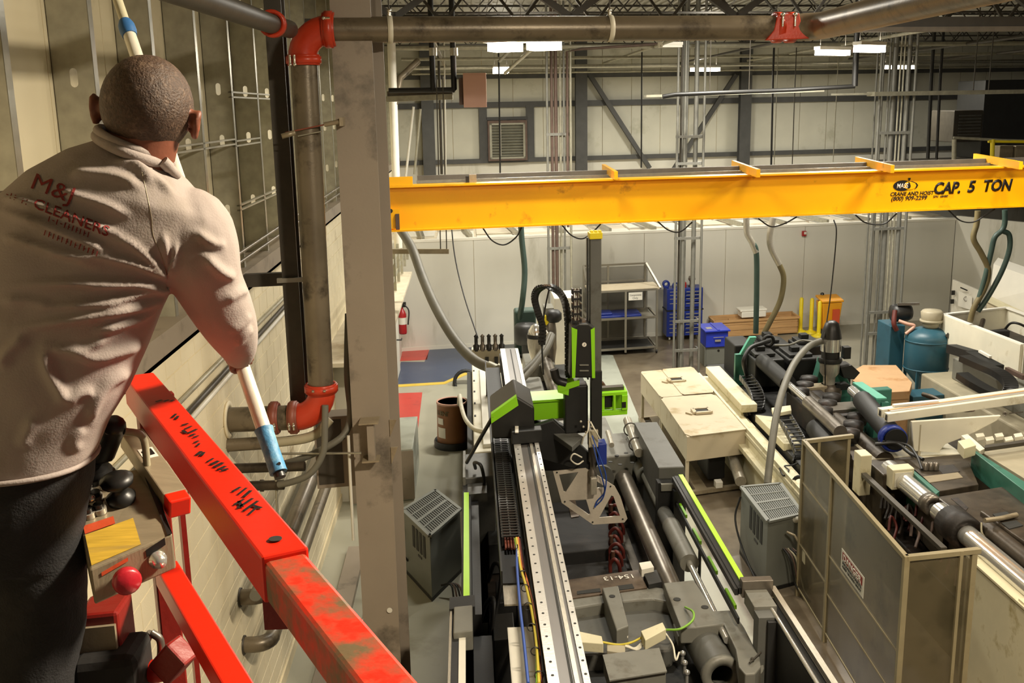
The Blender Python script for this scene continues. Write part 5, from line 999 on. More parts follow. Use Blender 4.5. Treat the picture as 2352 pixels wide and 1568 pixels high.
# danger sign on the panel: plane along the enclosure's long side
ed = (V((xe(8.74), 8.74, 0)) - V((xe(10.98), 10.98, 0))).normalized(); en = V((-1, .043, 0)).normalized()
def on_panel(px, py):
    r = ray(px, py); p0 = V((xe(10.98), 10.98, 0)); t = (p0 - CAMPOS).dot(en) / r.dot(en); return CAMPOS + r * t
s0 = on_panel(1935, 1258); s1 = on_panel(1987, 1320); s2 = on_panel(1985, 1368); s3 = on_panel(1933, 1304)
w_ = (s1 - s0).dot(ed); h_ = s0.z - s3.z; o = s0 + en * .008
sp = lambda u, v: o + ed * (u * w_) - V((0, 0, v * h_))
MB().prism([sp(0, 0), sp(1, 0), sp(1, 1), sp(0, 1)], en * -.006).build('danger_sign', 'white_plain', EN_)
MB().prism([x + en * .003 for x in (sp(.06, .1), sp(.94, .1), sp(.94, .48), sp(.06, .48))], en * -.002).build('sign_band', 'red_ink', EN_)
text('DANGER', 'lettering', 'white_ink', EN_, sp(.1, .44) + en * .004, ed, (0, 0, 1), h_ * .42, .002, 'LEFT', .02, fit=w_ * .8)
text('MOVING PARTS', 'lettering', 'black_ink', EN_, sp(.08, .66) + en * .004, ed, (0, 0, 1), h_ * .2, .002, 'LEFT', .02, fit=w_ * .84); text('KEEP GUARD SHUT', 'lettering', 'black_ink', EN_, sp(.08, .84) + en * .004, ed, (0, 0, 1), h_ * .17, .002, 'LEFT', .02, fit=w_ * .84)
q = on_panel(1847, 1278); MB().prism([q + ed * u * .12 + V((0, 0, v * .16)) + en * .008 for u, v in ((-.5, -.5), (.5, -.5), (.5, .5), (-.5, .5))], en * -.004).build('notice', 'cream_machine', EN_)
# sprue picker on its pedestal
SP = thing('sprue_picker', 'cream linear picker beam on a curved pedestal over the teal press', 'picker', (6.5, 13.8, 1.3))
MB().box(6.1, 6.8, 13.3, 14.0, 1.34, 1.38).build('base_plate', 'cream_white', SP, .006)
pp_ = [(2099, 1036), (2094, 968), (2300, 954), (2290, 966), (2225, 1000), (2172, 1020), (2160, 1034), (2160, 1040)]
MB().prism([at(px, py, y=13.4) for px, py in pp_], (0, .05, 0)).build('pedestal', 'cream_white', SP, .01); MB().prism([at(px, py, y=13.75) for px, py in pp_], (0, .05, 0)).build('pedestal', 'cream_white', SP, .01); MB().box(6.12, 6.16, 13.4, 13.8, 1.38, 1.85).build('pedestal_side', 'putty', SP)
b0_, b1_ = at(2035, 958, y=13.5), at(2420, 905, y=14.0)
MB().bar(b0_ + V((0, .22, .0)), b1_ + V((0, .22, .0)), .12, .12).build('picker_beam', 'cream_white', SP, .006); MB().bar(b0_, b1_, .1, .12).build('picker_beam', 'cream_white', SP, .006)
for dy, m in ((.11, 'pine'), (.05, 'rail_white')): MB().bar(b0_ + V((.08, dy, .06)), b1_ + V((0, dy, .06)), .045, .03).build('picker_rail', m, SP)
MB().bar(b0_ + V((.2, .25, .09)), b0_ + V((.85, .30, .12)), .07, .03).build('picker_cover', 'foam_white', SP)
for dy in (0, .22): MB().bar(b0_ + V((-.004, dy, 0)), b0_ + V((.0, dy, 0)), .07, .08).build('beam_opening', 'vent_dark', SP)
MB().lathe([(.028, 0), (.028, .004)], at(2308, 950, y=13.79), 14, (0, -1, 0)).ring(at(2308, 950, y=13.78), at(2308, 950, y=13.785), .03, .02, 14).build('maker_mark', 'machined_steel', SP); MB().bar(at(2318, 949, y=13.78), at(2350, 946, y=13.79), .004, .018, (0, 0, 1)).build('maker_mark', 'machined_steel', SP)
# ================================================================ BEIGE BINS, TRANSFORMERS, DRUM
def bin_table(label, pts, z, lab_):
    o = thing('material_bin', label, 'bin', at(*pts[3], z=z))
    P = [at(px, py, z=z) for px, py in pts]           # back-left, back-right, front-right, front-left
    MB().prism(P, (0, 0, -.42)).build('bin_body', 'beige_box', o, .006)
    c = (P[0] + P[1] + P[2] + P[3]) / 4
    L = [p + (p - c).normalized() * .02 for p in P]
    def lid(nm, q0, q1, q2, q3, zz):
        a = [q0, q1, q2, q3]; cut = []
        for i in range(4):
            p, pr, nx = a[i], a[i - 1], a[(i + 1) % 4]; cut += [p.lerp(pr, .06), p.lerp(nx, .06)]
        MB().prism([p + V((0, 0, zz)) for p in cut], (0, 0, .012)).build(nm, 'beige_box', o)
    if lab_ == 2: lid('lid', L[0], L[0].lerp(L[1], .42), L[3].lerp(L[2], .42), L[3], .002); lid('lid', L[0].lerp(L[1], .40), L[1], L[2], L[3].lerp(L[2], .40), .016)
    else: lid('lid', *L, .002)
    for i, p in enumerate(P):
        q = p + (c - p).normalized() * .06; MB().box(q.x - .025, q.x + .025, q.y - .025, q.y + .025, 0, z - .42, 0).build('leg', 'beige_box', o)
    m_ = (P[0] + P[1]) * .26 + (P[2] + P[3]) * .24; k = V((.0, 0, .02))
    f = MB()
    for a, b in (((-.14, -.12), (.14, -.12)), ((-.14, .12), (.14, .12)), ((-.14, -.12), (-.14, .12)), ((.14, -.12), (.14, .12))): f.bar(m_ + k + V((a[0], a[1] + KS * a[0], .02)), m_ + k + V((b[0], b[1] + KS * b[0], .02)), .06, .04)
    f.build('handle_frame', 'beige_box', o); MB().box(m_.x - .12, m_.x + .12, m_.y - .1, m_.y + .1, z + .03, z + .042).build('latch_window', 'vent_dark', o); MB().bar(m_ + V((-.28, -.05, .03)), m_ + V((-.2, -.16, .03)), .035, .025).build('latch', 'beige_box', o)
    return o, P
o1, Pa = bin_table('beige sheet-metal bin on legs, nearer of the two, with one lid', [(1518, 915), (1640, 906), (1722, 985), (1578, 1003)], 1.02, 1)
o2, Pb = bin_table('beige sheet-metal bin on legs, farther of the two, with split lid', [(1472, 855), (1590, 845), (1640, 903), (1518, 913)], 1.02, 2)
sk = thing('bin_skid', 'pale floor frame with ducts under the beige bins', 'frame', (3.9, 17, 0))
A_, B_, C_, D_ = [V((p.x, p.y, .06)) for p in (Pa[3], Pa[2], Pb[1], Pb[0])]
for a, b in ((A_, B_), (B_, C_), (C_, D_), (D_, A_)): MB().bar(a, b, .09, .06).build('frame_bar', 'panel_tan', sk)
MB().bar(A_ + V((.28, .1, 0)), D_ + V((.28, .1, 0)), .2, .05).build('frame_board', 'panel_tan', sk); MB().tube([(4.2, 15.4, .35), (4.3, 16.6, .55), (4.1, 18.5, .55)], .09, 14).build('air_duct', 'bright_steel', sk); MB().box(3.85, 4.15, 16.2, 17.0, .1, .5).build('blower_box', 'machine_black', sk, .02); MB().box(3.9, 4.02, 15.8, 15.95, .09, .2).build('pump', 'white_plain', sk, .01)
def transformer(label, T, z, pipe=True):
    o = thing('transformer', label, 'transformer', (T[3].x, T[3].y, 0))
    P = [V((p.x, p.y, z)) for p in T]                 # left, back, right, front
    MB().prism([p - V((0, 0, .02)) for p in P], (0, 0, -(z - .06))).build('housing', 'transformer_grey', o, .008)
    MB().prism([V((p.x, p.y, .06)) for p in P], (0, 0, -.06)).build('plinth', 'black_rubber', o)
    c = (P[0] + P[1] + P[2] + P[3]) / 4; I = [c + (p - c) * .93 for p in P]
    MB().prism([p - V((0, 0, .018)) for p in I], (0, 0, .006)).build('grille_floor', 'vent_dark', o)
    f = MB()
    for i in range(4): f.bar(P[i] - V((0, 0, .01)), P[(i + 1) % 4] - V((0, 0, .01)), .05, .03)
    for u in (.25, .5, .75): f.bar(I[0].lerp(I[3], u) - V((0, 0, .006)), I[1].lerp(I[2], u) - V((0, 0, .006)), .05 if u == .5 else .022, .014)
    f.build('grille_frame', 'transformer_grey', o)
    n = 17
    for i in range(n):
        u = (i + .5) / n; MB().bar(I[0].lerp(I[1], u) - V((0, 0, .008)), I[3].lerp(I[2], u) - V((0, 0, .008)), .014, .008).build('grille_bar', 'transformer_grey', o)
    a, b = P[0], P[3]; d = b - a; nn = V((d.y, -d.x, 0)).normalized()
    if nn.dot(a - c) < 0: nn = -nn
    for k in range(4):
        for zz in (.62,):
            q0 = a + d * (.36 + k * .13); q1 = a + d * (.44 + k * .13)
            MB().prism([V((q0.x, q0.y, z * .58)), V((q1.x, q1.y, z * .58)), V((q1.x, q1.y, z * .9)), V((q0.x, q0.y, z * .9))], nn * .006).build('vent_slot', 'vent_dark', o)
    q0, q1 = a + d * .55, a + d * .68; MB().prism([V((q0.x, q0.y, z * .5)), V((q1.x, q1.y, z * .5)), V((q1.x, q1.y, z * .53)), V((q0.x, q0.y, z * .53))], nn * .007).build('name_plate', 'black_ink', o)
    return o, P
tl, TP = transformer('grey transformer cabinet with slatted top between the column and the dark press', [at(*p, z=.92) for p in ((925, 1170), (1000, 1124), (1057, 1168), (987, 1229))], .92)
tr, TQ = transformer('grey transformer cabinet with slatted top in the aisle by the beige bins', [at(*p, z=1.0) for p in ((1703, 1117), (1793, 1109), (1843, 1178), (1764, 1196))], 1.0)
for i in range(4): MB().tube(spline([TP[3] + V((.12, .12, -.75)), TP[3] + V((.25 + i * .03, .05, -.72)), TP[3] + V((.3 + i * .04, -.1, -.9)), TP[3] + V((.45, -.15 + i * .08, -.915))], 5), .014, 6).build('power_cable', ('black_rubber', 'rust_brown')[i % 2], tl)
for i in range(5): MB().tube(spline([TQ[3] + V((.22 + i * .03, .03, -.4)), TQ[3] + V((.28 + i * .04, -.08, -.5)), TQ[3] + V((.36 + i * .04, -.12, -.85)), TQ[3] + V((.5, -.3 + i * .06, -.99))], 5), .013, 6).build('power_cable', ('black_rubber', 'rust_brown', 'hose_clear')[i % 3], tr)
MB().tube(spline([TQ[0] + V((-.01, 0, -.15)), TQ[0] + V((-.1, -.1, -.45)), TQ[0] + V((-.06, -.5, -.8)), TQ[3] + V((-.05, -.1, -.985))], 6), .014, 6).build('power_cable', 'black_rubber', tr); MB().sphere(TQ[2] + V((-.1, -.05, -.06)), .05, 10).build('pressure_gauge', 'white_plain', tr); MB().tube([TQ[3] + V((.25, .0, -.16)), TQ[3] + V((.33, -.06, -.18)), TQ[3] + V((.42, -.08, -.34))], .016, 8).build('pipe_fitting', 'panel_tan', tr)
MB().tube(spline([TP[0] + V((-.0, .05, -.1)), TP[0] + V((-.12, .1, -.12)), TP[0] + V((-.25, .2, .0))], 5), .04, 10).build('flexible_conduit', 'chrome', tl); MB().tube(spline([TP[0] + V((0, 0, -.25)), TP[0] + V((-.06, -.08, -.5)), TP[0] + V((.05, -.12, -.7))], 5), .014, 6).build('power_cable', 'black_rubber', tl)
dm = thing('fibre_drum', 'brown fibre drum with white paper labels standing on the grey floor by the press', 'drum', (-.42, 18.75, 0)); c = V((-.41, 18.72, 0))
MB().lathe([(.315, .04), (.30, .1), (.29, .5), (.285, .86)], c, 28).build('drum_wall', 'drum_fibre', dm); MB().ring(c + V((0, 0, .84)), c + V((0, 0, .88)), .295, .27, 28).build('steel_rim', 'pink_cabinet', dm); MB().lathe([(.0, .5), (.265, .5), (.27, .86)], c, 24).build('liner', 'black_rubber', dm); MB().lathe([(.36, .0), (.36, .12), (.345, .14), (.34, .03), (0, .02)], c, 28).build('base_tray', 'black_plastic', dm); MB().lathe([(0, .58), (.16, .56), (.2, .5)], c + V((-.05, .02, 0)), 14).build('contents', 'putty', dm)
def on_drum(a0, a1, z0, z1, m, nm, r=.297):
    f = MB(); n = 6; vs = []
    for i in range(n + 1):
        a = math.radians(a0 + (a1 - a0) * i / n); vs += [c + V((r * math.cos(a), r * math.sin(a), z0)), c + V((r * math.cos(a), r * math.sin(a), z1))]
    f.add(vs, [(2 * i, 2 * i + 2, 2 * i + 3, 2 * i + 1) for i in range(n)]); return f.build(nm, m, dm)
on_drum(205, 235, .48, .60, 'white_plain', 'paper_label'); on_drum(205, 243, .22, .42, 'white_plain', 'paper_label')
for i, ch in enumerate('LUENT'):
    a = math.radians(206 + i * 11.5); d_ = V((math.cos(a), math.sin(a), 0)); text(ch, 'lettering', 'hose_olive', dm, c + d_ * .296 + V((0, 0, .66)), V((-d_.y, d_.x, 0)), (0, 0, 1), .12, .003, 'CENTER', .02)
hose('suction_hose', 'pale hose rising out of the brown drum and bending to the white bed', [c + V((.12, 0, .6)), at(1054, 925, y=18.4), at(1056, 908, y=17.6), at(1060, 935, y=16.7), at(1070, 964, y=16.1), at(1090, 985, y=15.6), at(1114, 990, y=15.4)], .035, 'cream_white', n=10)
cb_ = thing('floor_cabinet', 'pale grey-green low cabinet beside the column over the red floor band', 'cabinet', (-1.4, 16.8, 0))
MB().box(-2.0, -1.01, 15.9, 17.7, 0, .88).build('housing', 'paint_mint', cb_, .01); MB().box(-2.0, -1.0, 15.88, 15.9, .03, .85).build('front_panel', 'column_paint', cb_)
mt = thing('floor_ring', 'black hose ring lying by the white machine bed near the yellow line', 'hose', at(1068, 876, z=.05)); MB().ring(at(1070, 877, z=.0), at(1070, 877, z=.09), .3, .22, 20).build('hose_body', 'black_rubber', mt)
# ================================================================ BACK OF THE HALL
# wire cage cart
CG = thing('cage_cart', 'aluminium framed cage cart with a tan board on top, against the white partition', 'cart', (3.9, 26.2, 0))
cx0, cx1, cy0, cy1 = 2.95, 4.72, 25.6, 26.75
fy = lambda x: KS * (x - 3.83)
def rail(a, b, nm='frame_bar', m='alu_frame', w_=.05): MB().bar((a[0], a[1] + fy(a[0]), a[2]), (b[0], b[1] + fy(b[0]), b[2]), w_, w_).build(nm, m, CG)
for x, y, h in ((cx0, cy0, 1.66), (cx1, cy0, 1.66), (cx0, cy1, 2.16), (cx1 - .12, cy1, 2.16), (3.9, cy0, 1.66), (3.6, cy1, 2.16)): rail((x, y, .06), (x, y, h), 'post')
for z in (.16, .95): 
    for a, b in (((cx0, cy0), (cx1, cy0)), ((cx0, cy1), (cx1, cy1)), ((cx0, cy0), (cx0, cy1)), ((cx1, cy0), (cx1, cy1))): rail((*a, z), (*b, z))
rail((cx0, cy1, 2.16), (cx1 - .1, cy1, 2.16)); rail((cx0, cy1, 1.72), (cx1 - .1, cy1, 1.72)); rail((cx1 - .1, cy1, 2.16), (cx1 + .08, cy0, 1.68)); rail((cx0, cy1, 2.16), (cx0, cy0, 1.68)); rail((cx0, cy0, 1.66), (cx1, cy0, 1.66))
MB().box(cx0, cx1 + .06, cy0 - .02, cy1 - .25, 1.66, 1.70).build('top_board', 'beige_box', CG); MB().box(cx0 + .02, cx1 - .05, cy1 + .0, cy1 + .01, .2, 2.1).build('mesh_panel', 'cage_mesh', CG); None
MB().box(cx0 + .05, cx1 - .05, cy0 + .05, cy1 - .05, .9, .93).build('shelf', 'alu_frame', CG); MB().box(cx0 + .05, cx1 - .05, cy0 + .05, cy1 - .05, .1, .14).build('shelf', 'machine_dark', CG)
for x, y in ((cx0, cy0), (cx1, cy0), (cx0, cy1), (cx1 - .1, cy1)): MB().lathe([(.05, -.02), (.05, .02)], (x, y + fy(x), .05), 12, (1, 0, 0)).build('castor', 'black_rubber', CG)
sgn = thing('paper_notice', 'white paper notice hanging on the front of the cage cart', 'notice', (4.25, 25.58, 1.4)); q = at(1444, 672, y=25.62)
MB().prism([q, q + EX * .36, q + EX * .36 - V((0, 0, .2)), q - V((0, 0, .2))], (0, .006, 0)).build('paper', 'foam_white', sgn); text('Components', 'lettering', 'black_ink', sgn, q + EX * .03 - V((0, .002, .09)), EX, (0, 0, 1), .07, .001, fit=.3); text('Only', 'lettering', 'black_ink', sgn, q + EX * .1 - V((0, .002, .17)), EX, (0, 0, 1), .075, .001)
bt = thing('blue_tarp', 'folded blue sheet lying on the shelf of the cage cart', 'tarp', (3.6, 26, .93)); MB().box(3.0, 4.35, 25.75, 26.5, .93, 1.0).build('sheet', 'tool_blue', bt, .02); MB().box(3.05, 3.6, 25.8, 26.3, 1.0, 1.05).build('fold', 'tool_blue', bt, .02)
# tool chest
TC = thing('tool_chest', 'tall dark blue tool chest with bright drawer pulls against the partition', 'tool chest', (5.7, 27.3, 0))
tx0, tx1, ty = 5.22, 6.22, 27.08
MB().box(tx0, tx1, ty, ty + .55, .12, 1.42).build('chest_body', 'tool_blue', TC, .015); MB().box(tx0 - .02, tx1 + .02, ty - .02, ty + .56, .82, .85).build('joint', 'machine_black', TC)
rows = [(1.32, .08), (1.23, .08), (1.12, .1), (.98, .13), (.72, .08), (.63, .08), (.53, .09), (.43, .09), (.32, .1), (.2, .11)]
for z, h in rows:
    for (a, b) in ((tx0 + .06, tx0 + .46), (tx0 + .5, tx1 - .05)):
        dw = MB().box(a, b, ty - .025, ty + .01, z - h / 2 + .008, z + h / 2 - .006).build('drawer', 'tool_blue', TC); dw2 = MB().box(a + .02, b - .02, ty - .045, ty - .02, z + h / 2 - .03, z + h / 2 - .012).build('drawer_pull', 'bright_steel', dw)
for x in (tx0 + .1, tx1 - .1): MB().lathe([(.05, -.02), (.05, .02)], (x, ty + .05, .06), 12, (1, 0, 0)).build('castor', 'white_plain', TC)
for (x, z, nm, m, r) in ((tx0 + .02, 1.52, 'clamp_tool', 'tool_blue', .1), (tx0 + .28, 1.47, 'hose_reel', 'tool_blue', .09)):
    q = V((x, ty + .2, z)); o = tag(MB().ring(q - V((0, .05, 0)), q + V((0, .05, 0)), r, r * .5, 14).box(q.x - .07, q.x + .07, q.y - .06, q.y + .1, 1.42, z - r * .6).build('coil_holder', m), 'blue coil holder on the left end of the tool chest top' if r > .095 else 'blue hose coil beside the first on the tool chest top', 'holder')
o = thing('portable_vise', 'grey bench vise standing on the tool chest behind the mast', 'vise', (5.95, 27.3, 1.42)); MB().lathe([(.0, 0), (.1, 0), (.06, .06), (.06, .14), (.1, .2), (.08, .28), (0, .3)], (5.95, 27.35, 1.42), 14).build('vise_body', 'machined_steel', o); o = tag(MB().box(5.62, 5.78, 27.2, 27.4, 1.42, 1.56).build('small_case', 'extinguisher_red', None, .01), 'small red case on top of the blue tool chest', 'case')
# blue tote on its grey cabinet
gc = thing('grey_cabinet', 'small grey cabinet under the blue tote', 'cabinet', (5.9, 24.5, 0)); MB().box(5.60, 6.22, 24.2, 25.0, 0, .47).build('housing', 'transformer_grey', gc, .01); MB().lathe([(.03, 0), (.03, .01)], (5.95, 24.2, .38), 12, (0, -1, 0)).build('lock', 'black_ink', gc); MB().box(5.64, 6.18, 24.19, 24.2, .05, .43).build('cabinet_door', 'transformer_grey', gc)
tt = thing('plastic_tote', 'bright blue lidded plastic tote standing on the grey cabinet', 'tote', (5.9, 24.5, .47))
MB().box(5.62, 6.18, 24.15, 24.95, .475, .86).build('tote_body', 'tote_blue', tt, .02); MB().box(5.58, 6.22, 24.1, 25.0, .86, .9).build('lid', 'tote_blue', tt, .01); MB().box(5.9, 5.96, 24.12, 24.98, .9, .915).build('lid_seam', 'tote_blue', tt); MB().box(5.8, 6.06, 24.12, 24.128, .72, .735).build('worn_print', 'bright_steel', tt); MB().box(5.84, 5.99, 24.118, 24.128, .62, .67).build('worn_print', 'bright_steel', tt); MB().box(5.68, 5.82, 24.3, 24.5, .9, .904).build('lid_label', 'bright_steel', tt)
bk = thing('bucket', 'translucent green bucket on the floor right of the grey cabinet', 'bucket', (6.6, 24, 0)); c = at(1690, 832, z=0.0); MB().lathe([(.13, 0), (.17, .36), (.18, .37), (.16, .36), (.12, .02), (0, .02)], c, 18).build('bucket_body', 'hose_green', bk); MB().tube(spline([c + V((-.17, 0, .36)), c + V((0, -.1, .46)), c + V((.17, 0, .36))], 5), .008, 6).build('bail', 'bright_steel', bk)
# pine crate
CR = thing('pine_crate', 'long open pine crate on the floor by the partition', 'crate', (7.9, 27.8, 0)); x0, x1, y0, y1, h = 6.55, 8.95, 27.3, 27.9, .5
fyc = lambda x: KS * (x - 7.75)
def cbx(nm, a0, a1, b0_, b1_, z0, z1): return MB().box(a0, a1, b0_ + fyc((a0 + a1) / 2), b1_ + fyc((a0 + a1) / 2), z0, z1).build(nm, 'pine', CR)
for z0 in (.06, .21, .36): 
    cbx('plank', x0, x1, y0, y0 + .03, z0, z0 + .14); cbx('plank', x0, x1, y1 - .03, y1, z0, z0 + .14); cbx('plank', x0, x0 + .03, y0, y1, z0, z0 + .14); cbx('plank', x1 - .03, x1, y0, y1, z0, z0 + .14)
cbx('batten', x0, x1, y0 - .03, y0, .44, .5); cbx('batten', x0 - .02, x1 + .02, y1, y1 + .03, .44, .52); cbx('batten', x1, x1 + .03, y0 - .03, y1 + .03, .44, .5); cbx('batten', x0 - .03, x0, y0 - .03, y1 + .03, .44, .5); cbx('crate_floor', x0, x1, y0, y1, .04, .07)
for k in range(4): cbx('loose_board', 6.7 + k * .12, 7.5 + k * .35, y0 + .1 + k * .11, y0 + .18 + k * .11, .38 + .03 * (k % 2), .41 + .03 * (k % 2))
for x in (7.2, 8.3): cbx('skid_block', x - .06, x + .06, y0, y1, 0, .05)
fb = thing('foam_box', 'white foam box with a lid resting on the pine crate', 'box', (7.6, 27.75, .5)); MB().box(7.32, 8.02, 27.32, 27.75, .53, .69).build('box_body', 'foam_white', fb, .02); MB().box(7.28, 8.05, 27.32, 27.8, .69, .75).build('lid', 'foam_white', fb, .02)
st_ = None
for i, (px, py, lbl) in enumerate(((1838, 762, 'leftmost of three yellow safety stanchions by the partition'), (1862, 764, 'middle one of three yellow safety stanchions by the partition'), (1880, 772, 'rightmost of three yellow safety stanchions, closest to the orange bin'))):
    c = at(px, py, z=0)
    o = thing('safety_stanchion', lbl, 'stanchion', c, 'yellow stanchions beside the orange bin')
    MB().lathe([(.055, .03), (.055, .93), (.03, .97), (0, .975)], c, 14).build('post', 'safety_yellow', o); MB().lathe([(.2, 0), (.2, .03), (.07, .07), (.056, .1)], c, 18).build('base', 'safety_yellow', o)
ob = thing('wheelie_bin', 'orange-yellow wheelie bin with lid by the white partition', 'bin', at(1910, 772, z=0)); c = at(1908, 772, z=0)
f = MB(); p = []
for z, a, b in ((.0, .2, .22), (.92, .28, .30)):
    for sx, sy in ((-1, -1), (1, -1), (1, 1), (-1, 1)): p.append((c.x + sx * a, c.y + sy * b + .25 + KS * sx * a, z))
f.hexa(p).build('bin_body', 'bin_orange', ob, .02)
MB().prism([(c.x - .3, c.y - .1, .93), (c.x + .32, c.y + .0, .93), (c.x + .32, c.y + .6, 1.0), (c.x - .3, c.y + .52, 1.0)], (0, 0, .06)).build('lid', 'bin_orange', ob, .02); MB().tube([(c.x - .25, c.y + .56, 1.0), (c.x + .27, c.y + .64, 1.0)], .025, 8).build('handle', 'bin_orange', ob); MB().lathe([(.1, -.02), (.1, .03)], (c.x - .26, c.y + .1, .1), 14, (1, 0, 0)).build('wheel', 'black_rubber', ob); MB().box(c.x + .0, c.x + .2, c.y - .06, c.y - .03, .35, .75).build('stain_label', 'warning_orange', ob)
bm_ = tag(MB().lathe([(.05, 0), (.05, .2), (.03, .22)], at(1888, 690, y=27.6), 10).build('hand_pump', 'black_plastic'), 'small black pump standing behind the bin by the stanchions', 'pump')
al = thing('fire_alarm', 'small red fire alarm on the white partition wall', 'alarm', atk(1847, 536, PY - .05)); q = atk(1847, 536, PY - .05); MB().box(q.x - .06, q.x + .06, q.y - .04, q.y + .05, q.z - .07, q.z + .07).build('alarm_body', 'extinguisher_red', al, .008); MB().box(q.x - .02, q.x + .05, q.y - .05, q.y - .04, q.z - .02, q.z + .05).build('strobe', 'white_plain', al)
# conduit masts
def mast(name, label, xs, y, z0, z1, levels, dark=()):
    o = thing(name, label, 'mast', (sum(x for x, *_ in xs) / len(xs), y, z0))
    for x, dy, r, m in xs: MB().tube([(x, y + dy, z0), (x, y + dy, z1)], r, 10).build('conduit', m, o)
    xa, xb = min(x for x, *_ in xs), max(x for x, *_ in xs)
    for z in levels: MB().bar((xa - .03, y, z), (xb + .03, y + .05, z), .05, .06).build('cross_strut', 'conduit_grey', o); MB().bar((xb, y, z), (xb + .03, y + .5, z - .04), .04, .05).build('cross_strut', 'conduit_grey', o)
    return o
mast('conduit_mast', 'conduit mast of strut and dark cables behind the black robot arm', [(1.83, 0, 0.028, 'conduit_grey'), (1.94, .05, 0.035, 'rust_brown'), (2.03, .05, 0.042, 'rust_brown'), (2.14, .1, 0.028, 'galvanised'), (2.22, .1, 0.025, 'conduit_grey'), (2.36, 0, 0.028, 'galvanised')], 23.9, 1.2, 8.5, (1.6, 3.0, 3.9, 5.6))
mast('conduit_mast', 'conduit mast standing in the aisle in front of the blue tool chest', [(4.74, 0, 0.028, 'conduit_grey'), (4.84, .1, 0.025, 'dark_steel'), (4.92, .05, 0.035, 'conduit_grey'), (5.02, .3, 0.021, 'conduit_grey'), (5.2, .2, 0.052, 'conduit_grey'), (5.34, 0, 0.028, 'conduit_grey'), (4.95, .45, 0.021, 'conduit_grey')], 23.6, 0, 8.5, (.55, 1.25, 3.2, 4.9, 5.5))
mast('conduit_mast', 'tallest bundle of grey conduits at right, in front of the bare partition', [(9.2, 0, 0.032, 'conduit_grey'), (9.33, .2, 0.025, 'conduit_grey'), (9.43, .1, 0.025, 'conduit_grey'), (9.56, .15, 0.063, 'conduit_grey'), (9.67, .1, 0.021, 'galvanised'), (9.75, .1, 0.021, 'galvanised'), (9.86, .1, 0.049, 'conduit_grey'), (9.98, 0, 0.032, 'conduit_grey'), (9.3, .5, 0.021, 'conduit_grey')], 23.3, 0, 8.5, (.9, 1.4, 3.35, 5.5))
pr = thing('pipe_run', 'rusty conduit bracket crossing above the crane beside the first mast', 'pipe', (2.4, 23.8, 6)); MB().tube([(2.28, 23.8, 3.5), (2.28, 23.8, 7.4), (2.6, 23.8, 7.45), (4.5, 24, 7.55)], .03, 8).build('conduit', 'rust_brown', pr)
# gaylord box
gb = thing('cardboard_bin', 'large eight-sided brown cardboard bin with a lid between the presses', 'box', (7.85, 18.9, 0)); z = 1.02
P = [at(*p, z=z) for p in ((1957, 852), (1982, 838), (2058, 838), (2095, 878), (2089, 898), (1996, 903), (1958, 872))]
MB().prism(P, (0, 0, -.15)).build('lid', 'cardboard', gb, .006); c = sum(P, V()) / len(P); MB().prism([c + (p - c) * .96 - V((0, 0, .14)) for p in P], (0, 0, -(z - .14))).build('bin_body', 'cardboard', gb); MB().box(c.x - .6, c.x + .6, c.y - .6, c.y + .6, 0, .1).build('pallet', 'pine', gb)
# drying hopper and its cabinet
dh = thing('drying_hopper', 'large teal-blue drying hopper with conical bottom and putty cap', 'hopper', (9.42, 20.5, 0)); c = V((9.42, 20.55, 0))
MB().lathe([(.12, .35), (.42, .72), (.44, .76), (.44, 1.42), (.42, 1.5), (.3, 1.58), (.2, 1.62)], c, 32).build('vessel', 'blue_tank', dh)
for z in (.78, 1.36): MB().ring(c + V((0, 0, z - .012)), c + V((0, 0, z + .012)), .452, .43, 32).build('seam', 'blue_tank', dh)
MB().lathe([(.1, 1.6), (.17, 1.66), (.17, 1.74)], c + V((.05, 0, 0)), 18).build('neck', 'putty', dh); MB().ring(c + V((.05, 0, 1.74)), c + V((.05, 0, 1.79)), .23, .1, 24).build('clamp_ring', 'putty', dh); MB().lathe([(.2, 1.79), (.22, 1.95), (.18, 1.99), (0, 2.0)], c + V((.05, 0, 0)), 22).build('cap', 'putty', dh); MB().bar(c + V((.22, -.36, 1.56)), c + V((.28, -.40, 1.5)), .06, .08).build('clasp', 'dark_steel', dh)
for s_ in ((-.3, -.3), (.3, -.3), (.3, .3), (-.3, .3)): MB().bar(c + V((s_[0], s_[1], 0)), c + V((s_[0], s_[1], .78)), .05, .05, (0, 1, 0)).build('leg', 'blue_tank', dh)
MB().lathe([(.12, .2), (.12, .36)], c, 14).build('slide_gate', 'machined_steel', dh)
dc = thing('dryer_cabinet', 'narrow teal-blue dryer cabinet with a black blower on top, left of the hopper', 'cabinet', (8.95, 21, 0))
MB().box(8.72, 9.05, 20.8, 21.5, .3, 1.62).build('housing', 'blue_tank', dc, .015); MB().box(8.74, 9.03, 20.85, 21.45, .05, .3).build('base', 'machine_black', dc); MB().lathe([(.0, -.2), (.17, -.2), (.19, -.1), (.19, .12), (.15, .2), (0, .2)], (9.06, 21.1, 1.84), 20, (1, 0, 0)).build('blower', 'black_plastic', dc); MB().bar((8.93, 21.0, 2.04), (9.35, 20.9, 2.06), .06, .05).build('blower_duct', 'machined_steel', dc)
MB().tube(spline([(8.8, 20.8, 1.95), (8.75, 20.7, 1.7), (8.82, 20.7, 1.55)], 5), .05, 10).build('air_hose', 'cable_red', dc); MB().tube(spline([(8.85, 20.7, 1.75), (9.0, 20.6, 1.7), (9.12, 20.55, 1.66), (8.95, 20.55, 1.5)], 5), .035, 10).build('air_hose', 'pink_cabinet', dc)
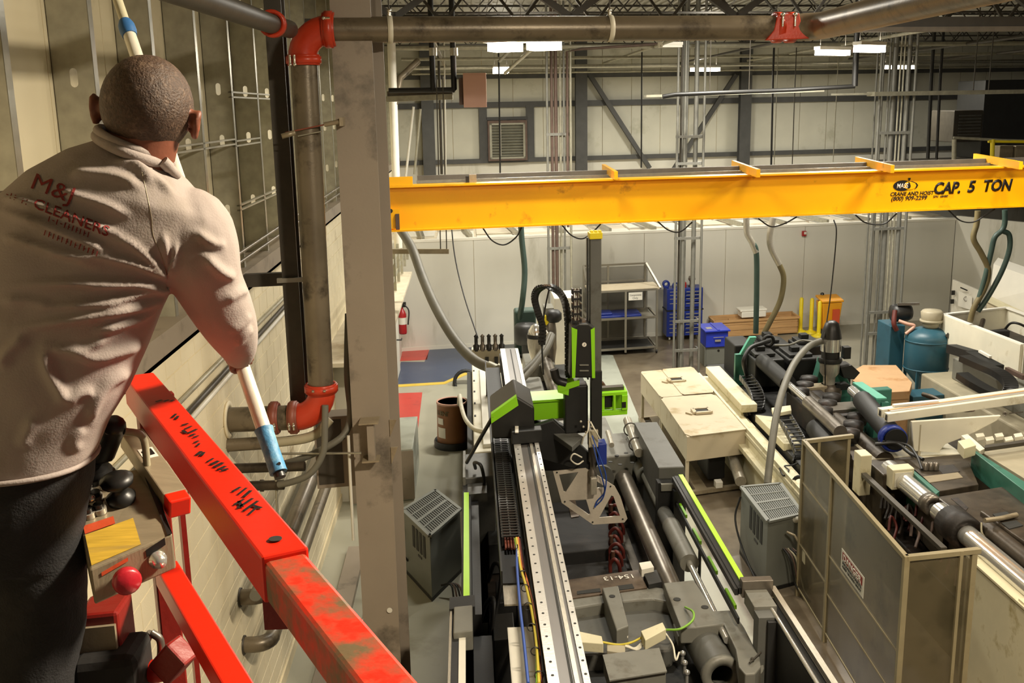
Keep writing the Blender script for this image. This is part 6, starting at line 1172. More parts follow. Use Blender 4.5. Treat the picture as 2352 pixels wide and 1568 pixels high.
bs = thing('blue_cabinet', 'blue steel cabinet half hidden right of the cardboard bin', 'cabinet', (8.6, 18.9, 0)); MB().box(8.35, 9.0, 18.7, 19.2, 0, .7).build('housing', 'blue_tank', bs, .01); MB().box(8.45, 8.55, 18.69, 18.7, .1, .6).build('door_edge', 'bright_steel', bs)
# press three: white trough over grey machine with a black drag chain
P3 = thing('moulding_machine', 'third machine at the right edge with a big white trough and a black drag chain', 'machine', (10.5, 18, 0))
T = [at(2168, 722, z=1.9), at(2312, 706, z=1.9), at(2420, 745, z=1.9), at(2350, 792, z=1.9)]
MB().prism([T[0], T[3], T[3] - V((0, 0, .62)), T[0] - V((0, 0, .62))], (-.05, .0, 0)).build('trough_wall', 'cream_white', P3)
MB().prism([T[0], T[1], T[1] - V((0, 0, .62)), T[0] - V((0, 0, .62))], (0, .05, 0)).build('trough_wall', 'cream_white', P3); MB().prism([T[1], T[2], T[2] - V((0, 0, .62)), T[1] - V((0, 0, .62))], (.05, 0, 0)).build('trough_wall', 'cream_white', P3); MB().prism([T[3], T[2], T[2] - V((0, 0, .62)), T[3] - V((0, 0, .62))], (0, -.05, 0)).build('trough_wall', 'cream_white', P3)
for a, b in ((T[0], T[3]), (T[0], T[1]), (T[1], T[2])): MB().bar(a, b, .09, .03).build('trough_rim', 'foam_white', P3)
MB().prism([p - V((0, 0, .45)) for p in T], (0, 0, -.05)).build('trough_floor', 'oily_dark', P3); MB().tube(spline([at(2258, 735, z=1.75), at(2255, 760, z=1.6), at(2290, 775, z=1.5), at(2330, 790, z=1.5)], 6), .05, 10).build('hydraulic_hose', 'oily_steel', P3); MB().tube(spline([at(2305, 760, z=1.55), at(2322, 742, z=1.75), at(2345, 745, z=1.75), at(2370, 760, z=1.6)], 6), .025, 8).build('hydraulic_hose', 'black_rubber', P3)
MB().box(9.95, 10.5, 19.3, 19.5, 1.65, 1.78).build('cylinder', 'machine_dark', P3, .02); MB().lathe([(.0, 0), (.14, 0), (.14, .14), (0, .16)], (9.95, 19.2, 1.62), 14).build('motor_head', 'oily_dark', P3); MB().box(10.0, 10.9, 18.3, 19.0, 1.45, 1.62).build('valve_block', 'oily_dark', P3, .02)
MB().box(9.0, 11.5, 14.5, 20.0, 0, .85).build('bed', 'putty', P3, .03); MB().box(9.4, 11.5, 16, 19.5, .85, 1.28).build('bed_top', 'machine_light_grey', P3, .02)
q = at(2338, 842, x=9.62); MB().box(9.55, 9.62, q.y - .3, q.y + .3, 1.42, 1.5, 0).build('slot', 'rust_brown', P3)
MB().bar(at(2185, 800, y=19.0), at(2235, 815, y=18.2), .2, .16).build('chain_bracket', 'machine_black', P3); MB().bar(at(2230, 812, y=18.2), at(2292, 845, y=17.2), .22, .1).build('chain_bracket', 'machine_black', P3); MB().bar(at(2250, 806, y=18), at(2275, 820, y=17.6), .05, .04).build('white_plate', 'foam_white', P3)
def drag3(pts):
    for a, b in zip(pts[:-1], pts[1:]): MB().bar(a, b + (b - a) * .12, .22, .11).build('chain_link', 'black_plastic', P3)
drag3(spline([at(2215, 822, y=17.8), at(2255, 840, y=17.3), at(2292, 856, y=16.8), at(2316, 875, y=16.5), at(2322, 895, y=16.3), at(2308, 908, y=16.3), at(2280, 903, y=16.5), at(2240, 882, y=16.9), at(2210, 862, y=17.3)], 4))
MB().box(10.15, 11.2, 14.6, 15.4, .85, 1.6).build('cover', 'cream_machine', P3, .02)
for k in range(6): MB().tube(spline([at(2120 + k * 10, 905 + k * 4, y=17.2), at(2150 + k * 12, 915 + k * 5, y=16.9), at(2185 + k * 10, 940, y=16.6)], 4), .04, 8).build('hydraulic_pipe', ('oily_steel', 'oily_dark', 'rust_brown')[k % 3], P3)
for (pts, lbl, mm, r) in (([(2246, 484), (2243, 515), (2236, 548), (2254, 582), (2270, 620), (2262, 660), (2238, 705), (2228, 738)], 'tan drop hose hanging into the white trough', 'hose_olive', .055), ([(2308, 482), (2308, 510), (2302, 528), (2285, 545), (2276, 580), (2262, 640), (2244, 700)], 'green hose forming the left side of the loop above the trough', 'hose_green', .05), ([(2303, 530), (2318, 540), (2318, 575), (2300, 625), (2270, 680), (2246, 715)], 'green hose forming the right side of the loop above the trough', 'hose_green', .05)):
    hs = hose('drop_hose', lbl, [at(px, py, y=19.4) for px, py in pts], r, mm, n=12)
# white things by the right-hand return wall
wd = thing('wall_board', 'white notice board with a sketch on the right-hand white wall', 'board', at(2215, 690, y=24.5)); a = [at(2188, 642, y=25.2), at(2250, 668, y=24.0), at(2246, 735, y=24.0), at(2184, 722, y=25.2)]
MB().prism(a, (.05, .03, 0)).build('board', 'white_plain', wd); b = [at(2203, 668, y=24.8) - V((.02, .02, 0)), at(2234, 682, y=24.25) - V((.02, .02, 0)), at(2232, 712, y=24.25) - V((.02, .02, 0)), at(2201, 702, y=24.8) - V((.02, .02, 0))]
MB().prism(b, (.01, .01, 0)).build('paper', 'foam_white', wd); MB().ring(at(2219, 686, y=24.45), at(2219, 686, y=24.46), .06, .045, 12).build('sketch', 'machined_steel', wd); MB().bar(at(2206, 660, y=24.6), at(2222, 667, y=24.4), .01, .03, (0, 0, 1)).build('board_text', 'black_ink', wd)
for p in ((2188, 672), (2186, 692)): q = at(*p, y=25.05); MB().box(q.x - .04, q.x + .04, q.y - .05, q.y, q.z - .05, q.z + .06).build('switch', 'black_plastic', wd)
wc = thing('white_cover', 'bright white sloping machine cover behind the trough at the right edge', 'cover', at(2310, 680, y=22.5)); a = [at(2282, 606, y=23.2), at(2420, 655, y=21.5), at(2420, 762, y=21.5), at(2272, 690, y=23.2)]
MB().prism(a, (.25, .3, .1)).build('cover_panel', 'foam_white', wc); MB().bar(at(2266, 684, y=23.0), at(2420, 757, y=21.3), .1, .12).build('cover_rail', 'cream_machine', wc); MB().prism([at(2266, 688, y=23.0), at(2420, 762, y=21.4), at(2420, 810, y=21.4), at(2266, 720, y=23.0)], (.1, .1, 0)).build('cover_base', 'beige_box', wc)
# ================================================================ UP UNDER THE ROOF
uh = thing('unit_heater', 'pink-beige sheet metal cabinet hanging high on dark pipes at upper left', 'heater', at(1090, 205, y=19.5)); a, b = at(1063, 168, y=19.5), at(1118, 246, y=19.5)
MB().box(a.x, b.x, 19.5, 20.1, b.z, a.z).build('cabinet', 'pink_cabinet', uh, .006); MB().box(a.x - .08, a.x, 19.6, 20.05, b.z + .05, a.z - .08).build('dark_side', 'rust_brown', uh)  # cabinet's left side is a darker brown box
for px in (995, 1043): p0 = at(px, 205, y=19.8); MB().tube([(p0.x, 19.8, 8.4), (p0.x, 19.8, p0.z), (p0.x - .04, 19.8, p0.z - .02)], .055, 10).build('drop_pipe', 'black_rubber', uh); MB().lathe([(.075, 0), (.075, .14)], at(px, 128, y=19.8), 10).build('union', 'bright_steel', uh)
MB().tube([at(893, 208, y=19.8), at(1045, 206, y=19.8)], .05, 10).build('drop_pipe', 'black_rubber', uh); MB().bar(at(885, 228, y=20.1), at(1040, 222, y=20.1), .3, .1).build('support_tray', 'galvanised', uh); MB().bar(at(890, 216, y=20.1), at(1040, 212, y=20.1), .2, .1).build('support_tray', 'steel_grey', uh)
for px in (1020, 1146, 1150): pass
gl = thing('gas_pipe', 'black threaded pipe dropping from the roof and turning left above the crane', 'pipe', at(1966, 150, y=22)); MB().tube([at(1966, 108, y=21.6) + V((0, 0, 1.2)), at(1963, 198, y=21.6)], .06, 12).build('drop_pipe', 'black_rubber', gl); MB().tube([at(1963, 198, y=21.6), at(1820, 206, y=21.6), at(1550, 217, y=21.6), at(1522, 222, y=21.6)], .045, 10).build('run_pipe', 'black_rubber', gl); MB().lathe([(.08, -.05), (.08, .05)], at(1966, 115, y=21.6), 10).build('union', 'rust_brown', gl)
ct = thing('cable_tray', 'long grey cable tray under the black pipe above the crane', 'tray', at(1690, 218, y=22.4)); MB().bar(at(1482, 221, y=22.4), at(1888, 208, y=22.4), .3, .05).build('tray_body', 'galvanised', ct)
for px in (1630, 1720): q = at(px, 214, y=22.4); MB().cyl(q, q + V((0, 0, 2)), .01, 6).build('hanger_rod', 'dark_steel', ct)
ct2 = thing('cable_tray', 'long grey cable tray crossing behind the right-hand mast to the frame edge', 'tray', at(2200, 213, y=23)); MB().bar(at(2000, 216, y=23), at(2420, 209, y=24), .3, .09).build('tray_body', 'galvanised', ct2); MB().bar(at(1910, 217, y=23), at(2010, 215, y=23), .08, .04).build('tray_arm', 'galvanised', ct2)
for px in (2235, 2270): q = at(px, 211, y=23.5); MB().cyl(q, q + V((.02, 0, 2.1)), .014, 6).build('hanger_rod', 'dark_steel', ct2)
for i, (px, y0, y1, r, m, lbl) in enumerate(((1146, 170, 398, .022, 'black_rubber', 'black drop cable in front of the wall louvre'), (1020, 110, 400, .02, 'white_plain', 'pale thin hanging rod left of the pink cabinet'), (1010, 215, 400, .035, 'dark_steel', 'dark hanging pipe left of the pale rod'), (1474, 160, 385, .02, 'black_rubber', 'thin black drop cable left of the second mast'), (1776, 160, 380, .028, 'black_rubber', 'thin black drop rod between the third post and the mast'), (1825, 220, 378, .014, 'dark_steel', 'thin grey drop rod right of the black one'), (1783, 235, 380, .012, 'galvanised', 'bright thin wire beside the black drop rod'), (2140, 165, 365, .05, 'black_rubber', 'black vertical pipe right of the tall mast'), (2160, 175, 372, .04, 'black_rubber', 'second black vertical pipe in the dim corner'), (945, 250, 403, .04, 'dark_steel', 'dark vertical pipe left of the first grey post'), (1920, 245, 372, .012, 'galvanised', 'bright thin wire left of the tall mast'))):
    yy = 28
    t_ = at(px, y0, y=yy); tag(MB().tube([V((t_.x, t_.y, 8.6 if px != 945 else t_.z)), t_, at(px - (px - 1380) * .012, y1, y=yy)], r, 8).build('drop_rod', m), lbl, 'rod')
# dim mezzanine at the far right
mz = thing('mezzanine_unit', 'dark air handling unit looming in the dim upper right corner', 'unit', at(2260, 280, y=30)); a, b = at(2195, 185, y=30), at(2420, 330, y=30)
MB().box(a.x, a.x + 1.0, 30, 31.5, b.z + .1, b.z + 1.0).build('housing', 'dark_steel', mz, .02); MB().box(a.x + .9, 18.5, 30.3, 32, b.z - .4, a.z).build('housing', 'machine_dark', mz, .02)
for k in range(8): MB().box(a.x + .15, a.x + .85, 29.97, 30.0, b.z + .2 + k * .09, b.z + .24 + k * .09).build('louvre_slat', 'machine_grey', mz)
hr_ = thing('mezzanine_railing', 'grey and yellow handrail above the right end of the crane', 'railing', at(2280, 350, y=27)); MB().tube([at(2190, 316, y=27), at(2300, 322, y=27), at(2420, 325, y=27)], .035, 8).build('top_rail', 'galvanised', hr_); MB().tube([at(2270, 324, y=27), at(2420, 326, y=27)], .045, 8).build('top_rail', 'safety_yellow', hr_)
for px, m in ((2192, 'galvanised'), (2280, 'safety_yellow')): MB().tube([at(px, 320, y=27), at(px - 2, 400, y=27)], .06, 8).build('post', m, hr_)
for i, (px0, px1, y0, y1) in enumerate(((2296, 2326, 335, 365), (2332, 2370, 335, 365))): a, b = at(px0, y0, y=28), at(px1, y1 + 12, y=28); tag(MB().box(a.x, b.x, 28, 28.5, 4.32, a.z).build('storage_box', 'panel_tan', None, .01), ('left', 'right')[i] + ' grey box behind the yellow handrail post', 'box')
# ================================================================ THE LIFT BASKET
LF = thing('lift_platform', 'red scissor lift basket with worn square rails in the foreground', 'lift', (-.6, 1.4, 0))
ra = at(322, 862, y=2.25); RZ = ra.z; rb = at(655, 1266, z=RZ); rc = at(1010, 1690, z=RZ)
dR = (rb - ra).normalized(); sR = V((dR.y, -dR.x, 0)).normalized()
tz = lambda p, h: V((p.x, p.y, p.z - h))
MB().bar(tz(ra, .034) - dR * .02, tz(rb, .034), .064, .066).build('rail_sleeve', 'lift_red', LF, .004)
MB().bar(tz(rb, .038) - dR * .05, tz(rc, .038), .056, .058).build('top_rail', 'lift_red_worn', LF, .006)
q = rb - dR * .045 + V((0, 0, .0006)); MB().lathe([(.009, 0), (.009, .001)], q, 16).build('pin_hole', 'vent_dark', LF)
q = tz(rb, .07) - dR * .03; MB().bar(q, q - V((0, 0, .05)), .02, .05).build('lock_tab', 'lift_red_dark', LF)
# worn-off lettering on the sleeve: broken black strokes
rnd = random.Random(11)
def on_rail(px, py): return at(px, py, z=RZ + .0012)
for grp in ([((358, 922), (372, 918)), ((376, 921), (388, 918)), ((392, 920), (400, 918))], [((396, 958), (404, 950)), ((404, 962), (409, 955))], [((418, 976), (432, 972)), ((424, 985), (440, 978)), ((432, 994), (452, 985)), ((436, 1000), (448, 996)), ((420, 988), (428, 994)), ((444, 1004), (456, 1000))], [((446, 1016), (456, 1012)), ((452, 1024), (458, 1018))], [((452, 1044), (462, 1036)), ((462, 1046), (468, 1038))], [((476, 1060), (490, 1052)), ((484, 1066), (502, 1058)), ((492, 1072), (512, 1062)), ((500, 1078), (518, 1070)), ((508, 1080), (524, 1076))], [((534, 1128), (552, 1118)), ((548, 1134), (566, 1120)), ((560, 1140), (576, 1126))], [((538, 1158), (560, 1146)), ((546, 1166), (580, 1144)), ((560, 1172), (592, 1150)), ((572, 1180), (590, 1164)), ((580, 1160), (600, 1166)), ((548, 1150), (556, 1164))]):
    for a, b in grp: MB().bar(on_rail(*a), on_rail(*b), .0038 + rnd.random() * .003, .0006).build('worn_marking', 'black_ink', LF)
# corner post, mid rail and its block
c0 = at(297, 880, y=2.3); c0.z = RZ; bot = lambda p, z: V((p.x, p.y, z))
MB().bar(tz(c0, .07) - sR * .035, bot(c0, 4.6) - sR * .035, .05, .045, dR).build('corner_post', 'lift_red_dark', LF, .004); MB().bar(tz(c0, .07) - sR * .09 - dR * .02, bot(c0, 4.6) - sR * .09 - dR * .02, .012, .03, dR).build('corner_post', 'lift_red_dark', LF)
ma = at(392, 1310, y=2.12); mb_ = at(620, 1690, z=ma.z); MB().bar(tz(ma, .025) - (mb_ - ma).normalized() * .05, tz(mb_, .025), .05, .05).build('mid_rail', 'lift_red', LF, .004)
q = at(420, 1490, y=2.0); MB().bar(q, q + V((-.05, .02, -.06)), .05, .06).build('rail_block', 'lift_red_dark', LF, .006)
q = at(352, 1500, y=2.1); MB().tube(spline([q + V((0, 0, .05)), q + V((.018, 0, .03)), q + V((.012, 0, -.02)), q + V((-.01, 0, -.045)), q + V((-.02, 0, -.01)), q + V((-.012, 0, .03)), q + V((0, 0, .05))], 5), .009, 8).build('shackle', 'machined_steel', LF); MB().tube(spline([q + V((-.02, .01, -.03)), q + V((.01, 0, -.05)), q + V((.035, 0, -.05))], 5), .012, 8).build('shackle', 'oily_steel', LF)
q = at(240, 1445, y=2.02); MB().box(q.x - .05, q.x + .035, 2.0, 2.1, q.z - .06, q.z + .045).build('battery_case', 'lift_red_dark', LF, .008); MB().box(q.x - .05, q.x + .03, 1.99, 2.0, q.z - .045, q.z + .02).build('case_label', 'panel_tan', LF); q = at(262, 1540, y=1.98); MB().box(q.x - .08, q.x + .05, 1.95, 2.08, q.z - .12, q.z + .04).build('tool_bag', 'bag_black', LF, .02)
q = at(360, 1540, y=2.05); MB().sphere(q, .03, 10, (1.2, 1, .8)).build('rag', 'lift_red', LF)
# control box
FLc, FRc, BRc, BLc = at(206, 1308, y=1.86), at(396, 1226, y=1.95), at(340, 1070, y=2.2), at(165, 1110, y=2.14)
dn = V((0, .005, -.076)); MB().hexa([p + dn for p in (FLc, FRc, BRc, BLc)] + [FLc, FRc, BRc, BLc]).build('control_box', 'panel_tan', LF, .004)
up_ = (FRc - FLc).cross(BLc - FLc).normalized()
if up_.z < 0: up_ = -up_
T = lambda u, v, h=0.: FLc.lerp(FRc, u).lerp(BLc.lerp(BRc, u), v) + up_ * h   # on the sloping face
def tquad(nm, m, u0, u1, v0, v1, h=.0015): return MB().prism([T(u0, v0, h), T(u1, v0, h), T(u1, v1, h), T(u0, v1, h)], up_ * -.001).build(nm, m, LF)
tquad('warning_label', 'warning_yellow', .03, .62, .03, .36); tquad('warning_label', 'warning_orange', .03, .4, .37, .46, .0018)
for u, v in ((.12, .55), (.12, .68), (.26, .56), (.26, .72), (.1, .82), (.28, .86), (.15, .95)):
    MB().cyl(T(u, v, 0), T(u, v, .012), .014, 12).build('button_bezel', 'bright_steel', LF); MB().cyl(T(u, v, .012), T(u, v, .022), .010, 12).build('push_button', 'black_plastic', LF)
for u, v in ((.2, .6), (.2, .78)): MB().cyl(T(u, v, .0), T(u, v, .018), .008, 10).sphere(T(u, v, .03), .009, 8).build('toggle_switch', 'chrome', LF)
c = T(.55, .62); MB().lathe([(.028, 0), (.03, .012), (.02, .02), (.013, .03), (.032, .045), (.034, .055), (.02, .064), (0, .065)], c, 20, up_).build('selector_knob', 'black_plastic', LF)
c = T(.30, .98); MB().lathe([(.046, 0), (.044, .012), (.036, .018), (.038, .024), (.029, .03), (.031, .036), (.022, .042), (.024, .048), (.016, .056)], c, 20, up_ + V((.1, 0, 0))).build('joystick_boot', 'black_rubber', LF)
jt = at(262, 980, y=2.1); MB().tube([c + up_ * .05, c.lerp(jt, .5), jt], [.014, .022, .024], 12).sphere(jt, .025, 12).build('joystick_handle', 'black_plastic', LF)
MB().tube(spline([jt + V((.02, 0, -.01)), jt + V((.05, .02, -.03)), jt + V((.05, .03, -.1))], 5), .008, 8).build('coiled_lead', 'hose_clear', LF)
fn = (FRc - FLc).cross(V((0, 0, 1))).normalized()
if fn.y > 0: fn = -fn
Fp = lambda u, v: FLc.lerp(FRc, u) + dn * v + fn * .001
c = Fp(.36, .56); MB().cyl(c, c + fn * .014, .014, 14).build('stop_stem', 'panel_tan', LF); MB().lathe([(.020, .012), (.027, .018), (.027, .03), (.022, .036), (0, .037)], c, 22, fn).build('emergency_stop', 'button_red', LF)
c = Fp(.78, .5); MB().lathe([(.018, 0), (.018, .006), (.013, .008), (.013, .02), (0, .021)], c, 16, fn).build('key_switch', 'chrome', LF); MB().prism([Fp(.66, .12), Fp(.9, .0), Fp(.9, .2), Fp(.66, .32)], fn * .001).build('switch_label', 'black_ink', LF); MB().prism([Fp(.12, .2), Fp(.44, .1), Fp(.44, .2), Fp(.12, .3)], fn * .001).build('switch_label', 'warning_orange', LF)
# guard channel over the box with red end cap
g0, g1 = at(300, 985, y=2.26), at(400, 1126, y=2.05); dg_ = (g1 - g0).normalized()
MB().bar(g0 - V((0, 0, .02)), g1 - V((0, 0, .02)), .05, .04).build('guard_channel', 'panel_tan', LF, .003); MB().bar(g1 - V((0, 0, .022)) - dg_ * .004, g1 - V((0, 0, .022)) + dg_ * .03, .046, .042).build('guard_end_cap', 'lift_red', LF, .004)
gq = g0.lerp(g1, .42) + V((0, 0, .001)); gs = V((dg_.y, -dg_.x, 0)).normalized(); MB().prism([gq + dg_ * a + gs * b for a, b in ((-.02, -.016), (.02, -.016), (.02, .016), (-.02, .016))], (0, 0, .001)).build('plate_label', 'white_plain', LF); MB().prism([gq + dg_ * a + gs * b + V((0, 0, .001)) for a, b in ((-.014, -.011), (.01, -.012), (.013, .01), (-.008, .012))], (0, 0, .001)).build('plate_mark', 'black_ink', LF)
s0_, s1_ = at(322, 1040, y=2.2), at(392, 1215, y=1.97); MB().prism([s0_, s1_, FRc + up_ * .001, BRc + up_ * .001], gs * .01).build('side_shroud', 'black_plastic', LF)
MB().tube(spline([at(420, 1090, y=2.1), at(428, 1105, y=2.1), at(432, 1130, y=2.1), at(436, 1148, y=2.1), at(428, 1152, y=2.1)], 5), .0012, 5).build('lock_wire', 'dark_steel', LF)
# deck and scissor stack below the frame
MB().box(-1.75, .25, .35, 2.3, 4.5, 4.55, 0).build('deck', 'machined_steel', LF); MB().box(-1.75, .25, 2.26, 2.3, 4.55, 4.68, 0).build('toe_board', 'lift_red', LF)
for i in range(4):
    z0, z1 = .75 + i * .93, 1.66 + i * .93
    for x in (-1.6, .1): MB().bar((x, .45, z0), (x, 2.1, z1), .05, .12).bar((x + .06, 2.1, z0), (x + .06, .45, z1), .05, .12).build('scissor_arm', 'lift_red_dark', LF)
MB().box(-1.7, .2, .3, 2.25, .2, .75, 0).build('chassis', 'lift_red', LF, .02)
for x in (-1.6, .12):
    for y in (.6, 1.95): MB().lathe([(0, -.07), (.2, -.07), (.2, .07), (0, .07)], (x, y, .2), 20, (1, 0, 0)).build('wheel', 'black_rubber', LF)
# ================================================================ THE POLE
PB, PT = at(640, 1085, y=2.16), at(266, -12, y=2.92); PD = (PT - PB).normalized(); PLn = (PT - PB).length
tP = lambda px, py: min(range(0, 1001), key=lambda i: (lambda q: (q[0] - px) ** 2 + (q[1] - py) ** 2)(proj(PB + PD * (PLn * i / 1000)))) / 1000 * PLn
PO = thing('telescopic_pole', 'white telescopic cleaning pole with pale blue grip held by the man', 'pole', PB)
t1, t2 = tP(598, 990), tP(290, 70)
MB().tube([PB + PD * (t1 - .03), PB + PD * (t2 - .0)], .0165, 18).build('outer_tube', 'pole_white', PO); MB().tube([PB + PD * (t2 - .02), PT + PD * .5], .0125, 16).build('inner_tube', 'pole_fibre', PO)
MB().tube([PB, PB + PD * (t1 * .5), PB + PD * (t1 - .01), PB + PD * (t1 + .002)], [.0195, .0185, .0195, .0215], 18).build('grip', 'grip_blue', PO)
MB().tube([PB - PD * .012, PB + PD * .001], .0125, 14).build('end_plug', 'black_plastic', PO); q = PB + PD * .022; vd = (CAMPOS - q).normalized(); MB().cyl(q + vd * .018 + V((.008, 0, 0)), q + vd * .0205 + V((.008, 0, 0)), .0035, 8).build('hang_hole', 'vent_dark', PO)
MB().tube([PB + PD * (t2 - .02), PB + PD * (t2 - .005), PB + PD * (t2 + .015), PB + PD * (t2 + .03)], [.019, .0215, .021, .0155], 16).build('lock_collar', 'collar_blue', PO)
# ================================================================ THE MAN
MAN = thing('person', 'man with cropped hair in a light work shirt, seen from behind, holding a pole', 'person', (-.85, 1.98, 4.55))
def sec(L, R, y, d, n=40, e=2.4):                    # closed ring between two image points, d deep
    a, b = at(*L, y=y), at(*R, y=y); c = (a + b) / 2; u = (b - a) / 2; out = []
    for i in range(n):
        t = 2 * pi * i / n; cs, sn = math.cos(t), math.sin(t)
        out.append(c + u * (math.copysign(abs(cs) ** (2 / e), cs)) + V((0, 1, 0)) * (d * math.copysign(abs(sn) ** (2 / e), sn)))
    return out
def loft(mb, rings):
    n = len(rings[0]); o = [p for r in rings for p in r]
    mb.add(o, [(i * n + j, i * n + (j + 1) % n, (i + 1) * n + (j + 1) % n, (i + 1) * n + j) for i in range(len(rings) - 1) for j in range(n)], True)
    for r, rev in ((rings[0], True), (rings[-1], False)):
        c = sum(r, V()) / n; mb.add(r + [c], [((i + 1) % n, i, n) if not rev else (i, (i + 1) % n, n) for i in range(n)], True)
def limb(mb, pts, n=6, seg=20):
    P = spline([p[0] for p in pts], n); R = [v.x for v in spline([(p[1], 0, 0) for p in pts], n)]
    mb.tube(P, R, seg); mb.sphere(P[0], R[0], 14); mb.sphere(P[-1], R[-1], 14)
def remesh(mb, name, m, parent, vox, smooth=6, fn=None):
    o = mb.build(name + '_raw', m, None, fix=True)
    md = o.modifiers.new('r', 'REMESH'); md.mode = 'VOXEL'; md.voxel_size = vox
    sm = o.modifiers.new('s', 'SMOOTH'); sm.factor = .5; sm.iterations = smooth
    me = bpy.data.meshes.new_from_object(o.evaluated_get(bpy.context.evaluated_depsgraph_get())); bpy.data.objects.remove(o)
    me.name = name
    if fn: fn(me)
    me.polygons.foreach_set('use_smooth', [True] * len(me.polygons)); me.materials.clear(); me.materials.append(MAT[m])
    r = bpy.data.objects.new(name, me); COL.objects.link(r); attach(r, parent); return r
hand = PB + PD * tP(541, 815)
# head frame: leaning a little to the right, looking up along the pole
tl_ = math.radians(10); hx = V((math.cos(tl_), 0, -math.sin(tl_))); hy0 = V((0, 1, .12)).normalized(); hz = hx.cross(hy0).normalized(); hy = hz.cross(hx).normalized()
HC = at(338, 247, y=2.0); HW = lambda x, y, z: HC + hx * x + hy * y + hz * z
def skull_pt(th, ph, k=1.):                           # th from the crown down, ph around; 0 = right, 90 = face
    s, c = math.sin(th), math.cos(th); x = .0795 * s * math.cos(ph); y = .093 * s * math.sin(ph); z = .0925 * c
    if c < 0: x *= 1 - .16 * c * c; y *= 1 - .05 * c * c
    if math.sin(ph) < 0: y *= .98; z += -.008 * s * math.sin(ph)
    return HW(x * k, y * k, z * k)
bd = MB()
n1, n2 = 24, 36
bd.add([skull_pt(pi * i / n1, 2 * pi * j / n2) for i in range(n1 + 1) for j in range(n2)], [(i * n2 + j, (i + 1) * n2 + j, (i + 1) * n2 + (j + 1) % n2, i * n2 + (j + 1) % n2) for i in range(n1) for j in range(n2)], True)
bd.sphere(HW(-.006, .045, -.072), .05, 16, (1., 1.1, .9)).sphere(HW(0, .075, -.105), .03, 12)                      # jaw, chin
bd.tube([HW(0, .092, .012), HW(0, .108, -.028), HW(0, .1, -.042)], [.009, .015, .012], 10).sphere(HW(.0, .112, -.03), .013, 8)   # nose
bd.tube([HW(-.024, .088, -.066), HW(0, .1, -.066), HW(.024, .088, -.066)], .008, 8)                              # mouth
for s_ in (-1, 1):
    bd.tube([HW(.012 * s_, .096, .028), HW(.045 * s_, .084, .03)], .009, 8)                                       # brows
    e0 = HW(.081 * s_, .005, -.018)
    ear = [e0 + hz * (.024 * math.cos(a)) + (hx * (.015 * s_) - hy * .010) * (.55 + .45 * math.cos(a * .5)) + (-hy * .012) * math.sin(a) for a in [math.radians(-20 + 22 * k) for k in range(10)]]
    bd.tube(ear, .0075, 10); bd.sphere(e0 + hx * (.009 * s_) - hy * .006 - hz * .010, .0125, 10, (.7, .7, 1.2)); bd.sphere(e0 + hx * (.010 * s_) - hy * .006 + hz * .008, .0145, 10, (.65, .7, 1.2))
NB = at(311, 350, y=2.0)
bd.tube([HW(0, -.012, -.05), HW(-.002, -.018, -.09), NB, NB + V((-.02, 0, -.07))], [.064, .062, .062, .075], 24)
SECS = [((232, 318), (384, 382), 2.0, .066), ((160, 340), (426, 418), 2.0, .095), ((72, 388), (486, 486), 2.0, .122), ((0, 452), (470, 565), 2.0, .138), ((-44, 560), (402, 640), 2.0, .142), ((-80, 680), (366, 715), 1.99, .138), ((-115, 800), (333, 800), 1.98, .134), ((-155, 900), (291, 893), 1.97, .136), ((-192, 985), (243, 970), 1.97, .142), ((-218, 1062), (210, 1050), 1.97, .146)]
def shrink(s, k): (L, R, y, d) = s; c = ((L[0] + R[0]) / 2, (L[1] + R[1]) / 2); return ((c[0] + (L[0] - c[0]) * k, c[1] + (L[1] - c[1]) * k), (c[0] + (R[0] - c[0]) * k, c[1] + (R[1] - c[1]) * k), y, d * k)
loft(bd, [sec(*shrink(s, .9)) for s in SECS])
cuff = at(546, 806, y=2.2)
arm_r = [(at(438, 545, y=2.0), .062), (at(480, 640, y=2.02), .048), (at(524, 738, y=2.06), .042), (at(543, 792, y=2.16), .034), (hand + V((-.0, -.03, .01)), .026)]
limb(bd, arm_r)
lh = PB + PD * tP(468, 580)
limb(bd, [(at(15, 540, y=2.03), .055), (at(50, 600, y=2.2), .05), (at(150, 640, y=2.36), .044), (at(330, 600, y=2.4), .034), (lh + V((-.035, -.03, -.02)), .026)])
def grip_hand(c, d, back, side):                      # palm on one side of the pole, four fingers and a thumb closed round it
    d = d.normalized(); back = (back - d * back.dot(d)).normalized(); w_ = d.cross(back).normalized() * side
    bd.bar(c - d * .042 + back * .03, c + d * .042 + back * .03, .036, .026, back); bd.sphere(c + back * .03, .03, 12, (1, 1, 1))
    for k, (ln, r) in enumerate(((.9, .0085), (1., .009), (.96, .009), (.86, .0085))):
        q = c + d * (-.033 + k * .022); pts = []
        for j in range(9):
            a = math.radians(20 + j * 27 * ln); rr = .028 - .0012 * j; pts.append(q + back * (rr * math.cos(a)) + w_ * (rr * math.sin(a)))
        bd.tube(pts, [r] * 6 + [r * .95, r * .9, r * .75], 10); bd.sphere(pts[-1], r * .78, 8)
    tb = c + d * .03 + back * .022 - w_ * .018
    pts = [tb, tb + d * .022 - w_ * .012 - back * .016, tb + d * .034 - w_ * .004 - back * .04, tb + d * .036 + w_ * .014 - back * .05]
    bd.tube(spline(pts, 4), [.0125] * 5 + [.0115] * 4 + [.0105] * 3 + [.009], 10); bd.sphere(pts[-1], .009, 8)
grip_hand(hand, PD, V((.6, -1, .2)), -1); grip_hand(lh, PD, V((-1, -.4, 0)), 1)
LZ = 4.55
KX = [at(88, 1640, y=1.95).x, at(-150, 1640, y=1.95).x]
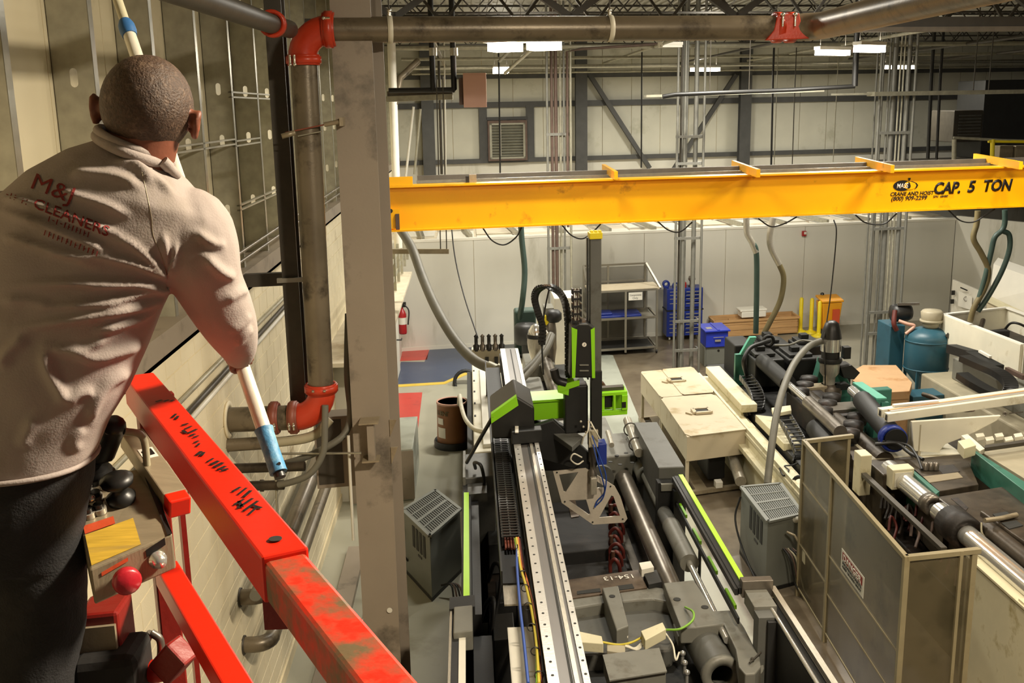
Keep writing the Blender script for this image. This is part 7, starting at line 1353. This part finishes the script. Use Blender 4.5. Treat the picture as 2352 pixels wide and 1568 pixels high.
for hpx, ax in (((82, 1150), KX[0]), ((-125, 1150), KX[1])):
    h_ = at(*hpx, y=1.97); limb(bd, [(h_, .07), (V((ax, 1.94, 5.06)), .052), (V((ax, 1.98, 4.72)), .042), (V((ax, 1.98, 4.66)), .036)])
    bd.sphere(V((ax, 2.03, 4.61)), .045, 14, (1, 2.4, .9))
loft(bd, [sec((-212, 1040), (196, 1040), 1.97, .125), sec((-225, 1160), (180, 1180), 1.97, .128), sec((-200, 1260), (150, 1270), 1.97, .1)])
body = remesh(bd, 'body', 'skin', MAN, .006, 3)
# skin gets redder towards ears and neck through a separate thin inner-ear piece
for s_ in (-1, 1):
    e0 = HW(.081 * s_, .005, -.018); lab(MB().sphere(e0 + hx * (.0135 * s_) - hy * .014, .010, 10, (.55, .5, 1.3)).build('ear_hollow', 'skin_red', MAN), 'reddish hollow of the ear')
    MB().sphere(HW(.031 * s_, .083, .012), .0125, 12).build('eye', 'eye_white', MAN); MB().sphere(HW(.031 * s_, .0935, .012), .005, 8).build('pupil', 'black_ink', MAN)
# hair cap with a low hairline at the nape
from mathutils import noise as NZ
hv, hf = [], []; n1, n2 = 70, 110
for i in range(n1 + 1):
    for j in range(n2):
        th, ph = pi * i / n1, 2 * pi * j / n2; p = skull_pt(th, ph); nn = (p - HC).normalized()
        q = (p - HC) * 330; hv.append(p + nn * (.0026 + .0007 * NZ.noise(q * .35) + .0004 * NZ.noise(q)))
for i in range(n1):
    for j in range(n2):
        th, ph = pi * (i + .5) / n1, 2 * pi * (j + .5) / n2; z = math.cos(th); back = -math.sin(ph)
        lim = -.80 if back > .25 else -.80 + (.25 - back) * 1.25 if back > -.2 else -.24 + (-.2 - back) * .9
        if z > lim + .04 * math.sin(ph * 17): hf.append((i * n2 + j, (i + 1) * n2 + j, (i + 1) * n2 + (j + 1) % n2, i * n2 + (j + 1) % n2))
h_ = MB().add(hv, hf, True); h_ = lab(h_.build('hair', 'hair_buzz', MAN, fix=False), 'closely cropped grey-brown hair')
# ---- shirt
FOLDS = [([(388, 640), (330, 612), (250, 592), (170, 582), (100, 575)], 10, .008), ([(388, 650), (320, 650), (240, 652), (150, 650), (10, 656)], 11, .011), ([(386, 656), (330, 668), (260, 692), (180, 700), (60, 712)], 10, .009), ([(382, 664), (320, 700), (240, 718), (150, 736), (0, 762)], 12, .011), ([(376, 678), (330, 722), (270, 748), (210, 760)], 10, .008), ([(386, 636), (350, 600), (300, 560), (262, 545)], 9, .006),
         ([(290, 492), (235, 468), (180, 452), (140, 436)], 9, .007), ([(270, 540), (200, 512), (130, 486), (60, 466), (0, 452)], 10, .009), ([(250, 578), (180, 548), (100, 515), (0, 484)], 10, .009), ([(230, 610), (150, 585), (60, 556), (0, 540)], 10, .007), ([(320, 430), (270, 408), (200, 398), (160, 402)], 11, .006), ([(350, 420), (310, 385), (260, 368)], 9, .006), ([(395, 445), (340, 395), (290, 368)], 8, .005),
         ([(450, 535), (490, 560), (520, 562)], 10, .007), ([(470, 590), (505, 622), (540, 640)], 11, .008), ([(520, 690), (552, 672), (572, 668)], 9, .005), ([(540, 790), (562, 765), (580, 750)], 9, .006), ([(530, 760), (560, 742), (578, 720)], 8, .004), ([(402, 560), (398, 600), (394, 640)], 9, .007), ([(376, 540), (380, 590), (390, 630)], 8, .005),
         ([(325, 790), (262, 812), (210, 822), (150, 800)], 13, .008), ([(300, 850), (250, 880), (215, 930), (200, 980)], 13, .008), ([(100, 800), (112, 850), (140, 900), (150, 930)], 14, .009), ([(215, 900), (180, 905), (150, 930)], 11, .006), ([(60, 770), (20, 810), (0, 850)], 14, .008), ([(250, 770), (200, 800), (150, 805), (90, 790)], 12, .006), ([(80, 960), (60, 1000), (50, 1030)], 16, .005), ([(190, 980), (170, 1010), (180, 1040)], 14, .005), ([(120, 700), (60, 690), (0, 690)], 10, .005)]
FS = [(spline([(x, y, 0) for x, y in pts], 5), wd, am) for pts, wd, am in FOLDS]
def wrinkle(me):
    me.calc_loop_triangles() if False else None
    nrm = [v.normal.copy() for v in me.vertices]
    for i, v in enumerate(me.vertices):
        n = nrm[i]; vd = (CAMPOS - v.co).normalized(); f = n.dot(vd)
        if f <= .02: continue
        x, y = proj(v.co); d = 0.
        if x < -60: continue
        for P, wd, am in FS:
            best = 1e9; bk = 0
            for k in range(len(P) - 1):
                ax_, ay_ = P[k].x, P[k].y; bx_, by_ = P[k + 1].x - ax_, P[k + 1].y - ay_; l2 = bx_ * bx_ + by_ * by_ + 1e-9
                t = max(0, min(1, ((x - ax_) * bx_ + (y - ay_) * by_) / l2)); q = (x - ax_ - bx_ * t) ** 2 + (y - ay_ - by_ * t) ** 2
                if q < best: best = q; bk = (k + t) / (len(P) - 1)
            if best < (3 * wd) ** 2: d += 1.7 * am * math.exp(-best / (wd * wd)) * min(1, 5 * bk + .3, 4 * (1 - bk) + .05)
        d += .0018 * NZ.noise(v.co * 24) + .004 * NZ.noise(v.co * 9)
        v.co = v.co + n * (d * min(1, f * 2))
sh = MB(); loft(sh, [sec(*s) for s in SECS])
slv = [(at(432, 535, y=2.0), .088), (at(452, 585, y=2.0), .083), (at(478, 648, y=2.02), .068), (at(508, 706, y=2.04), .062), (at(530, 752, y=2.08), .054), (at(545, 790, y=2.15), .042), (at(549, 812, y=2.22), .033)]
limb(sh, slv)
limb(sh, [(at(20, 530, y=2.03), .078), (at(45, 600, y=2.2), .068), (at(150, 640, y=2.36), .06), (at(300, 605, y=2.39), .045)])
shirt = remesh(sh, 'shirt', 'shirt_cloth', MAN, .0055, 5, wrinkle); lab(shirt, 'light grey-beige long-sleeved work shirt with red print on the back')
rg = []
for i in range(41):
    t = 2 * pi * i / 40; a, b = at(229, 314, y=2.0), at(388, 380, y=2.0); c = (a + b) / 2; rg.append(c + (b - a) / 2 * math.cos(t) + V((0, .078 * math.sin(t), .004)))
MB().tube(rg, .0105, 12, caps=False).build('collar', 'shirt_cloth', shirt); MB().tube([p + V((0, 0, .012)) * 1 + (p - (at(229, 314, y=2) + at(388, 380, y=2)) / 2) * -.05 for p in rg], .009, 10, caps=False).build('collar', 'shirt_cloth', shirt)
MB().tube(spline([at(374, 370, y=1.955), at(392, 388, y=1.965), at(410, 405, y=1.985)], 5), [.011] * 5 + [.009] * 5 + [.006], 10).build('collar_wing', 'shirt_cloth', shirt)
hm = [p + V((0, 0, -.002)) for p in sec((-219, 1058), (212, 1047), 1.97, .148)]; MB().tube(hm + [hm[0]], .0055, 8, caps=False).build('hem', 'shirt_cloth', shirt)
from mathutils.bvhtree import BVHTree
bv = BVHTree.FromPolygons([v.co for v in shirt.data.vertices], [tuple(p.vertices) for p in shirt.data.polygons])
def cast(px, py, off=.003):
    d = ray(px, py).normalized(); h = bv.ray_cast(CAMPOS, d); return None if h[0] is None else h[0] - d * off
SEAM = spline([(326, 395, 0), (338, 450, 0), (348, 500, 0), (352, 540, 0), (372, 590, 0), (386, 636, 0)], 6); sp_ = [q for q in (cast(p.x, p.y, .0) for p in SEAM) if q]; MB().tube(sp_, .0007, 5).build('yoke_seam', 'panel_tan', shirt)
def print_on(body_, org, ux, uy, bold=.02, fnt=1.):   # red print laid onto the cloth
    cu = bpy.data.curves.new('print', 'FONT'); cu.body = body_; cu.offset = bold; cu.resolution_u = 2; t = bpy.data.objects.new('t', cu); COL.objects.link(t)
    me = bpy.data.meshes.new_from_object(t.evaluated_get(bpy.context.evaluated_depsgraph_get())); bpy.data.objects.remove(t)
    bm = bmesh.new(); bm.from_mesh(me)
    for k in range(-4, 60):
        for co, no in (((k * .12, 0, 0), (1, 0, 0)), ((0, k * .12, 0), (0, 1, 0))): bmesh.ops.bisect_plane(bm, geom=bm.verts[:] + bm.edges[:] + bm.faces[:], plane_co=co, plane_no=no)
    bad = []
    for v in bm.verts:
        u, w_ = v.co.x, v.co.y; q = cast(org[0] + ux[0] * u + uy[0] * w_, org[1] + ux[1] * u + uy[1] * w_)
        if q is None: bad.append(v)
        else: v.co = q
    bmesh.ops.delete(bm, geom=bad, context='VERTS'); bm.to_mesh(me); bm.free(); me.materials.clear(); me.materials.append(MAT['shirt_print'])
    o = bpy.data.objects.new('shirt_print', me); COL.objects.link(o); attach(o, shirt); return o
lab(print_on('M&J', (66, 430), (60, 23), (20, -50), 0), 'large red printed letters M&J'); lab(print_on('CLEANERS', (74, 476), (37, 14.5), (9, -34), .004), 'red printed word CLEANERS')
rnd = random.Random(4)
for (x, y, n, st) in ((4, 448, 7, 9), (110, 508, 11, 9), (100, 540, 13, 10)):   # smaller lines too creased to read: short broken strokes
    f = MB()
    for k in range(n):
        a = (x + k * st * 1.0, y + k * st * .4); pts = [cast(a[0] + dx, a[1] + dy) for dx, dy in ((0, 0), (2.2, .9), (5 + rnd.random() * 2, -11), (2.6 + rnd.random(), -12))]
        if all(pts) and rnd.random() > .12: f.add(pts, [(0, 1, 2, 3)])
        pts = [cast(a[0] + dx, a[1] + dy) for dx, dy in ((1, -5), (6, -3), (6.4, -5), (1.4, -7))]
        if all(pts) and k % 2: f.add(pts, [(0, 1, 2, 3)])
    f.build('shirt_print', 'shirt_print', shirt, fix=False)
# ---- jeans and shoes
jn = MB(); loft(jn, [sec((-222, 1030), (206, 1035), 1.97, .138), sec((-228, 1110), (203, 1100), 1.97, .142), sec((-232, 1180), (186, 1185), 1.97, .14), sec((-215, 1270), (188, 1280), 1.97, .12)])
for hpx, ax in (((86, 1200), KX[0]), ((-125, 1200), KX[1])):
    limb(jn, [(at(*hpx, y=1.97), .087), (at(hpx[0] + 6, 1390, y=1.96), .09), (V((ax, 1.94, 5.06)), .082), (V((ax, 1.97, 4.75)), .062), (V((ax, 1.98, 4.66)), .062)])
def denim_fold(me):
    for v in me.vertices: v.co = v.co + v.normal * (.004 * NZ.noise(v.co * 11) + .0015 * NZ.noise(v.co * 40))
jeans = remesh(jn, 'jeans', 'denim', MAN, .007, 4, denim_fold)
for ax in KX: MB().sphere(V((ax, 2.04, 4.605)), .056, 16, (1.0, 2.5, .98)).box(ax - .052, ax + .052, 1.9, 2.18, 4.552, 4.572, 0).build('shoe', 'black_rubber', MAN)
